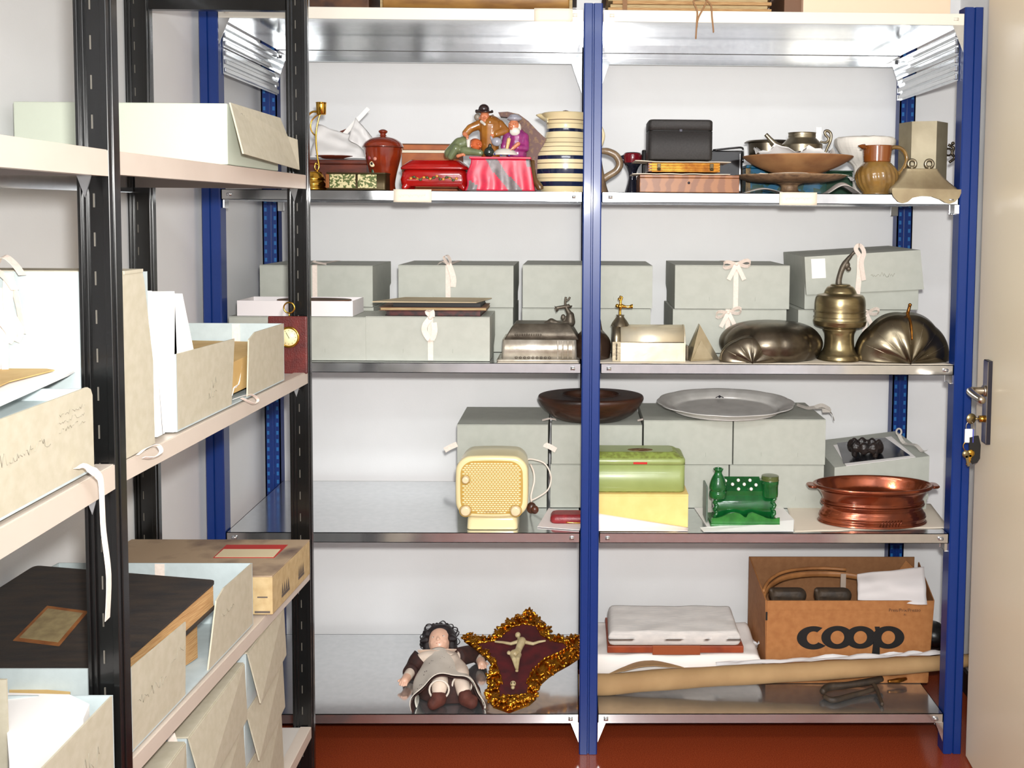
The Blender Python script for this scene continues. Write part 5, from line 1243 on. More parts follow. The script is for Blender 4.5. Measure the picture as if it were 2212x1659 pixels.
# hexagonal flask
Y = .16; s = sc(Y); a, b = P(1944, 330, Y), P(2042, 330, Y); c = (a+b)/2; r = (b.x-a.x)/2
t = thing('hexagonal_flask', 'six-sided pewter flask with a cast ornament on its side', 'flask', (c.x, Y, Z2), rotz=0)
h = yz(258, Y)-Z2
ang = [math.radians(v) for v in (180-12, 235-12, 295-12, 360-12, 55-12, 115-12)]
build('body', MB().add([(r*1.02*math.cos(q_), r*math.sin(q_), 0) for q_ in ang]+[(r*1.02*math.cos(q_), r*math.sin(q_), h) for q_ in ang], [(5,4,3,2,1,0),(6,7,8,9,10,11)]+[(i,(i+1)%6,(i+1)%6+6,i+6) for i in range(6)]), mat('flask_pewter', (160,150,126), .55, metal=.4, rgb2=(132,122,98), scale=10, bump=.1), t)
build('ornament', MB().tube([(r+.004,-.01,h*.70),(r+.018,-.012,h*.66),(r+.014,-.012,h*.58),(r+.022,-.012,h*.52),(r+.008,-.01,h*.46)], .004, 8).tube([(r+.004+.010*math.cos(k),-.012,h*.60+.010*math.sin(k)) for k in [i*PI/5 for i in range(10)]], .003, 6, closed=True).ball((r+.016,-.012,h*.72),.005), M_pewterd, t)
# tureen / trapezoidal pewter vessel in front
Y = .015; s = sc(Y); c = P(1997, 400, Y)
t = thing('pewter_vessel', 'bell-shaped pewter vessel with two rings and a scalloped apron overhanging the shelf edge', 'vessel', (c.x, Y+.045, Z2))
z = lambda py: yz(py, Y)-Z2
hw = lambda v: v*s
k_ = 5
build('body', rloft([(hw(73),.046,z(411)-.0 if z(411) > 0 else .001,.010),(hw(75),.048,z(402),.010),(hw(72),.046,z(398),.010),(hw(58),.040,z(386),.010),(hw(47),.034,z(374),.010),(hw(40),.030,z(364),.010),(hw(36),.028,z(358),.008),(hw(36),.028,z(356),.008)]), mat('aged_pewter', (170,156,126), .42, metal=.6, rgb2=(140,124,98), scale=12, bump=.1), t)
ap = [(-75,402),(-74,412),(-70,420),(-60,430),(-50,433),(-40,430),(-30,421),(-10,417),(12,418),(30,424),(42,431),(52,433),(62,429),(71,420),(75,410),(75,402)]
build('apron', MB().prism([(v*s, z(y)) for v, y in ap], .003, Matrix.Translation((0, -.0615, 0))), mat('aged_pewter', (170,156,126)), t)
build('apron_web', MB().box(-hw(70), hw(70), -.0585, -.044, z(404), z(402), .001), mat('aged_pewter', (170,156,126)), t)
for v in (-19, 19):
    build('ring', MB().tube([(v*s+.0105*math.cos(k*PI/10), -.012, z(345)+.0105*math.sin(k*PI/10)) for k in range(20)], .0042, 8, closed=True), M_pewter, t)
    build('ring_neck', MB().capsule((v*s, -.012, z(357)), (v*s, -.012, z(352)), .005, .004), M_pewter, t)
# ================================================================ on the top shelf (Z1): only their lowest parts show
def tall(name, label, cat, xl, xr, Y, dep, h, m, lidm=None):
    a, b = P(xl, 18, Y), P(xr, 18, Y); w = (b.x-a.x)/2
    t = thing(name, label, cat, ((a.x+b.x)/2, Y+dep/2, Z1)); return t, w
t, w = tall('box', 'dark patterned box at the left end of the top shelf', 'box', 668, 797, .05, .2, .16, None)
build('body', MB().box(-w, w, -.1, .1, 0, .12, .003), mat('dark_lacquer', (54,30,20), .3, rgb2=(96,60,30), scale=25), t); build('lid', MB().box(-w-.002, w+.002, -.102, .102, .1205, .15, .003), mat('dark_lacquer', (54,30,20)), t)
t, w = tall('book', 'very large old book with tan leather edge on the top shelf', 'book', 808, 1246, .03, .3, .09, None)
M_tanl = mat('tan_leather', (168,124,62), .5, rgb2=(128,88,44), scale=9, stretch=(1,1,4))
build('cover', MB().box(-w, w, -.15, .15, 0, .006, .001), mat('dark_brown_leather', (70,44,28), .45), t); build('cover', MB().box(-w, w, -.15, .15, .075, .081, .001), mat('dark_brown_leather', (70,44,28)), t)
build('spine', rloft([(w-.02,.006,0,.005),(w-.02,.006,.068,.005)], M=Matrix.Translation((0,-.138,.0065))), M_tanl, t)
build('page_block', MB().box(-w+.012, w-.012, -.13, .145, .0065, .0745), mat('page_edges', (196,176,132)), t)
t, w = tall('book', 'old book with uneven yellowed pages tied with brown string', 'book', 1304, 1692, .03, .28, .08, None)
build('cover', MB().box(-w, w, -.14, .14, 0, .004, .001), mat('dark_brown_leather', (70,44,28)), t); build('cover', MB().box(-w, w, -.14, .14, .07, .074, .001), mat('dark_brown_leather', (70,44,28)), t)
for k in range(7): build('page_bundle', MB().box(-w+.012+.006*(k%3), w-.03-.01*(k%2), -.135+.004*(k%2), .13, .0045+.009*k, .013+.009*k, .001), [mat('old_pages', (206,160,96)), mat('page_edges', (196,176,132))][k%2], t)
build('strap', MB().box(-w+.05, -w+.062, -.142, .142, -.0004, .0745), mat('brown_strap', (130,90,50), .6), t)
s0 = P(1510, 20, .028)
def sp(px, py, y=-.006): q_ = P(px, py, y); return (q_.x, q_.y, q_.z)
M_str = mat('jute_string', (150,112,76), .85)
single('string', MB().tube([sp(1520,-6,.02), sp(1512,-2,-.008), sp(1498,2), sp(1506,24), sp(1505,50), sp(1503,84)], .0022, 6).tube([sp(1505,60), sp(1508,40), sp(1518,20), sp(1526,4), sp(1524,-4,-.008)], .0022, 6).tube([sp(1526,0,-.008), sp(1536,12), sp(1538,36), sp(1541,66), sp(1540,69)], .0022, 6), M_str, 'brown jute string with loose ends hanging over the top shelf edge', 'string')
t, w = tall('box', 'plain brown box between the tied book and the pink folders', 'box', 1694, 1735, .04, .2, .1, None)
build('body', MB().box(-w, w, -.1, .1, 0, .09, .002), mat('brown_board', (112,78,54)), t); build('lid', MB().box(-w-.001, w+.001, -.101, .101, .0905, .11, .002), mat('brown_board', (112,78,54)), t)
t, w = tall('box', 'salmon-pink card box on a pink sheet at the right end of the top shelf', 'box', 1735, 2053, .02, .25, .12, None)
M_salm = mat('salmon_card', (240,206,178), .7); build('body', MB().box(-w, w, -.125, .125, .0012, .09, .001), M_salm, t); build('lid', MB().box(-w-.001, w+.001, -.126, .126, .0905, .12, .001), M_salm, t)
build('bottom_sheet', MB().box(-w+.002, w-.002, -.128, .12, 0, .0011), mat('pink_card', (232,138,148), .7), t)
# ================================================================ middle shelf (Z3): pewter
Y = .036; s = sc(Y); o0 = P(1165, 781, Y)
t = thing('pewter_cistern', 'dull pewter wall cistern lying down with a dolphin-shaped tap on top', 'cistern', (o0.x, Y+.06, Z3))
def L(px, py, dy=0, Y_=None, o=None):
    q = P(px, py, (Y_ or Y)); return Vector((q.x-(o or o0).x, dy, (yb0-py)*s))
yb0 = 781.5
M_shell = mat('tarnished_pewter', (128,118,98), .26, metal=.95, rgb2=(74,66,52), scale=7, bump=.1, bscale=40, detail=7)
M_pwb = mat('bright_worn_pewter', (214,208,196), .36, metal=.55, rgb2=(160,150,134), scale=18, bump=.15, bscale=60, detail=7)
M_pwk = mat('dull_grey_pewter', (104,96,84), .5, metal=.6, rgb2=(78,70,60), scale=30, bump=.2, bscale=120)
hz = lambda py: (yb0-py)*s
hw = lambda px: px*s
build('base_flange', rloft([(hw(90),.070,0,.006),(hw(90),.070,.003,.006),(hw(84),.066,.006,.006)], M=Matrix.Translation((-.003,0,0))), M_pwb, t)
bd = build('body', rloft([(hw(82),.064,.006,.008),(hw(80),.062,hz(735),.008)]), M_pwb, t)
build('shoulder', rloft([(hw(81),.063,hz(734.8),.004),(hw(72),.055,hz(719),.004),(hw(70),.053,hz(716),.004),(hw(60),.044,hz(703),.004),(hw(58),.042,hz(702),.004)], M=Matrix.Translation((.006,.004,0))), M_pwk, t)
for k in range(4): x = hw(40+11*k); build('reed', MB().capsule((x, -.0635, .008), (x, -.0635, hz(737)), .0018, .0018), M_pwb, bd)
for k in range(9): build('vent', MB().ball((hw(-50+k*9), -.0638, .009), (.0042,.0016,.003), u=8, v=6), M_pwk, bd)
for k in range(12): build('bead', MB().ball((hw(-52+k*5), -.0665+.0045, hz(724)), (.0022,.002,.0026), u=8, v=6), M_pwk, bd)
tap = build('dolphin_tap', blobs([('c', L(1178,703,-.01), L(1190,700,-.01), .005, .010), ('c', L(1190,700,-.01), L(1212,706,-.01), .010, .005), ('c', L(1212,706,-.01), L(1232,700,-.01), .006, .013), ('c', L(1232,700,-.01), L(1232,686,-.01), .014, .011), ('c', L(1232,686,-.01), L(1226,674,-.01), .010, .006), ('b', L(1216,690,-.01), (.007,.006,.009)), ('c', L(1226,676,-.01), L(1223,668,-.01), .006, .006)]), M_pwk, t); remesh(tap, .0018, 2)
build('spigot', MB().tube([L(1199,672,-.01), L(1202,671,-.01), L(1204,669,-.01), L(1228,665,-.01), L(1231,664,-.01)], [.009,.007,.0045,.0055,.007], 12), M_pwk, tap)
build('tap_key', MB().tube([L(1221,664,-.01), L(1221,654,-.01), L(1222,645,-.01)], .0032, 10).tube([L(1222,654,-.01), L(1228,650,-.01), L(1231,645,-.01)], .0028, 8), M_pwk, tap)
# dark bottle-shaped vase behind the post
Y = .10; s = sc(Y); c = P(1279, 770, Y); yb0 = 773
f = lambda w, y: (w*s, (773-y)*s)
t = thing('vase', 'dark brown bottle-shaped vase half hidden by the centre post', 'vase', (c.x, Y, Z3))
build('body', turned([(0,0), f(34,773), f(39,768), f(41,745), f(37,730), f(24,714), f(14,704), f(11,690), f(10,672), f(12,665), f(12,665), f(9,665), f(8,690), (0,f(0,692)[1])], 48), mat('dark_brown_glaze', (52,38,30), .2, coat=.6), t)
build('handle', MB().tube([(.010,-.004,f(0,690)[1]), (.018,-.004,f(0,688)[1]), (.021,-.004,f(0,700)[1]), (.024,-.004,f(0,712)[1]), (.030,-.004,f(0,722)[1])], .004, 10), mat('dark_brown_glaze', (52,38,30)), t)
# bright cistern with brass tap
Y = .036; s = sc(Y); o0 = P(1402, 781, Y); yb0 = 780
t = thing('pewter_cistern', 'bright round-topped pewter cistern with a brass tap standing on its left end', 'cistern', (o0.x, Y+.045, Z3))
M_brt = mat('bright_pewter', (236,226,200), .34, metal=.55, rgb2=(214,200,170), scale=10, bump=.1, bscale=40)
hz = lambda py: (yb0-py)*s; hw = lambda v: v*s
def dprof(sc_=1.0, zt=1.0):   # D-shaped section in local (y, z)
    out = [(-.045*sc_, 0), (-.045*sc_, hz(738)*zt)]
    for k in range(1, 12): a = PI*k/12; out.append((-.045*sc_*math.cos(a), (hz(738)+(hz(703)-hz(738))*math.sin(a))*zt))
    return out+[(.045*sc_, hz(738)*zt), (.045*sc_, 0)]
def dext(x0, x1, sc_=1.0, zt=1.0):
    pr = dprof(sc_, zt); n = len(pr)
    mb = MB(); mb.add([(x0, y, z) for y, z in pr]+[(x1, y, z) for y, z in pr], [tuple(range(n)), tuple(reversed(range(n, 2*n)))]+[((i+1)%n, i, i+n, (i+1)%n+n) for i in range(n)], False)
    for i in range(3, 2+n): 
        if i < len(mb.sm): mb.sm[i] = True
    return mb
bd = build('body', dext(hw(-68), hw(76)), M_brt, t)
build('end_band', dext(hw(-80), hw(-62), 1.04, 1.02), M_pewter, t)
build('end_cap', dext(hw(76.2), hw(79), 1.03, 1.01), M_brt, t)
build('seam', MB().capsule((hw(-66), -.0455, hz(738)), (hw(75), -.0455, hz(738)), .0012, .0012), M_pewterd, bd)
build('beading', MB().tube([(hw(-71), -.0475, .004+.0045*k) for k in range(11)], [.0016+.0008*(k%2) for k in range(11)], 8), M_pwk, t)
nk = build('neck', turned([(.026,hz(706)),(.021,hz(698)),(.012,hz(688)),(.010,hz(684)),(.012,hz(682)),(0,hz(681.5))], 28, M=Matrix.Translation((hw(-62),0,0))), M_pewter, t)
tp_ = build('brass_tap', MB().tube([L(1341,682), L(1341,672), L(1342,664)], [.004,.0035,.006], 12).ball(L(1341,663), (.008,.007,.0065)).tube([L(1344,662), L(1354,664), L(1362,664), L(1366,663), L(1369,663)], [.006,.0035,.004,.0055,.0065], 12).ball(L(1335,662), .0055), M_brass, t)
build('tap_key', MB().tube([L(1342,660), L(1343,650), L(1346,642)], [.004,.0032,.0032], 10).tube([L(1343,650), L(1337,645)], .0032, 8).tube([L(1346,643), L(1340,641)], .0028, 8), M_brass, tp_)
# wedge
Y = .04; s = sc(Y)
A = {k: P(*v, Y) for k, v in dict(bl=(1484,776), bm=(1492,777), br=(1558,768), ap=(1514,703), ml=(1488,735)).items()}
t = thing('pewter_wedge', 'small wedge-shaped pewter corner piece between the bright cistern and the moulds', 'ornament', (A['bm'].x, Y+.03, Z3))
o_ = Vector((A['bm'].x, Y+.03, Z3))
def V(k, dy, z=None): p = A[k]-o_; return (p.x, dy, 0.0005 if z is None else p.z)
vs = [V('bl',.02), V('bm',-.03), V('br',.0), V('bl',.05), V('ap',-.005,1), V('ap',.02,1)]
build('body', MB().add(vs, [(0,1,2),(0,2,3),(1,0,4),(1,4,2),(4,5,2),(2,5,3),(0,3,5),(0,5,4)]), M_pewterl, t)
build('raised_panel', MB().add([(V('bm',-.031)[0]+.006,-.0305,.006),(V('br',0)[0]-.02,-.013,.006),(V('ap',0)[0]+.004,-.012,.056),(V('bm',-.03)[0]+.006,-.0255,.006),(V('br',0)[0]-.02,-.008,.006),(V('ap',0)[0]+.004,-.007,.056)], [(0,1,2),(5,4,3),(0,3,4,1),(1,4,5,2),(2,5,3,0)]), M_pewterl, t)
build('side_frame', MB().box(V('bl',0)[0]-.001, V('bl',0)[0]+.006, -.012, .02, 0.0005, .040, .001), M_pewterd, t)
# large melon mould
Y = .125; s = sc(Y); c = P(1665, 770, Y); yb0 = 770
t = thing('pewter_mould', 'large dark pewter lobed melon-shaped mould', 'mould', (c.x, Y, Z3))
hgt = (yb0-690)*s
pr = [(112*s*math.sin(min(1, .62+.38*k/6)*PI/2) if k < 6 else 112*s*max(math.cos((k-6)/14*PI/2), 0)**.62, hgt*(.42*k/6 if k < 6 else .42+.58*math.sin((k-6)/14*PI/2)**1.1)) for k in range(21)]
build('body', turned(pr, 120, 1, .82, sub=0, flute=lambda a, r, z: 1+.05*abs(math.sin(a*4.5+.6))**.6-.04), M_pewterd, t)
# fluted fans
def shell(name, label, px, py, hwpx, hpx, Y, bulge, n, m, tilt=0.0, rim=None, ribs=None):
    s = sc(Y); c = P(px, py, Y)
    t = thing(name, label, 'mould', (c.x, Y, Z3)); R, H = hwpx*s, hpx*s
    def f(u, v):
        a = PI*u; rr = (1-v)
        sc_ = 1+.035*abs(math.sin(a*n/2))*rr**2
        y = -bulge*math.sqrt(max(1-rr**2.2, 0))*(.75+.25*math.sin(a))+.004*math.sin(a*n)*rr*(1-rr)*3+bulge*.0
        return Vector((-R*rr*math.cos(a)*sc_, y+bulge*.3, .0008+H*rr*math.sin(a)*sc_))
    b = build('shell', MB().grid(f, 96, 20, .0016), m, t)
    # flat closing back
    back = [(-R*math.cos(PI*k/48)*(1+.035*abs(math.sin(PI*k/48*n/2))), .0008+H*math.sin(PI*k/48)*(1+.035*abs(math.sin(PI*k/48*n/2)))) for k in range(49)]
    build('back', MB().prism(list(reversed(back)), .002, Matrix.Translation((0, bulge*.3+.001, 0))), m, t)
    for k in range(1, n):
        a = PI*k/n; pts = [f(k/n, v)+Vector((0,-.0006,0)) for v in (.05,.15,.3,.45,.6)]
        if ribs: build('rib', MB().tube(pts, .0013, 6), ribs, b)
    if rim: build('rim', MB().tube([f(k/60, 0)+Vector((0,-.001,0)) for k in range(61)], .0018, 6), rim, b)
    return t, f
shell('pewter_mould', 'small dark scallop-shaped mould with light rim leaning before the melon mould', 1622, 780, 66, 54, .032, .035, 6, M_pewterd, rim=M_pewter, ribs=M_pewter)
t, f_ = shell('pewter_mould', 'wide pewter scallop-shell mould at the right end with a brass stem', 1953, 779, 103, 104, .06, .075, 8, M_shell, ribs=M_pewter)
s = sc(.03); st = [f_(.52, v)+Vector((0,-.004,0)) for v in (.02,.15,.3,.5)]
build('brass_stem', MB().tube([st[0]+Vector((.004,0,.022)), st[0]+Vector((.001,-.001,.010))]+st, [.004,.0045,.005,.0035,.003,.002], 10).ball(st[0]+Vector((.005,0,.026)), .005), mat('aged_brass', (170,112,44), .3, metal=.9, rgb2=(120,76,30), scale=60), t)
# tall vessel
Y = .095; s = sc(Y); c = P(1812, 775, Y)
f = lambda w, y: (w*s, (778-y)*s)
t = thing('pewter_pot', 'tall pewter pot upside down with drum body, waisted foot and long cast spout', 'pot', (c.x, Y, Z3))
M_pot = mat('yellowed_pewter', (158,144,108), .28, metal=.9, rgb2=(118,104,76), scale=12, bump=.08, bscale=30, stretch=(1,1,3))
build('body', turned([(0,0), f(44,778), f(45,775), f(43,768), f(38,762), f(33,752), f(31,735), f(32,720), f(36,712), f(36,712), f(37,709), f(52,704), f(55,700), f(57,692), f(57,692), f(55,688), f(54,670), f(54,655), f(52,643), f(48,637), f(48,637), f(36,634), f(33,628), f(28,620), f(22,617), f(20,614), f(12,613), (0, f(0,612)[1])], 64, sub=5), M_pot, t)
for y in (684, 672): build('ring_moulding', MB().lathe([f(54.4,y+1.3), f(56.4,y), f(54.4,y-1.3)], 64), M_pot, t)
q = lambda px, py: (P(px, py, Y).x-c.x, 0, (778-py)*s)
build('cast_spout', MB().tube([q(1812,618), q(1812,606), q(1815,592), q(1820,578), q(1826,568), q(1831,560), q(1836,554), q(1840,549), q(1845,544)], [.0095,.008,.0075,.008,.0085,.006,.0055,.004,.0045], 12).ball(q(1829,572), (.0095,.009,.011)).ball(q(1833,580), (.007,.008,.007)), M_pwk, t)
# papers beneath
for (x0, x1, lab, sd) in ((1075, 1250, 'thin tissue under the dolphin-tap cistern', 1), (1290, 1560, 'thin tissue under the bright cistern and wedge', 2), (1560, 2056, 'long crumpled tissue under the moulds and the tall pot', 3)):
    a, b = P(x0, 783, .02), P(x1, 783, .02)
    mb = MB().grid(lambda u, v: Vector((lerp(a.x, b.x, u), .008+.13*v, Z3-.0009+.0012*max(0, noise.noise(Vector((u*9, v*2, sd))))*(1 if v < .12 else 0)+.0002)), 40, 8, .0003)
    single('tissue_paper', mb, mat('cream_tissue', (226,214,196)), lab, 'tissue paper')
# ================================================================ fourth shelf (Z4)
topz = max(TZ)+.0025
# wooden mould
Y = .30; s = sc(Y); c = P(1276, 900, Y); zb_ = TZ[1]+.001
M_wm = mat('dark_carved_wood', (70,38,22), .4, rgb2=(34,20,14), scale=9, stretch=(1,1,3), bump=.3, bscale=30, coat=.2)
t = thing('wooden_mould', 'oval boat-shaped dark wooden mould resting on the archive boxes', 'mould', (c.x, Y, zb_))
R = 115*s; H = (893-838)*s
build('body', turned([(0,0),(R*.50,0),(R*.62,H*.05),(R*.80,H*.28),(R*.93,H*.58),(R*1.0,H*.82),(R*.99,H*.95),(R*.95,H*.99),(R*.95,H*.99),(R*.60,H*1.0),(R*.54,H*1.0),(R*.52,H*.98),(R*.50,H*.85),(R*.40,H*.7),(0,H*.66)], 72, 1, .72), M_wm, t)
build('carved_lip', MB().tube([(R*.54*math.cos(k*PI/24), R*.54*.72*math.sin(k*PI/24), H*.995) for k in range(48)], .003, 8, closed=True), M_wm, t)
# silver tray
Y = .30; s = sc(Y); c = P(1568, 880, Y)
M_silv = mat('silver_plate', (212,210,206), .35, metal=.12, rgb2=(196,194,190), scale=20)
tilt = math.radians(4)
t = thing('serving_tray', 'oval silver serving tray with scalloped rim lying on the archive boxes', 'tray', (c.x, Y+.01, topz+.009), rot=(tilt, 0, 0))
R = 148*s
fl_ = lambda a, r, z: 1+.022*abs(math.cos(a*6))*(r > R*.8)
build('tray_dish', turned([(0,0),(R*.72,0),(R*.78,.002),(R*.86,.014),(R*.90,.018),(R*.98,.021),(R,.023),(R,.023),(R*.985,.025),(R*.90,.020),(R*.85,.016),(R*.77,.004),(R*.70,.002),(0,.002)], 144, 1, .78, sub=2, flute=fl_), M_silv, t)
build('crest', MB().tube([(-.012,R*.56,.006),(-.006,R*.575,.008),(0,R*.565,.008),(.006,R*.575,.008),(.012,R*.56,.006)], .0014, 6).ball((0,R*.57,.009),.004), M_dark, t)
for k in range(12): a_ = PI/12+k*PI/6; build('rim_crease', MB().tube([(R*.86*math.cos(a_), R*.86*.78*math.sin(a_), .016), (R*.985*math.cos(a_), R*.985*.78*math.sin(a_), .0245)], .0008, 6), M_dark, t)
# radio
Y = .012; s = sc(Y); o0 = P(1062, 1150, Y)
M_rad = mat('ivory_bakelite', (232,216,166), .25, coat=.3); M_radd = mat('ochre_recess', (186,150,70), .5); M_radk = mat('knob_ivory', (228,206,168), .2, coat=.5)
t = thing('radio', 'small ivory table radio with woven-look grille and three round knobs', 'radio', (o0.x, Y+.07, Z4))
hz = lambda py: (1150.5-py)*s
hw = lambda v: v*s
build('stand', rloft([(hw(56),.055,0,.012),(hw(56),.055,.004,.012),(hw(55),.054,hz(1130),.012),(hw(52),.05,hz(1119),.012)]), M_rad, t)
T = Matrix.Translation((0, 0, 0))
def rr_face(hx, zc, hzz, r, bul=.04):   # TV-shaped outline in XZ, gently bowed sides
    out = []
    for (x, y) in rrect(hx, hzz, r, 8):
        out.append((x*(1+0*y), y+zc+bul*0))
    return out
zc_, hh_ = (hz(1122)+hz(985))/2+.002, (hz(985)-hz(1122))/2
def bowed(hx, hzz, r, n=9):
    pts = rrect(hx, hzz, r, n); out = []
    for i in range(len(pts)):
        a, b = pts[i], pts[(i+1) % len(pts)]; out.append(a)
        L_ = math.hypot(b[0]-a[0], b[1]-a[1])
        if L_ > .02:
            for k in range(1, 8): out.append((lerp(a[0], b[0], k/8), lerp(a[1], b[1], k/8)))
    res = []
    for x, y in out:
        res.append((x*(1+.035*(1-(y/hzz)**2)), y*(1+.055*(1-(x/hx)**2))))
    return res
lv = []
for (k, yy, r) in ((.90,-.072,.03),(.97,-.070,.034),(1.0,-.064,.036),(1.0,-.058,.036),(.99,0.0,.036),(.94,.05,.034),(.86,.066,.03)):
    lv.append(([(x*k, z*k+zc_+(.004 if yy > .03 else 0)) for x, z in bowed(hw(77), hh_*.955, r)], yy))
n = len(lv[0][0]); vs = [(x, yy, z) for pts, yy in lv for x, z in pts]
fs = [(i*n+j, (i+1)*n+j, (i+1)*n+(j+1)%n, i*n+(j+1)%n) for i in range(len(lv)-1) for j in range(n)]+[tuple(range(n)), tuple(reversed(range((len(lv)-1)*n, len(lv)*n)))]
cb = MB().add(vs, fs, True); cb.sm[-1] = False; cb.sm[-2] = False
cab = build('cabinet', cb, M_rad, t)
gp_ = [(x*.86, z*.86+zc_) for x, z in bowed(hw(77), hh_*.955, .036)]
gr = build('grille_recess', MB().prism(gp_, .0012, Matrix.Translation((0, -.0733, 0))), M_radd, t)
mb = MB(); hx = hw(77)*.86; hzz = hh_*.955*.86; rows = 26; dz = 2*hzz*1.04/rows; dx = .0088
for i in range(rows):
    z = zc_-hzz*1.02+dz*(i+.5); 
    for j in range(-9, 10):
        x = (j+(.5 if i % 2 else 0))*dx
        if (abs(x)/(hx*.99))**5+(abs(z-zc_)/(hzz*1.02))**5 > .86: continue
        mb.box(x-dx*.36, x+dx*.36, -.0752, -.0736, z-dz*.26, z+dz*.26)
build('grille', mb, mat('ivory_weave', (240,226,180), .4), t)
for (px, py, r) in ((1006,1034,8),(1006,1103,11),(1114,1103,11)):
    q = P(px, py, Y-.004); x, z = q.x-o0.x, (1150.5-py)*s
    Mk = Matrix.Translation((x, -.0755, z)) @ Euler((PI/2,0,0)).to_matrix().to_4x4()
    kb = build('knob', turned([(0,0),(r*s*.98,0),(r*s,.002),(r*s,.002),(r*s*.92,.007),(r*s*.7,.009),(0,.0095)], 32, M=Mk, sub=3), M_radk, t)
    build('knob_ring', MB().tube([(x+(r+2.2)*s*math.cos(k*PI/16), -.0758, z+(r+2.2)*s*math.sin(k*PI/16)) for k in range(32)], .0012, 6, closed=True), M_radd, kb)
mb = MB()
for k in range(9): x = -.018+.0042*k; mb.tube([(x, -.0766, hz(1107)), (x+.0012, -.0766, hz(1104)+.001*(k%2)), (x+.0028, -.0766, hz(1106.5))], .0005, 4)
build('maker_mark', mb, mat('faded_mark', (156,130,86), .5), t)
def RL(px, py, dy): q = P(px, py, Y+.07+dy); return Vector((q.x-o0.x, dy, q.z-Z4))
build('power_cord', MB().tube([RL(1088,979,.05), RL(1100,977,.04), RL(1120,984,.05), RL(1135,992,.07), RL(1150,992,.07), RL(1175,1000,.06), RL(1188,1020,.05), RL(1190,1040,.05), RL(1182,1060,.04), RL(1162,1074,.02), RL(1148,1081,.01)], .0022, 8).tube([RL(1146,1003,.06), RL(1153,1020,.04), RL(1154,1040,.03), RL(1150,1058,.02), RL(1147,1072,.01), RL(1148,1084,.01)], .0026, 8), mat('cord_white', (236,220,206), .5), t)
pg = build('plug', blobs([('b', RL(1148,1097,.0), (.014,.012,.016)), ('b', RL(1155,1101,-.01), (.011,.010,.012))]), mat('brown_plug', (90,46,28), .35, rgb2=(60,34,24), scale=60), t)
# red purse
Y = .10; a = P(1192, 1100, Y); s = sc(Y)
t = thing('purse', 'flat dark red leather purse with a gold edge beside the centre post', 'purse', (a.x+.045, Y, Z4+.0022))
M_purse = mat('dark_red_leather_soft', (150,42,46), .4, rgb2=(122,30,38), scale=40, bump=.2, bscale=200)
build('body', rloft([(.046,.028,0,.014),(.049,.030,.004,.014),(.048,.029,.014,.014),(.044,.025,.021,.014),(.038,.02,.023,.012)]), M_purse, t)
build('gold_clasp', MB().tube([(-.005,-.0305,.0045),(.02,-.031,.003),(.047,-.029,.003)], .0013, 6), M_brass, t)
def sheet(label, pts, th=.001, z=None, m=None, name='paper_sheet'):
    c = [G(x, y, z or Z4) for x, y in pts]; return single(name, plate(c, 0.0002, th), m or M_paper, label, 'paper')
M_pinkp = mat('off_white_paper', (238,226,222), .75)
sheet('white sheet of card at the shelf edge between the radio and the centre post', [(1161,1139),(1252,1146),(1262,1112),(1185,1099)], .0016, m=M_pinkp)
# yellow box
zt = None; pr_ = G(1486, 1139, Z4+.002); pl_ = P(1268, 1139, pr_.y)
d = Vector((-1,0,0)); nrm_ = Vector((0,1,0)); ang_ = 0.0; W = pr_.x-pl_.x; htY = P(1486, 1068, pr_.y).z-(Z4+.002)
cY = pr_+d*(W/2)+nrm_*.075
t = thing('box', 'pale yellow cardboard box standing under the green tin', 'box', (cY.x, cY.y, Z4+.002), rotz=ang_)
M_yel = mat('pale_yellow_card', (240,208,132), .65, rgb2=(234,200,122), scale=30)
build('body', MB().box(-W/2, W/2, -.075, .075, 0, htY-.005, .0008), M_yel, t); build('lid', MB().box(-W/2-.0005, W/2+.0005, -.0755, .0755, htY-.0049, htY, .0008), M_yel, t)
yb_ = pr_.y-.003; a, b = P(1285, 1108, yb_), G(1488, 1142, Z4+.0025); c, d_ = G(1292, 1147, Z4+.0012), G(1486, 1147, Z4+.0012)
single('paper_sheet', MB().grid(lambda u, v: lerp(lerp(c, d_, u), lerp(Vector((a.x, yb_, a.z)), Vector((b.x, yb_, Z4+.0025)), u), v)+Vector((0,0,-.004*math.sin(PI*v)*(1-u))), 14, 8, .0008), M_pinkp, 'white sheet curling up against the front of the yellow box', 'paper')
# green tin on it
yg = cY.y-.066+.005; s = sc(yg); zt0 = Z4+.002+htY+.001
a, b = P(1264, 1050, yg), P(1480, 1050, yg); w = (b.x-a.x)/2; hT = P(1400, 990, yg).z-zt0
t = thing('bread_tin', 'apple-green enamelled tin with rounded lid and red maker label', 'tin', ((a.x+b.x)/2, yg+.065, zt0))
M_tin = mat('apple_green_enamel', (150,164,100), .35, coat=.2, rgb2=(142,156,92), scale=20)
M_tinr = mat('rusty_green_enamel', (120,128,62), .45, rgb2=(146,162,80), scale=70, lo=.4, hi=.6)
build('body', rloft([(w-.003,.062,0,.014),(w,.065,.003,.016),(w,.065,hT*.28,.016),(w,.065,hT*.80,.016)], 6, mif=lambda i: 1 if i < 1 else 0), [M_tin, M_tinr], t)
lid = build('lid', rloft([(w+.001,.066,hT*.805,.016),(w+.001,.066,hT*.93,.017),(w-.003,.062,hT*.985,.017),(w-.010,.055,hT*1.01,.018),(w-.022,.044,hT*1.10,.02),(w-.03,.036,hT*1.115,.02)], 6, mif=lambda i: 0 if i < 2 else 1), [M_tin, M_tinr], t)
x = P(1383, 1007, yg).x-(a.x+b.x)/2
rl = build('maker_label', MB().box(x-.019, x+.019, -.0672, -.0662, hT*.83, hT*.83+.006, .0003), mat('label_redpaint', (190,36,28), .4), lid)
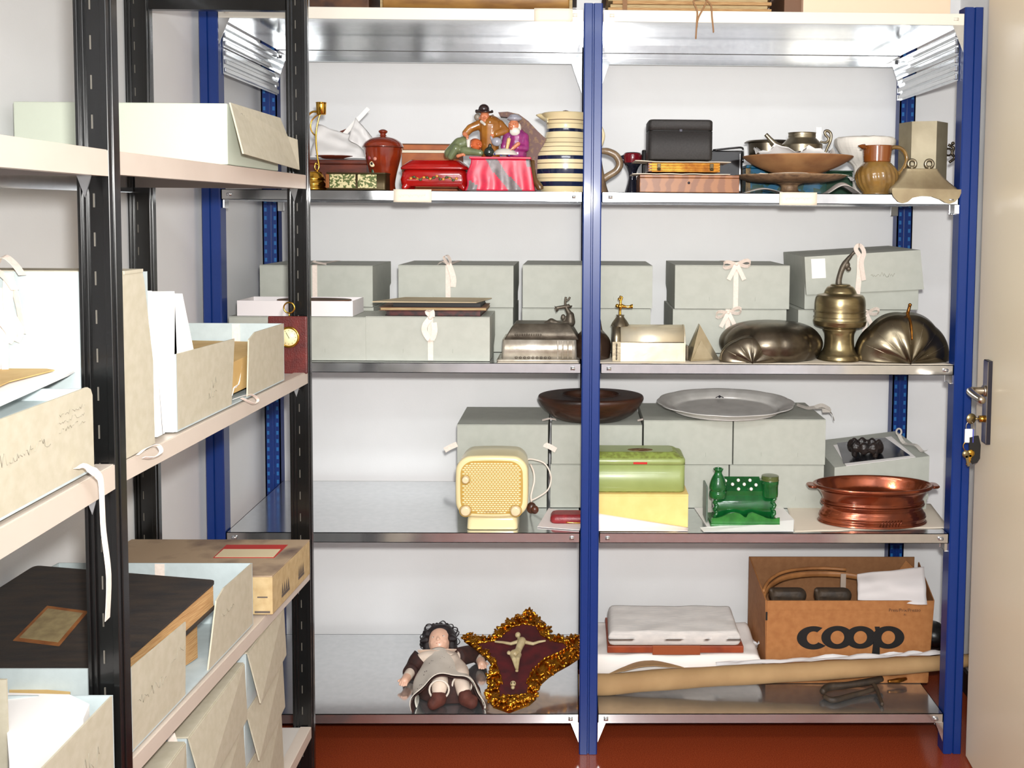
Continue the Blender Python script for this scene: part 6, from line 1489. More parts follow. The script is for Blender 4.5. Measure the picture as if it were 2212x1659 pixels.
build('stained_patch', MB().ball((x+.003, -.012, hT*1.112), (.038,.018,.0014), u=14, v=6), mat('rust_brown', (92,48,34), .7, rgb2=(128,104,60), scale=90, lo=.4, hi=.6), lid)
# green ceramic inkstand
Y = .05; s = sc(Y); o0 = P(1610, 1133, Y); yb0 = 1133
M_gg = mat('emerald_glaze', (16,92,40), .14, coat=.6, rgb2=(12,72,32), scale=30, bump=.1, bscale=80); M_ggl = mat('leaf_glaze', (48,122,52), .18, coat=.5, rgb2=(36,100,44), scale=40)
zi4 = Z4+.0016
t = thing('inkstand', 'emerald-green glazed inkstand with bottle, capped pot and white beads', 'inkstand', (o0.x, Y+.05, zi4))
f2 = lambda px, py, dy=0: Vector(((px-1612)*s, dy, (yb0-py)*s))
x0, x1 = f2(1535,0).x, f2(1690,0).x
build('base', rloft([((x1-x0)/2,.052,0,.003),((x1-x0)/2,.052,.006,.003),((x1-x0)/2-.003,.049,.009,.003)], M=Matrix.Translation(((x0+x1)/2, 0, 0))), M_ggl, t)
gy = [(1537,1126),(1537,1114),(1548,1114),(1560,1111),(1574,1104),(1588,1101),(1600,1104),(1611,1112),(1614,1112),(1618,1104),(1628,1101),(1644,1107),(1660,1114),(1674,1116),(1688,1113),(1688,1126)]
build('gallery', MB().prism([(f2(x,0).x, f2(0,y).z) for x, y in reversed(gy)], .006, Matrix.Translation((0, -.050, 0))), M_ggl, t)
xa, xb = f2(1546,0).x, f2(1680,0).x
build('body', rloft([((xb-xa)/2,.030,.009,.006),((xb-xa)/2,.030,f2(0,1068).z,.006)], M=Matrix.Translation(((xa+xb)/2, -.002, 0))), M_gg, t)
build('rear_wall', rloft([((xb-xa)/2-.012,.012,.01,.004),((xb-xa)/2-.012,.012,f2(0,1042).z,.004)], M=Matrix.Translation(((xa+xb)/2, .020, 0))), M_gg, t)
ty = build('bead_tray', MB().hexa([(f2(1572,0).x,-.030,f2(0,1070).z),(f2(1652,0).x,-.030,f2(0,1070).z),(f2(1652,0).x,.02,f2(0,1045).z),(f2(1572,0).x,.02,f2(0,1045).z)],[(f2(1572,0).x,-.030,f2(0,1058).z),(f2(1652,0).x,-.030,f2(0,1058).z),(f2(1652,0).x,.02,f2(0,1036).z),(f2(1572,0).x,.02,f2(0,1036).z)]), M_gg, t)
for (px, py) in ((1571,1037),(1586,1043),(1600,1036),(1612,1043),(1598,1051),(1626,1036),(1638,1044),(1626,1051)):
    dy = lerp(-.034, -.004, (1055-py)/22)
    build('bead', MB().ball(f2(px, py+1, dy-.006), .0048, u=12, v=8), mat('white_bead', (240,236,226), .2, coat=.4), ty)
bt = lambda lst: [(w_*s, (yb0-y)*s) for w_, y in lst]
build('ink_bottle', turned(bt([(0,1072),(16,1072),(19,1069),(19,1060),(17,1056),(19,1050),(18,1040),(14,1028),(9,1019),(8,1014),(11,1009),(11,1007),(11,1007),(8,1007),(6,1015),(0,1016)]), 40, M=Matrix.Translation((f2(1553,0).x,-.030,0))), M_gg, t)
pot = build('ink_pot', turned(bt([(0,1070),(15,1070),(18,1067),(18,1048),(19,1040),(19,1034),(19,1034),(17,1034),(0,1034.5)]), 40, M=Matrix.Translation((f2(1669,0).x,-.026,0))), M_gg, t)
build('pot_lid', turned(bt([(0,1033.6),(18.5,1033.6),(19,1031),(19,1026),(17,1023),(0,1022)]), 40, M=Matrix.Translation((f2(1669,0).x,-.026,0))), mat('olive_glaze', (78,88,44), .25, coat=.5), pot)
for px, hgt_ in ((1548,1072), (1676,1070)):
    pts = [f2(px+3*math.cos(k*1.4), 1122-(1122-hgt_)*k/14, -.034+.003*math.sin(k*1.4)) for k in range(15)]
    build('twisted_column', MB().tube(pts, .0055, 10), M_gg, t)
build('side_panel', MB().box(f2(1527,0).x, f2(1531,0).x, -.03, .035, .006, f2(0,1048).z, .001), mat('shade_grey_green', (92,108,96), .3), t)  # left-side shadow given as a panel, its shade put into the grey-green colour
sheet('folded white sheet of card under the green inkstand', [(1528,1140),(1714,1146),(1716,1124),(1690,1096),(1500,1098)], .0012, m=M_paper)
mb = MB(); q = [G(1512,1140,Z4+.0018), G(1714,1124,Z4+.012), G(1714,1148,Z4+.0018), G(1520,1149,Z4+.0018)]
single('card_strip', MB().add([tuple(p) for p in q]+[tuple(p+Vector((0,.0,.0012))) for p in q], [(3,2,1,0),(4,5,6,7),(0,1,5,4),(1,2,6,5),(2,3,7,6),(3,0,4,7)]), mat('bright_paper', (250,250,246)), 'turned-up white card edge before the inkstand', 'paper')
# copper mould
Y = .105; s = sc(.03); c = P(1884, 1100, Y)
M_cop = mat('glazed_copper', (150,74,42), .16, metal=.75, rgb2=(98,46,28), scale=12, bump=.15, bscale=30, coat=.4)
t = thing('copper_mould', 'oval copper-glazed baking mould with stepped sides and flat end handles', 'mould', (c.x, Y, Z4+.0014))
s = sc(Y-.02); f = lambda w_, y: (w_*s, (1146-y)*s)
build('body', turned([(0,0), f(112,1146), f(117,1140), f(118,1128), f(114,1122), f(114,1122), f(112,1118), f(108,1112), f(108,1106), f(112,1103), f(114,1099), f(110,1095), f(110,1095), f(114,1085), f(122,1074), f(132,1068), f(134,1064), f(131,1061), f(124,1063), f(116,1075), f(108,1092), f(100,1125), (0,f(0,1130)[1])], 96, 1, .52, sub=4), M_cop, t)
for sg in (-1, 1): build('end_handle', rloft([(.014,.020,f(0,1069)[1],.012),(.016,.022,f(0,1066)[1],.012),(.014,.020,f(0,1063)[1],.012)], M=Matrix.Translation((sg*134*s,0,0))), M_cop, t)
for y in (1142, 1132, 1104): build('raised_band', MB().tube([(117.5*s*(.97 if y == 1104 else 1)*math.cos(k*PI/40), 117.5*s*(.97 if y == 1104 else 1)*.52*math.sin(k*PI/40), f(0,y)[1]) for k in range(80)], .0022, 6, closed=True), M_cop, t)
for k in range(7):
    x = (-2+k*7)*s; yy = -math.sqrt(max(0, 1-(x/(118*s))**2))*118*s*.52-.001
    build('chevron', MB().tube([(x, yy, f(0,1140)[1]), (x+.010, yy+.0005, f(0,1127)[1])], .0013, 6), M_cop, t)
mb = MB(); q = [G(x, y, Z4) for x, y in ((1716,1149),(2050,1140),(2010,1088),(1700,1095))]
rn = Vector((4,4,1))
single('tissue_paper', MB().grid(lambda u, v: lerp(lerp(q[0],q[1],u), lerp(q[3],q[2],u), v)+Vector((0,.006*noise.noise(Vector((u*6,0,0))+rn)*(1-v), .0001+.0009*abs(noise.noise(Vector((u*7,v*5,0))+rn)))), 40, 20, .0003), mat('cream_tissue', (226,214,196)), 'cream tissue spread under the copper mould', 'tissue paper')
# ================================================================ bottom shelf (Z5)
# ---- doll lying on its back, feet towards the front edge
def D(px, py, z): return G(px, py, Z5+z)
dl = thing('doll', 'old doll with black wavy hair, white eyelet apron and brown shoes lying on its back', 'doll', (D(960,1500,.0).x, .18, Z5))
o_ = Vector(dl.location)
M_dskin = mat('doll_bisque', (234,190,164), .35, rgb2=(226,178,152), scale=20); M_dleg = mat('doll_stocking', (232,214,196), .75, rgb2=(222,202,184), scale=30, bump=.1, bscale=200)
M_apron = mat('white_eyelet_cotton', (228,218,204), .85, rgb2=(216,206,192), scale=14, bump=.15, bscale=160); M_dbrown = mat('dark_brown_velvet', (64,34,28), .8, rgb2=(46,26,22), scale=60); M_shoe = mat('brown_felt', (92,46,34), .8, rgb2=(74,36,28), scale=50, bump=.2, bscale=300)
M_dhair = mat('black_hair', (22,16,20), .45, rgb2=(40,30,30), scale=60, stretch=(8,1,8), bump=.4, bscale=120)
hc = D(950, 1388, .062)                                   # head centre
neck = Vector((hc.x+.006, hc.y-.052, Z5+.050)); hipc = D(972, 1450, .045)
shL, shR = Vector((neck.x-.052, neck.y-.018, Z5+.048)), Vector((neck.x+.054, neck.y-.018, Z5+.048))
elL, haL = D(893, 1442, .022), D(876, 1468, .020)
elR, haR = D(1034, 1412, .026), D(1040, 1432, .024)
kL, kR = D(950, 1478, .060), D(995, 1462, .060)
fL, fR = D(947, 1508, .030), D(1005, 1508, .030)
hpL, hpR = hipc+Vector((-.030,.03,0)), hipc+Vector((.030,.03,0))
# one continuous body grown from a skeleton
bp = [hipc+Vector((0,0,-.008)), lerp(hipc, neck, .5)+Vector((0,0,-.004)), neck-Vector((0,.014,0)), neck+Vector((0,.012,.002)), shL, elL, haL, shR, elR, haR, hpL, kL, fL, hpR, kR, fR]
br = [.030,.028,.024,.014,.020,.017,.014,.020,.017,.014,.028,.024,.020,.028,.024,.020]
be = [(0,1),(1,2),(2,3),(2,4),(4,5),(5,6),(2,7),(7,8),(8,9),(0,10),(10,11),(11,12),(0,13),(13,14),(14,15)]
me = bpy.data.meshes.new('body'); me.from_pydata([tuple(p-o_) for p in bp], be, []); body = bpy.data.objects.new('body', me); COL.objects.link(body); body.parent = dl
me.materials.append(M_dleg)
sk = body.modifiers.new('skin', 'SKIN'); sk.use_smooth_shade = True
for i, r in enumerate(br): me.skin_vertices[0].data[i].radius = (r, r)
me.skin_vertices[0].data[0].use_root = True
sb = body.modifiers.new('sub', 'SUBSURF'); sb.levels = sb.render_levels = 2
# head: looking up and towards the feet
up_ = Vector((-.10, .80, .60)).normalized(); fw_ = Vector((-.05, -.62, .78)).normalized(); fw_ = (fw_-up_*fw_.dot(up_)).normalized(); rt_ = fw_.cross(up_)
def Hd(x, u, f): return hc-o_+rt_*x*.92+up_*u*.92+fw_*f*.92
Rh = Matrix((rt_, up_, fw_)).transposed()
mb = MB(); mb.ball(Hd(0,.004,0), (.036,.044,.037), R=Rh, u=24, v=18); mb.ball(Hd(0,-.014,.010), (.029,.026,.026), R=Rh); mb.ball(Hd(0,-.034,.016), (.012,.010,.011), R=Rh)
for sx in (-1, 1): mb.ball(Hd(sx*.016,-.010,.022), (.013,.012,.011), R=Rh); mb.ball(Hd(sx*.036,-.004,0), (.006,.010,.007), R=Rh)
mb.ball(Hd(0,-.006,.037), (.0048,.009,.006), R=Rh); mb.ball(Hd(0,-.010,.040), (.0058,.0042,.0048), R=Rh); mb.capsule(Hd(0,-.03,-.006), neck-o_, .017, .017)
head = build('head', mb, M_dskin, dl); remesh(head, .0016, 3)
for sx in (-1, 1):
    ey = build('eye', MB().ball(Hd(sx*.0135,.002,.0335), (.0068,.0040,.0030), R=Rh), mat('eye_white', (226,218,208), .25), head)
    build('iris', MB().ball(Hd(sx*.0135,.002,.0360), (.0028,.0028,.0012), R=Rh), mat('iris_brown', (60,36,24), .2), ey)
    build('eyebrow', MB().tube([Hd(sx*.007,.0125,.0355), Hd(sx*.014,.0145,.034), Hd(sx*.021,.0115,.029)], .0011, 6), mat('brow_brown', (96,58,42), .6), head)
build('mouth', MB().ball(Hd(-.003,-.0215,.0345), (.005,.0020,.0022), R=Rh).ball(Hd(.003,-.0215,.0345), (.005,.0020,.0022), R=Rh), mat('lips', (176,70,66), .35), head)
rnd = random.Random(11); mb = MB(); mb.ball(Hd(0,.016,-.012), (.050,.044,.040), R=Rh, u=24, v=16); mb.ball(Hd(0,.036,.008), (.038,.020,.022), R=Rh)
for sx in (-1, 1): mb.ball(Hd(sx*.040,.0,-.006), (.016,.034,.024), R=Rh); mb.ball(Hd(sx*.044,-.026,-.008), (.013,.024,.018), R=Rh)
for k in range(26):
    a = rnd.uniform(-.35, PI+.35); r0 = .044; c0 = Hd(r0*math.cos(a), .012+r0*math.sin(a)*.9, rnd.uniform(-.02,.02)); d0 = rt_*math.cos(a)+up_*math.sin(a)
    mb.capsule(c0, c0+d0*rnd.uniform(.004,.012), .012, .007, n=4, seg=8)
hair = build('hair', mb, M_dhair, head); remesh(hair, .0022, 1)
for k in range(16):
    a = rnd.uniform(-.5, PI+.5); c0 = Hd(.048*math.cos(a), .012+.046*math.sin(a), rnd.uniform(-.012,.02)); d0 = rt_*math.cos(a)+up_*math.sin(a); sd = (rt_*-math.sin(a)+up_*math.cos(a))*rnd.choice([-1,1])
    cp_ = smooth3([c0, c0+d0*.010+sd*.006, c0+d0*.014+sd*.016, c0+d0*.006+sd*.024, c0-d0*.004+sd*.026], 5)
    build('curl', MB().tube(cp_, [lerp(.0024, .0007, q9/(len(cp_)-1)) for q9 in range(len(cp_))], 6), M_dhair, hair)
# hands
for (el, ha, sg) in ((elL, haL, -1), (elR, haR, 1)):
    d = (ha-el).normalized(); sd = Vector((d.y, -d.x, 0)).normalized(); h0 = ha-o_
    mb = MB(); mb.capsule(h0-d*.010, h0+d*.008, .0135, .0125)
    for k in range(4): b0 = h0+d*.010+sd*(k-1.5)*.0062; L_ = (.012,.015,.0145,.011)[k]; mb.capsule(b0, b0+d*L_*.6, .0042, .004); mb.capsule(b0+d*L_*.6, b0+d*L_-Vector((0,0,.004)), .004, .0034)
    th0 = h0-sd*sg*.010+d*.0; mb.capsule(th0, th0-sd*sg*.007+d*.010, .0046, .0036)
    hn = build('hand', mb, M_dskin, dl); remesh(hn, .0013, 1)
for (sh, el, ha) in ((shL, elL, haL), (shR, elR, haR)):
    e2 = lerp(el, ha, .45)
    build('sleeve', MB().tube([sh-o_, lerp(sh, el, .5)-o_+Vector((0,0,.003)), el-o_, e2-o_], [.028,.026,.023,.022], 20), M_dbrown, dl)
build('collar', MB().strip([shL-o_+Vector((-.01,.008,.016)), neck-o_+Vector((-.022,-.012,.016)), neck-o_+Vector((0,-.026,.020)), neck-o_+Vector((.022,-.012,.018)), shR-o_+Vector((.008,.008,.018))], .010, (0,-.5,1), .002), mat('pink_cotton', (226,200,180), .85), dl)
# skirt: a bell from neck to hem, hollow towards the feet
yN_, yH_ = neck.y-.004, D(960,1458,.080).y+.0
xn, xh = neck.x, (D(890,1510,.02).x+D(1046,1500,.02).x)/2
rn = Vector((5,1,9))
def skirt(k, hem_ext=0.0, lift=0.0):
    def f(u, v):
        a = PI*(1-u)*1.06-.03*PI; t_ = v**.8
        hx = lerp(.052, .100, t_)*k; hzt = lerp(.070, .082, t_)*k
        fold = 1+.05*math.sin(a*7+1)*v**2+.06*noise.noise(Vector((u*5, v*2, 0))+rn)*v
        hemy = yH_-hem_ext-.045*abs(math.cos(a))**1.6*v*(1.1 if math.cos(a) < 0 else .75)
        x = lerp(xn, xh, v)+hx*math.cos(a)*fold+.004*math.sin(v*9)
        z = Z5+.003+max(hzt*math.sin(a)*fold, 0)+lift-.006*math.sin(v*PI)*math.sin(a)
        y = lerp(yN_, hemy, v)
        return Vector((x, y, z))-o_
    return f
f_ap = skirt(1.0)
apn = build('apron', MB().grid(f_ap, 64, 30, .0016), M_apron, dl)
build('skirt_lining', MB().grid(skirt(.955, .006, -.001), 64, 30, .0016), M_dbrown, dl)
ud = blobs([('b', Vector((xh, yH_+.035, Z5+.004))-o_, (.088, .045, .068))]); ud.v = [Vector((v.x, v.y, max(v.z, .0015))) for v in ud.v]
build('underdress', ud, M_dbrown, dl)
build('petticoat', MB().grid(skirt(.90, -.022, -.001), 56, 20, .001), mat('petticoat_white', (224,220,206), .85), dl)
M_eye = mat('eyelet_hole', (70,40,34), .8)
for (u, v) in ((.30,.62),(.55,.66),(.50,.34),(.72,.40),(.80,.62),(.22,.84),(.38,.40),(.66,.86)):
    for (du, dv) in ((0,0),(.035,.03),(-.03,.06)):
        p = f_ap(u+du*.6, v+dv); build('eyelet', MB().ball(p+Vector((0,-.0004,.0003)), (.0032,.0030,.0014), u=8, v=6), M_eye, apn)
for k in range(24):
    p = f_ap((k+.5)/24, .955); build('eyelet', MB().ball(p+Vector((0,-.0003,.0002)), (.0026,.0016,.0016), u=6, v=5), M_eye, apn)
# gathered stockings and shoes
for (kk, ff, px, py, px2, py2) in ((kL, fL, 948, 1512, 962, 1500), (kR, fR, 1006, 1510, 1008, 1500)):
    c0 = lerp(kk, ff, .35)-o_
    build('garter', MB().tube([c0+Vector((.027*math.cos(k*PI/10), -.004+.012*math.sin(k*PI/10)*.3, .025*math.sin(k*PI/10))) for k in range(20)], .0028, 8, closed=True), M_apron, dl)
    s0 = D(px, py, .024)-o_; toe = Vector((-.014 if px < 980 else .020, -.018, -.004)); s0.z = .026
    sh = build('shoe', blobs([('c', s0+Vector((0,.016,-.008)), s0+Vector((0,0,.004)), .020, .021), ('c', s0, s0+toe*.9, .021, .017), ('c', s0+Vector((-.006,0,.010)), s0+toe+Vector((.003,.006,.006)), .014, .012)]), M_shoe, dl); remesh(sh, .0022, 3)
# ---- gilded wall crucifix leaning back
B0 = G(1105, 1537, Z5+.004); Uv = Vector((.02, .385, .118)).normalized(); Rv = Vector((1, -.02, 0)); Rv = (Rv-Uv*Rv.dot(Uv)).normalized(); Nv = Rv.cross(Uv); Nv = Nv if Nv.z > 0 else -Nv
cx_ = thing('crucifix', 'carved gilt crucifix frame with dark red velvet and a pale corpus', 'crucifix', tuple(B0))
CR = Matrix((Rv, Uv, Nv)).transposed()
def K(cx, cy):
    d = ray(840+cx/4.622, 1300+cy/4.622); q = CAM+d*((B0-CAM).dot(Nv)/d.dot(Nv)); r = q-B0; return r.dot(Rv), r.dot(Uv)
def K3(cx, cy, h): a, b = K(cx, cy); return Rv*a+Uv*b+Nv*h
Mk = CR.to_4x4()
out = [(1400,130),(1470,170),(1530,250),(1610,300),(1590,400),(1680,372),(1780,395),(1900,380),(1920,560),(1800,640),(1690,700),(1600,760),(1520,830),(1480,900),(1470,980),(1400,1040),(1200,1115),(1040,1060),(980,980),(1010,880),(990,760),(1040,650),(960,560),(850,470),(750,400),(810,350),(900,395),(1000,390),(1060,375),(1090,300),(1200,230),(1280,180),(1340,150)]
inn = [(1240,290),(1350,262),(1470,280),(1520,370),(1620,430),(1750,455),(1790,500),(1680,560),(1560,610),(1440,720),(1380,850),(1400,900),(1370,970),(1240,985),(1100,975),(1095,900),(1130,850),(1100,740),(1060,640),(980,560),(900,500),(900,455),(1060,430),(1130,380)]
M_gild = mat('gilding', (214,150,44), .24, metal=.95, rgb2=(150,88,18), scale=60, bump=.25, bscale=200)
M_velv = mat('dark_red_velvet', (84,16,20), .85, rgb2=(58,12,16), scale=30)
fo = [K(*p) for p in out]
fr = MB().poly(fo, Mk, 0, .012)
rnd = random.Random(5)
ino = [K(*p) for p in inn]
def seg_pts(poly, step):
    r = []
    for i in range(len(poly)):
        a, b = poly[i], poly[(i+1) % len(poly)]; L_ = math.hypot(b[0]-a[0], b[1]-a[1]); n = max(1, int(L_/step))
        for k in range(n): r.append((lerp(a[0], b[0], k/n), lerp(a[1], b[1], k/n), math.atan2(b[1]-a[1], b[0]-a[0])))
    return r
frame = build('frame', fr, M_gild, cx_)
build('velvet_panel', MB().poly(ino, Mk @ Matrix.Translation((0,0,.0122)), 0, .003), M_velv, cx_)
def leaf(mb, x, y, a, L_, w, h):
    R = Matrix.Rotation(a, 3, 'Z'); c = CR @ (Vector((x, y, h)))
    mb.ball(c, (L_, w, .0035+.4*w), R=CR @ R @ Matrix.Rotation(rnd.uniform(-.5,.5), 3, 'Y'), u=10, v=6)
mbl = MB()
for (x, y, a) in seg_pts(fo, .0085): leaf(mbl, x+rnd.uniform(-.003,.003), y+rnd.uniform(-.003,.003), a+PI/2+rnd.uniform(-.9,.9), rnd.uniform(.006,.011), rnd.uniform(.003,.005), .012+rnd.uniform(0,.006))
for (x, y, a) in seg_pts(ino, .011): leaf(mbl, x, y, a+rnd.uniform(-.5,.5), rnd.uniform(.006,.010), .0034, .016)
midp = []
for (x, y, a) in seg_pts(fo, .011):
    j = min(ino, key=lambda q: (q[0]-x)**2+(q[1]-y)**2)
    for t_ in (.33, .66): leaf(mbl, lerp(x, j[0], t_)+rnd.uniform(-.003,.003), lerp(y, j[1], t_)+rnd.uniform(-.003,.003), rnd.uniform(0,PI), rnd.uniform(.006,.012), rnd.uniform(.0035,.006), .014+rnd.uniform(0,.008))
orn = build('carved_ornament', mbl, M_gild, cx_); remesh(orn, .0016, 0)
# scrolls at the foot
for (x, y, r) in ((1150,1030,.013),(1290,1030,.013),(1215,1075,.010)):
    p = K(x, y); build('scroll', MB().tube([Mk @ Vector((p[0]+r*(1-k/30)*math.cos(k*.5), p[1]+r*(1-k/30)*math.sin(k*.5), .020)) for k in range(26)], .003, 8), M_gild, frame)
M_ivo = mat('ivory_corpus', (196,180,140), .4, rgb2=(168,150,110), scale=40)
q = lambda x, y, h=.026: K3(x, y, h)
cor = build('corpus', blobs([('b', q(1290,412,.030), .0085), ('c', q(1300,440,.028), q(1310,470,.028), .005, .007), ('c', q(1330,470,.028), q(1290,570,.028), .0125, .0095), ('c', q(1290,570,.028), q(1260,600,.030), .0105, .0105),
    ('c', q(1320,460), q(1220,490), .006, .0048), ('c', q(1220,490), q(1140,475), .0046, .0038), ('c', q(1140,475), q(1065,468), .0038, .003), ('c', q(1345,470), q(1440,490), .006, .0048), ('c', q(1440,490), q(1500,470), .0046, .0038), ('c', q(1500,470), q(1560,460), .0038, .003),
    ('c', q(1235,600), q(1250,660,.032), .008, .0066), ('c', q(1250,660,.032), q(1275,735), .0062, .0042), ('c', q(1300,600), q(1290,665,.034), .008, .0066), ('c', q(1290,665,.034), q(1282,745), .0062, .0042), ('b', q(1280,760), (.005,.005,.004)),
    ('b', q(1200,585,.028), (.006,.009,.005)), ('b', q(1262,592,.032), (.014,.009,.008))]), M_ivo, cx_); remesh(cor, .0013, 1)
sku = build('skull', blobs([('b', q(1242,880,.022), (.0085,.0085,.008)), ('b', q(1240,918,.022), (.0055,.0055,.005))]), M_ivo, cx_); remesh(sku, .0012, 1)
for dx in (-12, 14): build('eye_socket', MB().ball(q(1240+dx,893,.0295), (.0022,.0022,.0016), u=8, v=6), mat('socket_brown', (60,46,34), .8), sku)
# ---- linen and parcels in the right bay
M_lin = mat('white_linen', (240,234,228), .85, bump=.08, bscale=60); M_ling = mat('striped_linen', (214,208,202), .8, rgb2=(198,194,190), scale=30, stretch=(1,14,1))
def pillow(pts_front, pts_back, z0, z1f, z1b, seed, amp=.004, th_=None):
    """soft folded stack: four bottom corners and top heights"""
    fl, fr_, br_, bl = pts_front[0], pts_front[1], pts_back[1], pts_back[0]; rnv = Vector((seed, seed, 0))
    mb = MB(); NU_, NV_ = 36, 24; vs = []
    def P2(u, v): return lerp(lerp(fl, fr_, u), lerp(bl, br_, u), v)
    top = []
    for j in range(NV_+1):
        for i in range(NU_+1):
            u, v = .5-.5*math.cos(PI*i/NU_), .5-.5*math.cos(PI*j/NV_); p = P2(u, v); e = min(u, 1-u, v, 1-v); rd = min(1, e/.04)
            z = lerp(lerp(z1f, z1f, u), z1b, v)+amp*noise.noise(Vector((u*5, v*4, 0))+rnv)
            top.append(Vector((p.x, p.y, lerp((z0+z)/2, z, math.sqrt(max(0, 1-(1-rd)**2))))))
    cen_ = sum([fl, fr_, br_, bl], Vector())/4
    bot = []
    for k, p in enumerate(top):
        j, i = divmod(k, NU_+1); u, v = .5-.5*math.cos(PI*i/NU_), .5-.5*math.cos(PI*j/NV_); e = min(u, 1-u, v, 1-v); rd = min(1, e/.04); z = p.z
        ctr = (z0+lerp(z1f, z1b, v))/2; bot.append(Vector((p.x, p.y, lerp(ctr, z0, math.sqrt(max(0, 1-(1-rd)**2))))))
    q_ = lambda i, j: j*(NU_+1)+i; N_ = len(top)
    fs = [(q_(i,j), q_(i+1,j), q_(i+1,j+1), q_(i,j+1)) for j in range(NV_) for i in range(NU_)]+[(N_+q_(i,j+1), N_+q_(i+1,j+1), N_+q_(i+1,j), N_+q_(i,j)) for j in range(NV_) for i in range(NU_)]
    for i in range(NU_): fs += [(q_(i+1,0), q_(i,0), N_+q_(i,0), N_+q_(i+1,0)), (q_(i,NV_), q_(i+1,NV_), N_+q_(i+1,NV_), N_+q_(i,NV_))]
    for j in range(NV_): fs += [(q_(0,j), q_(0,j+1), N_+q_(0,j+1), N_+q_(0,j)), (q_(NU_,j+1), q_(NU_,j), N_+q_(NU_,j), N_+q_(NU_,j+1))]
    return mb.add(top+bot, fs, True)
zl0 = Z5; zl1 = P(1440, 1415, .17).z
a, b = P(1262, 1450, .165), P(1648, 1450, .165); c, d = P(1618, 1400, .40), P(1275, 1390, .40)
lin = single('linen_bundle', pillow([Vector((a.x,a.y,0)), Vector((b.x,b.y,0))], [Vector((d.x,d.y,0)), Vector((c.x,c.y,0))], zl0, zl1-.004, zl1+.004, 3, .010), M_lin, 'thick folded white linen at the bottom of the pile beside the cardboard crate', 'linen')
zw = P(1440, 1394, .18).z; zb0_ = zw-.020
a, b, c, d = G(1312, 1396, zw), G(1607, 1397, zw), G(1590, 1378, zw), G(1320, 1372, zw)
t = thing('wooden_tray', 'thin red-brown wooden board between the linen and the top parcel', 'board', ((a.x+b.x)/2, a.y+.1, zb0_))
ax, bx, ay = a.x, b.x, a.y
M_rb = mat('red_brown_board', (158,70,34), .5, rgb2=(130,54,28), scale=20, stretch=(1,5,1))
build('board', MB().box(ax, bx, ay, ay+.20, zb0_, zw, .002), M_rb, t, world=True)
build('raised_strip', MB().box(lerp(ax,bx,.33), lerp(ax,bx,.68), ay-.004, ay-.0003, zb0_-.004, zw+.003, .001), mat('red_brown_strip', (150,74,36), .6), t, world=True)
z0p, z1p = zw+.0035, None
Yp = ay-.006; z1p = P(1450, 1366, Yp).z
a, b = P(1314, 1380, Yp), P(1600, 1380, Yp); zbk = z1p+.004
c, d = G(1583, 1312, zbk+.02), G(1312, 1301, zbk+.02)
yb_ = min((c.y+d.y)/2, .47)
single('parcel', pillow([Vector((a.x,Yp,0)), Vector((b.x,Yp,0))], [Vector((d.x,yb_,0)), Vector((c.x,yb_,0))], z0p, z1p, zbk+.02, 9, .003), M_ling, 'flat parcel wrapped in white striped linen on top of the pile', 'parcel')
mb = MB(); x0 = lerp(a.x, b.x, .35)
single('tissue_paper', cloth_sheet((P(1622,1400,.35).x, .36, Z5+.001), .045, .09, .10, 8, .2, 18), mat('clear_tissue', (216,214,214), .6), 'loose translucent tissue between the parcel and the cardboard crate', 'tissue paper')
# ---- cardboard crate with the shop's word mark
Y = .172; s = sc(Y)
FL, FR = P(1655, 1400, Y), P(2010, 1400, Y); zT = P(1830, 1298, Y).z; yb2 = .455; zTb = zT+.012
t = thing('cardboard_crate', 'brown cardboard supermarket crate with a large black word mark, filled with odds and ends', 'crate', ((FL.x+FR.x)/2, Y, Z5))
M_crate = mat('kraft_cardboard', (170,114,64), .75, rgb2=(158,102,54), scale=50, bump=.05, bscale=300); M_cratein = mat('kraft_inside', (150,104,66), .8, rgb2=(138,94,58), scale=50)
xl0, xr0 = FL.x, FR.x; bl = G(1614, 1217, zTb+.01); xlb = P(1616, 1300, yb2).x; xrb = P(1972, 1300, yb2).x; th = .004
z0 = Z5+.001
def wallq(p0, p1, p2, p3, off):   # quad with thickness off
    v = [Vector(p) for p in (p0, p1, p2, p3)]; w_ = [p+Vector(off) for p in v]
    return MB().add(v+w_, [(0,1,2,3),(7,6,5,4),(0,4,5,1),(1,5,6,2),(2,6,7,3),(3,7,4,0)])
front = build('front_panel', wallq((xl0,Y,z0),(xr0-.006,Y,z0),(xr0+.006,Y,zT),(xl0,Y,zT), (0,th,0)), M_crate, t, world=True)
build('back_panel', wallq((xlb,yb2,z0),(xrb,yb2,z0),(xrb,yb2,zTb+.016),(xlb,yb2,zTb+.016), (0,-th,0)), M_cratein, t, world=True)
build('side_panel', wallq((xl0,Y+th,z0),(xlb,yb2-th,z0),(xlb,yb2-th,zTb+.016),(xl0-.004,Y+th,zT), (th,0,0)), M_crate, t, world=True)
build('side_panel', wallq((xr0-.006,Y+th,z0),(xrb,yb2-th,z0),(xrb+.012,yb2-th,zTb),(xr0+.006,Y+th,zT), (th*.8,0,0)), M_crate, t, world=True)
build('base', MB().box(max(xl0,xlb), min(xr0,xrb)-.006, Y+th, yb2-th, z0, z0+.004), M_cratein, t, world=True)
build('hand_hole', MB().tube([(xl0-.006+.0, Y+.11, zT-.05), (xl0-.007+.0, Y+.17, zT-.05)], .012, 10, flat=.08), M_dark, t, world=True) if False else None
zq = lambda py: P(1830, py, Y).z; xq = lambda px: P(px, 1375, Y).x
Mf = Matrix(((1,0,0,0),(0,0,-1,Y-.0002),(0,1,0,0),(0,0,0,1)))
ink = mat('black_print', (8,7,7), .7)
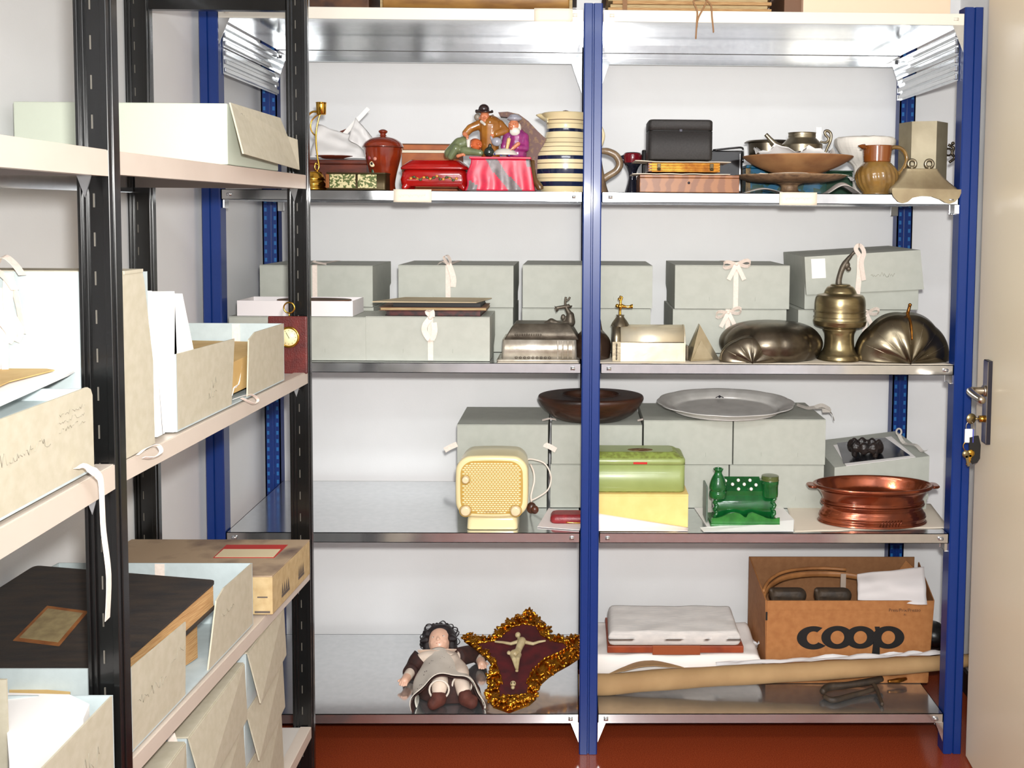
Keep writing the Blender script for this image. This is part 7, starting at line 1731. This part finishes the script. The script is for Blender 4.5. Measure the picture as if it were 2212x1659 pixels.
# letters c o o p, drawn as thick rings that run into one another
k5 = 1600; kk = 4.739
LX = lambda cx: xq(1600+cx/kk); LZ = lambda cy: zq(1190+cy/kk)
lg = MB(); u_ = (LX(1000)-LX(0))/1000
def ring(cx, cy, ro_x, ro_y, ri, a0=0, a1=2*PI, th_=.0005, seg=48):
    vs = []; X, Z = LX(cx), LZ(cy)
    for k in range(seg+1):
        a = a0+(a1-a0)*k/seg; c_, s_ = math.cos(a), math.sin(a)
        for yy in (0, th_): vs += [Mf @ Vector((X+c_*ri*u_, Z+s_*ri*u_, yy)), Mf @ Vector((X+c_*ro_x*u_, Z+s_*ro_y*u_, yy))]
    fs = []
    for k in range(seg): b = 4*k; fs += [(b,b+4,b+5,b+1),(b+2,b+3,b+7,b+6),(b+1,b+5,b+7,b+3),(b,b+2,b+6,b+4)]
    fs += [(0,1,3,2),(4*seg,4*seg+2,4*seg+3,4*seg+1)]
    return MB().add(vs, fs)
lets = [('letter_c', ring(745, 890, 170, 122, 68, math.radians(58), math.radians(318))), ('letter_o', ring(990, 885, 165, 120, 70, th_=.0007)), ('letter_o', ring(1225, 885, 160, 118, 68, th_=.0009))]
logo = build('word_mark', lets[1][1], ink, front, world=True); logo.name = 'letter_o'
build('letter_c', lets[0][1], ink, front, world=True); build('letter_o', lets[2][1], ink, front, world=True)
pm = ring(1510, 885, 165, 118, 70, th_=.0011)
pm.add([Mf @ Vector((LX(x), LZ(y), z_)) for z_ in (0, .0009) for x, y in ((1345,1072),(1428,1072),(1420,775),(1368,775),(1380,830),(1362,880))], [(5,4,3,2,1,0),(6,7,8,9,10,11)]+[(i,(i+1)%6,(i+1)%6+6,i+6) for i in range(6)])
build('letter_p', pm, ink, front, world=True)
build('small_print', text_mb('Preis/Prix/Prezzo', .0135, Matrix.Translation((xq(1918), Y-.0003, zq(1321))) @ Euler((PI/2,0,0)).to_matrix().to_4x4()), mat('dark_print', (60,40,30), .7), front, world=True)
build('small_print', text_mb('Fr.', .009, Matrix.Translation((xq(1951), Y-.0003, zq(1330))) @ Euler((PI/2,0,0)).to_matrix().to_4x4()), mat('dark_print', (60,40,30), .7), front, world=True)
build('barcode', MB().box(xq(1653), xq(1657), Y-.0005, Y-.0001, zq(1340), zq(1322)), ink, front, world=True)
build('crease', MB().box(xl0+.002, xr0-.004, Y-.0006, Y-.0001, zq(1318)-.0005, zq(1318)+.0005), M_crate, front, world=True)
# what is in it
zc_ = zT-.02
def inx(px, py, y): return P(px, py, y)
pts = [inx(1650,1292,.25), inx(1662,1268,.30), inx(1690,1250,.34), inx(1730,1242,.37), inx(1780,1240,.38), inx(1830,1243,.37), inx(1870,1250,.35)]
single('wicker_hoop', MB().tube(pts, .009, 12, flat=.5), mat('bent_wood', (176,120,70), .5, rgb2=(146,96,54), scale=20), 'curved bent-wood hoop inside the cardboard crate', 'hoop')
pts2 = [p+Vector((0,.012,.014)) for p in pts[:-1]]
single('wicker_hoop', MB().tube(pts2, .005, 10), mat('bent_wood', (176,120,70)), 'thinner outer hoop behind the bent-wood hoop in the crate', 'hoop')
for (x0_, x1_, yt, lab) in ((1664,1738,1276,'dark lump at the left inside the cardboard crate, under the hoop'), (1762,1836,1272,'dark lump in the middle inside the cardboard crate')):
    a, b = P(x0_, yt+10, .24), P(x1_, yt+10, .24); c = (a+b)/2
    hw_ = (b.x-a.x)/2; mbx = MB().capsule((c.x-hw_*.7, .25, zT-.012), (c.x+hw_*.75, .255, zT-.016), .018, .022); mbx.capsule((c.x-hw_*.7, .25, zT-.05), (c.x+hw_*.7, .25, zT-.05), .022, .022)
    mbx.box(c.x-hw_*.9, c.x+hw_*.9, .235, .275, zT-.06, zT+.002, .006); mbx.capsule((c.x-hw_*.95, .24, zT+.004), (c.x-hw_*.8, .24, zT-.03), .008, .008)
    o = single('iron_tool', mbx, mat('dark_iron', (44,36,28), .6, rgb2=(66,52,38), scale=40, bump=.3, bscale=90), lab, 'tool'); remesh(o, .004, 1)
a = P(1822, 1240, .30); b = P(1822, 1290, .30)
single('plastic_strip', MB().box(a.x-.008, a.x+.008, .30, .302, zT-.06, a.z), mat('grey_plastic', (176,160,146), .3), 'narrow translucent strip standing up in the crate beside the hoop', 'strip')
single('tissue_paper', pxgrid([(1853,1296,.20),(2003,1306,.162),(1996,1224,.24),(1852,1240,.26)], Y, .010, 17, .0008, 20), mat('grey_white_paper', (212,206,204), .8, bump=.1, bscale=30), 'sheet of grey-white paper sticking out of the crate on the right', 'paper')
single('cardboard_flap', MB().add([tuple(P(*p)) for p in ((1935,1240,.40),(1957,1211,.42),(1975,1228,.40),(1960,1260,.38))]+[tuple(P(*p)+Vector((.002,.004,0))) for p in ((1935,1240,.40),(1957,1211,.42),(1975,1228,.40),(1960,1260,.38))], [(0,1,2,3),(7,6,5,4),(0,4,5,1),(1,5,6,2),(2,6,7,3),(3,7,4,0)]), M_crate, 'pointed brown cardboard corner standing up behind the paper in the crate', 'flap')
# ---- roll of brown paper
pts = [(P(1250,1486,.105)), P(1400,1470,.11), P(1560,1460,.115), P(1720,1452,.12), P(1900,1441,.12), P(2010,1434,.12), P(2096,1426,.12)]
rad = [.0285,.0285,.027,.0255,.0235,.021,.0175]
base_ = [Z5+.0300]
n = 28; fine = []; fr2 = []
for i in range(n+1):
    t_ = i/n*(len(pts)-1); k = min(int(t_), len(pts)-2); q0 = lerp(pts[k], pts[k+1], t_-k); r_ = lerp(rad[k], rad[k+1], t_-k)*(1+.03*math.sin(i*1.3)); q0.z = max(q0.z, Z5+r_+.0006); fine.append(q0); fr2.append(r_)
M_kraft = mat('kraft_paper', (168,136,94), .8, rgb2=(154,122,82), scale=10, bump=.08, bscale=40)
t = thing('paper_roll', 'long brown paper roll lying across the front of the bottom shelf', 'roll', tuple(fine[0]))
build('outer_sheet', MB().tube(fine, fr2, 24), M_kraft, t, world=True)
build('core_end', MB().tube([fine[-1]+Vector((.0005,0,0)), fine[-1]+Vector((.0012,0,0))], [.013,.013], 20), mat('kraft_inside', (150,104,66)), t, world=True)
def flapf(u, v):
    i = 2+u*5; k = int(min(i, n-1)); c_ = lerp(fine[k], fine[k+1], i-k); return c_+Vector((0, .004+.05*v*math.sin(u*PI), fr2[k]*1.02+.012*math.sin(u*PI)**2*(1-.6*v)))
build('loose_edge', MB().grid(flapf, 18, 8, .0008), M_kraft, t, world=True)
def flapg(u, v):
    i = 9+u*18; k = int(min(i, n-1)); c_ = lerp(fine[k], fine[min(k+1,n)], i-k); return c_+Vector((0, .008+.02*v, fr2[k]*1.0+.006*abs(noise.noise(Vector((u*9, v, 2))))*(1+v)))
build('crumpled_film', MB().grid(flapg, 40, 5, .0006, smooth=False), mat('clear_tissue', (216,214,214), .5), t, world=True)
# ---- dark iron tool under the roll
q = lambda px, py, z=.012: G(px, py, Z5+z)
M_iron = mat('dark_iron', (44,36,28))
t = thing('iron_tool', 'dark iron implement with a brass fitting lying under the right end of the paper roll', 'tool', tuple(q(1850,1500,0)))
build('bar', MB().tube([q(1776,1495,.016), q(1790,1484,.02), q(1830,1480,.022), q(1880,1472,.024), q(1905,1466,.024)], [.008,.011,.009,.010,.008], 12), M_iron, t, world=True)
build('bar', MB().tube([q(1780,1504,.008), q(1800,1512,.008), q(1840,1502,.008), q(1890,1488,.010)], [.006,.008,.007,.006], 10), M_iron, t, world=True)
build('bracket', MB().tube([q(1880,1470,.022), q(1892,1485,.016), q(1900,1505,.010), q(1906,1522,.006)], [.006,.006,.005,.005], 10), M_iron, t, world=True)
build('brass_fitting', MB().tube([q(1918,1472,.014), q(1940,1470,.015), q(1958,1466,.016)], [.004,.007,.004], 12), mat('aged_brass', (170,112,44)), t, world=True)
# dark rubbish bag corner behind the crate
a = P(2022, 1400, .40)
single('black_bag', MB().ball((a.x-.004, .42, Z5+.038), (.045,.05,.038)), mat('black_plastic', (18,17,18), .35, bump=.3, bscale=30), 'small black bundle behind the right end of the cardboard crate', 'bundle')
# ================================================================ door standing open in front of the right wall
A_ = G(2086, 1632, .006); B_ = G(2101, 1659, .006)
dd = (B_-A_); dd.z = 0; dd.normalize(); nn = Vector((dd.y, -dd.x, 0))
if nn.x > 0: nn = -nn            # faces the room (towards -X)
dt = thing('door', 'open cream door at the right with a steel lock plate and a bunch of keys', 'door', (A_.x, A_.y, .006)); dt['kind'] = 'structure'; dt.name = 'door_1'; ROOT['door_1'] = Matrix.Translation(A_)
for k_ in ('label', 'category'): del dt[k_]
def dpt(a, b, z): return A_+dd*a-nn*b+Vector((0,0,z-A_.z))       # a along the leaf, b into it, z height
def dbox(a0, a1, b0, b1, z0, z1): 
    return MB().hexa([dpt(a0,b0,z0), dpt(a1,b0,z0), dpt(a1,b1,z0), dpt(a0,b1,z0)], [dpt(a0,b0,z1), dpt(a1,b0,z1), dpt(a1,b1,z1), dpt(a0,b1,z1)])
build('leaf', dbox(0, .92, 0, .042, .006, 2.06), M_door, dt, world=True)
build('rebate', dbox(-.012, 0, .016, .042, .006, 2.06), M_door, dt, world=True)
def onface(px, py, off=0.0):
    d = ray(px, py); o = A_+nn*off; q = CAM+d*((o-CAM).dot(nn)/d.dot(nn)); return (q-A_).dot(dd), q.z
a0, zt_ = onface(2131, 776, .004); a1, zb_ = onface(2143, 966, .004)
a1 = a0+.036
pl = build('lock_plate', dbox(a0, a1, -.010, 0, zb_, zt_), M_dark, dt, world=True)
build('plate_face', dbox(a0+.001, a1-.001, -.0112, -.0101, zb_+.002, zt_-.002), M_steel, pl, world=True)
am = (a0+a1)/2; _, zh = onface(2135, 848, .01); _, zk = onface(2135, 910, .01)
hd_ = build('handle', MB().tube([dpt(am, -.010, zh), dpt(am, -.034, zh), dpt(am+.004, -.046, zh), dpt(am+.018, -.052, zh-.001), dpt(am+.06, -.052, zh-.004), dpt(am+.10, -.050, zh-.006)], [.010,.010,.0105,.0105,.010,.009], 16), M_steel, dt, world=True)
build('handle_collar', MB().tube([dpt(am, -.0105, zh), dpt(am, -.017, zh)], [.015,.014], 20), M_steel, hd_, world=True)
build('lock_cylinder', MB().tube([dpt(am, -.010, zk), dpt(am, -.024, zk)], [.009,.0085], 18), M_brass, dt, world=True)
# bunch of keys in the lock
kt = thing('key_bunch', 'bunch of brass keys with a black leather fob hanging from the door lock', 'keys', tuple(dpt(am, -.04, zk-.12)))
Mkey = lambda c: Matrix.Translation(c) @ Matrix((( -nn.x, dd.x, 0, 0), (-nn.y, dd.y, 0, 0), (0, 0, 1, 0), (0, 0, 0, 1)))
def dsc(a, b, z, r, th_, m, name):   # disc facing the camera roughly
    c = dpt(a, b, z); return build(name, MB().lathe([(0,0),(r,0),(r,th_),(0,th_)], 24, M=Matrix.Translation(c) @ Euler((PI/2,0,.2)).to_matrix().to_4x4()), m, kt, world=True)
M_nick = mat('nickel_key', (150,136,100), .35, metal=.9)
build('key_shank', MB().tube([dpt(am, -.0245, zk), dpt(am, -.034, zk)], .003, 8), M_nick, kt, world=True)
dsc(am, -.044, zk, .0135, .0022, M_nick, 'key_head')
build('key_ring', MB().tube([dpt(am+.001, -.046+.010*math.sin(k*PI/10), zk-.022+.015*math.cos(k*PI/10)) for k in range(20)], .0011, 6, closed=True), M_steel, kt, world=True)
build('key_tag', MB().box(-.010, .010, -.0015, .0015, -.022, .014, .002, M=Matrix.Translation(dpt(am+.004, -.050, zk-.040))), mat('tag_white', (226,226,226), .4), kt, world=True)
build('tag_edge', MB().box(.0102, .0125, -.0016, .0016, -.022, .013, .0004, M=Matrix.Translation(dpt(am+.004, -.050, zk-.040))), mat('tag_blue', (70,80,190), .4), kt, world=True)
build('key_ring', MB().tube([dpt(am+.002, -.050+.012*math.sin(k*PI/10), zk-.072+.013*math.cos(k*PI/10)) for k in range(20)], .0012, 6, closed=True), M_brass, kt, world=True)
fob = MB().prism([(-.014,.0),(.010,.004),(.016,-.02),(.015,-.055),(.008,-.066),(-.004,-.070),(-.012,-.060)], .005, Matrix.Translation(dpt(am+.004, -.034, zk-.048)))
build('leather_fob', fob, mat('black_leather', (18,17,17), .5), kt, world=True)
for (dx, dz, an, L_, m_) in ((-.012,-.080,-.25,.052,M_nick), (-.002,-.080,.05,.046,M_brass), (.006,-.078,.22,.050,M_brass)):
    c = dpt(am+.002, -.050-dx*.0, zk+dz)+Vector((dx-.0,-.008-abs(dx)*.3,0)); Mx = Matrix.Translation(c) @ Matrix.Rotation(an, 4, 'Y')
    kb = MB().lathe([(0,-.001),(.0095,-.001),(.0095,.001),(0,.001)], 20, M=Mx @ Matrix.Translation((0,0,-.010)) @ Matrix.Rotation(PI/2, 4, 'X')); kb.box(-.0028, .0028, -.001, .001, -.010-L_*.62, -.014, M=Mx)
    for q_ in range(3): kb.box(.0026, .0046, -.001, .001, -.022-.006*q_, -.019-.006*q_, M=Mx)
    build('key', kb, m_, kt, world=True)
# hinges on the far side of the leaf edge and a floor stop are hidden; door frame on the right wall
struct('trim_1', MB().box(XR-.02, XR, -1.25, -1.17, 0, 2.12, .003), M_door)
struct('trim_2', MB().box(XR-.02, XR, -2.20, -2.12, 0, 2.12, .003), M_door)
struct('trim_3', MB().box(XR-.02, XR, -2.12, -1.25, 2.06, 2.12, .003), M_door)
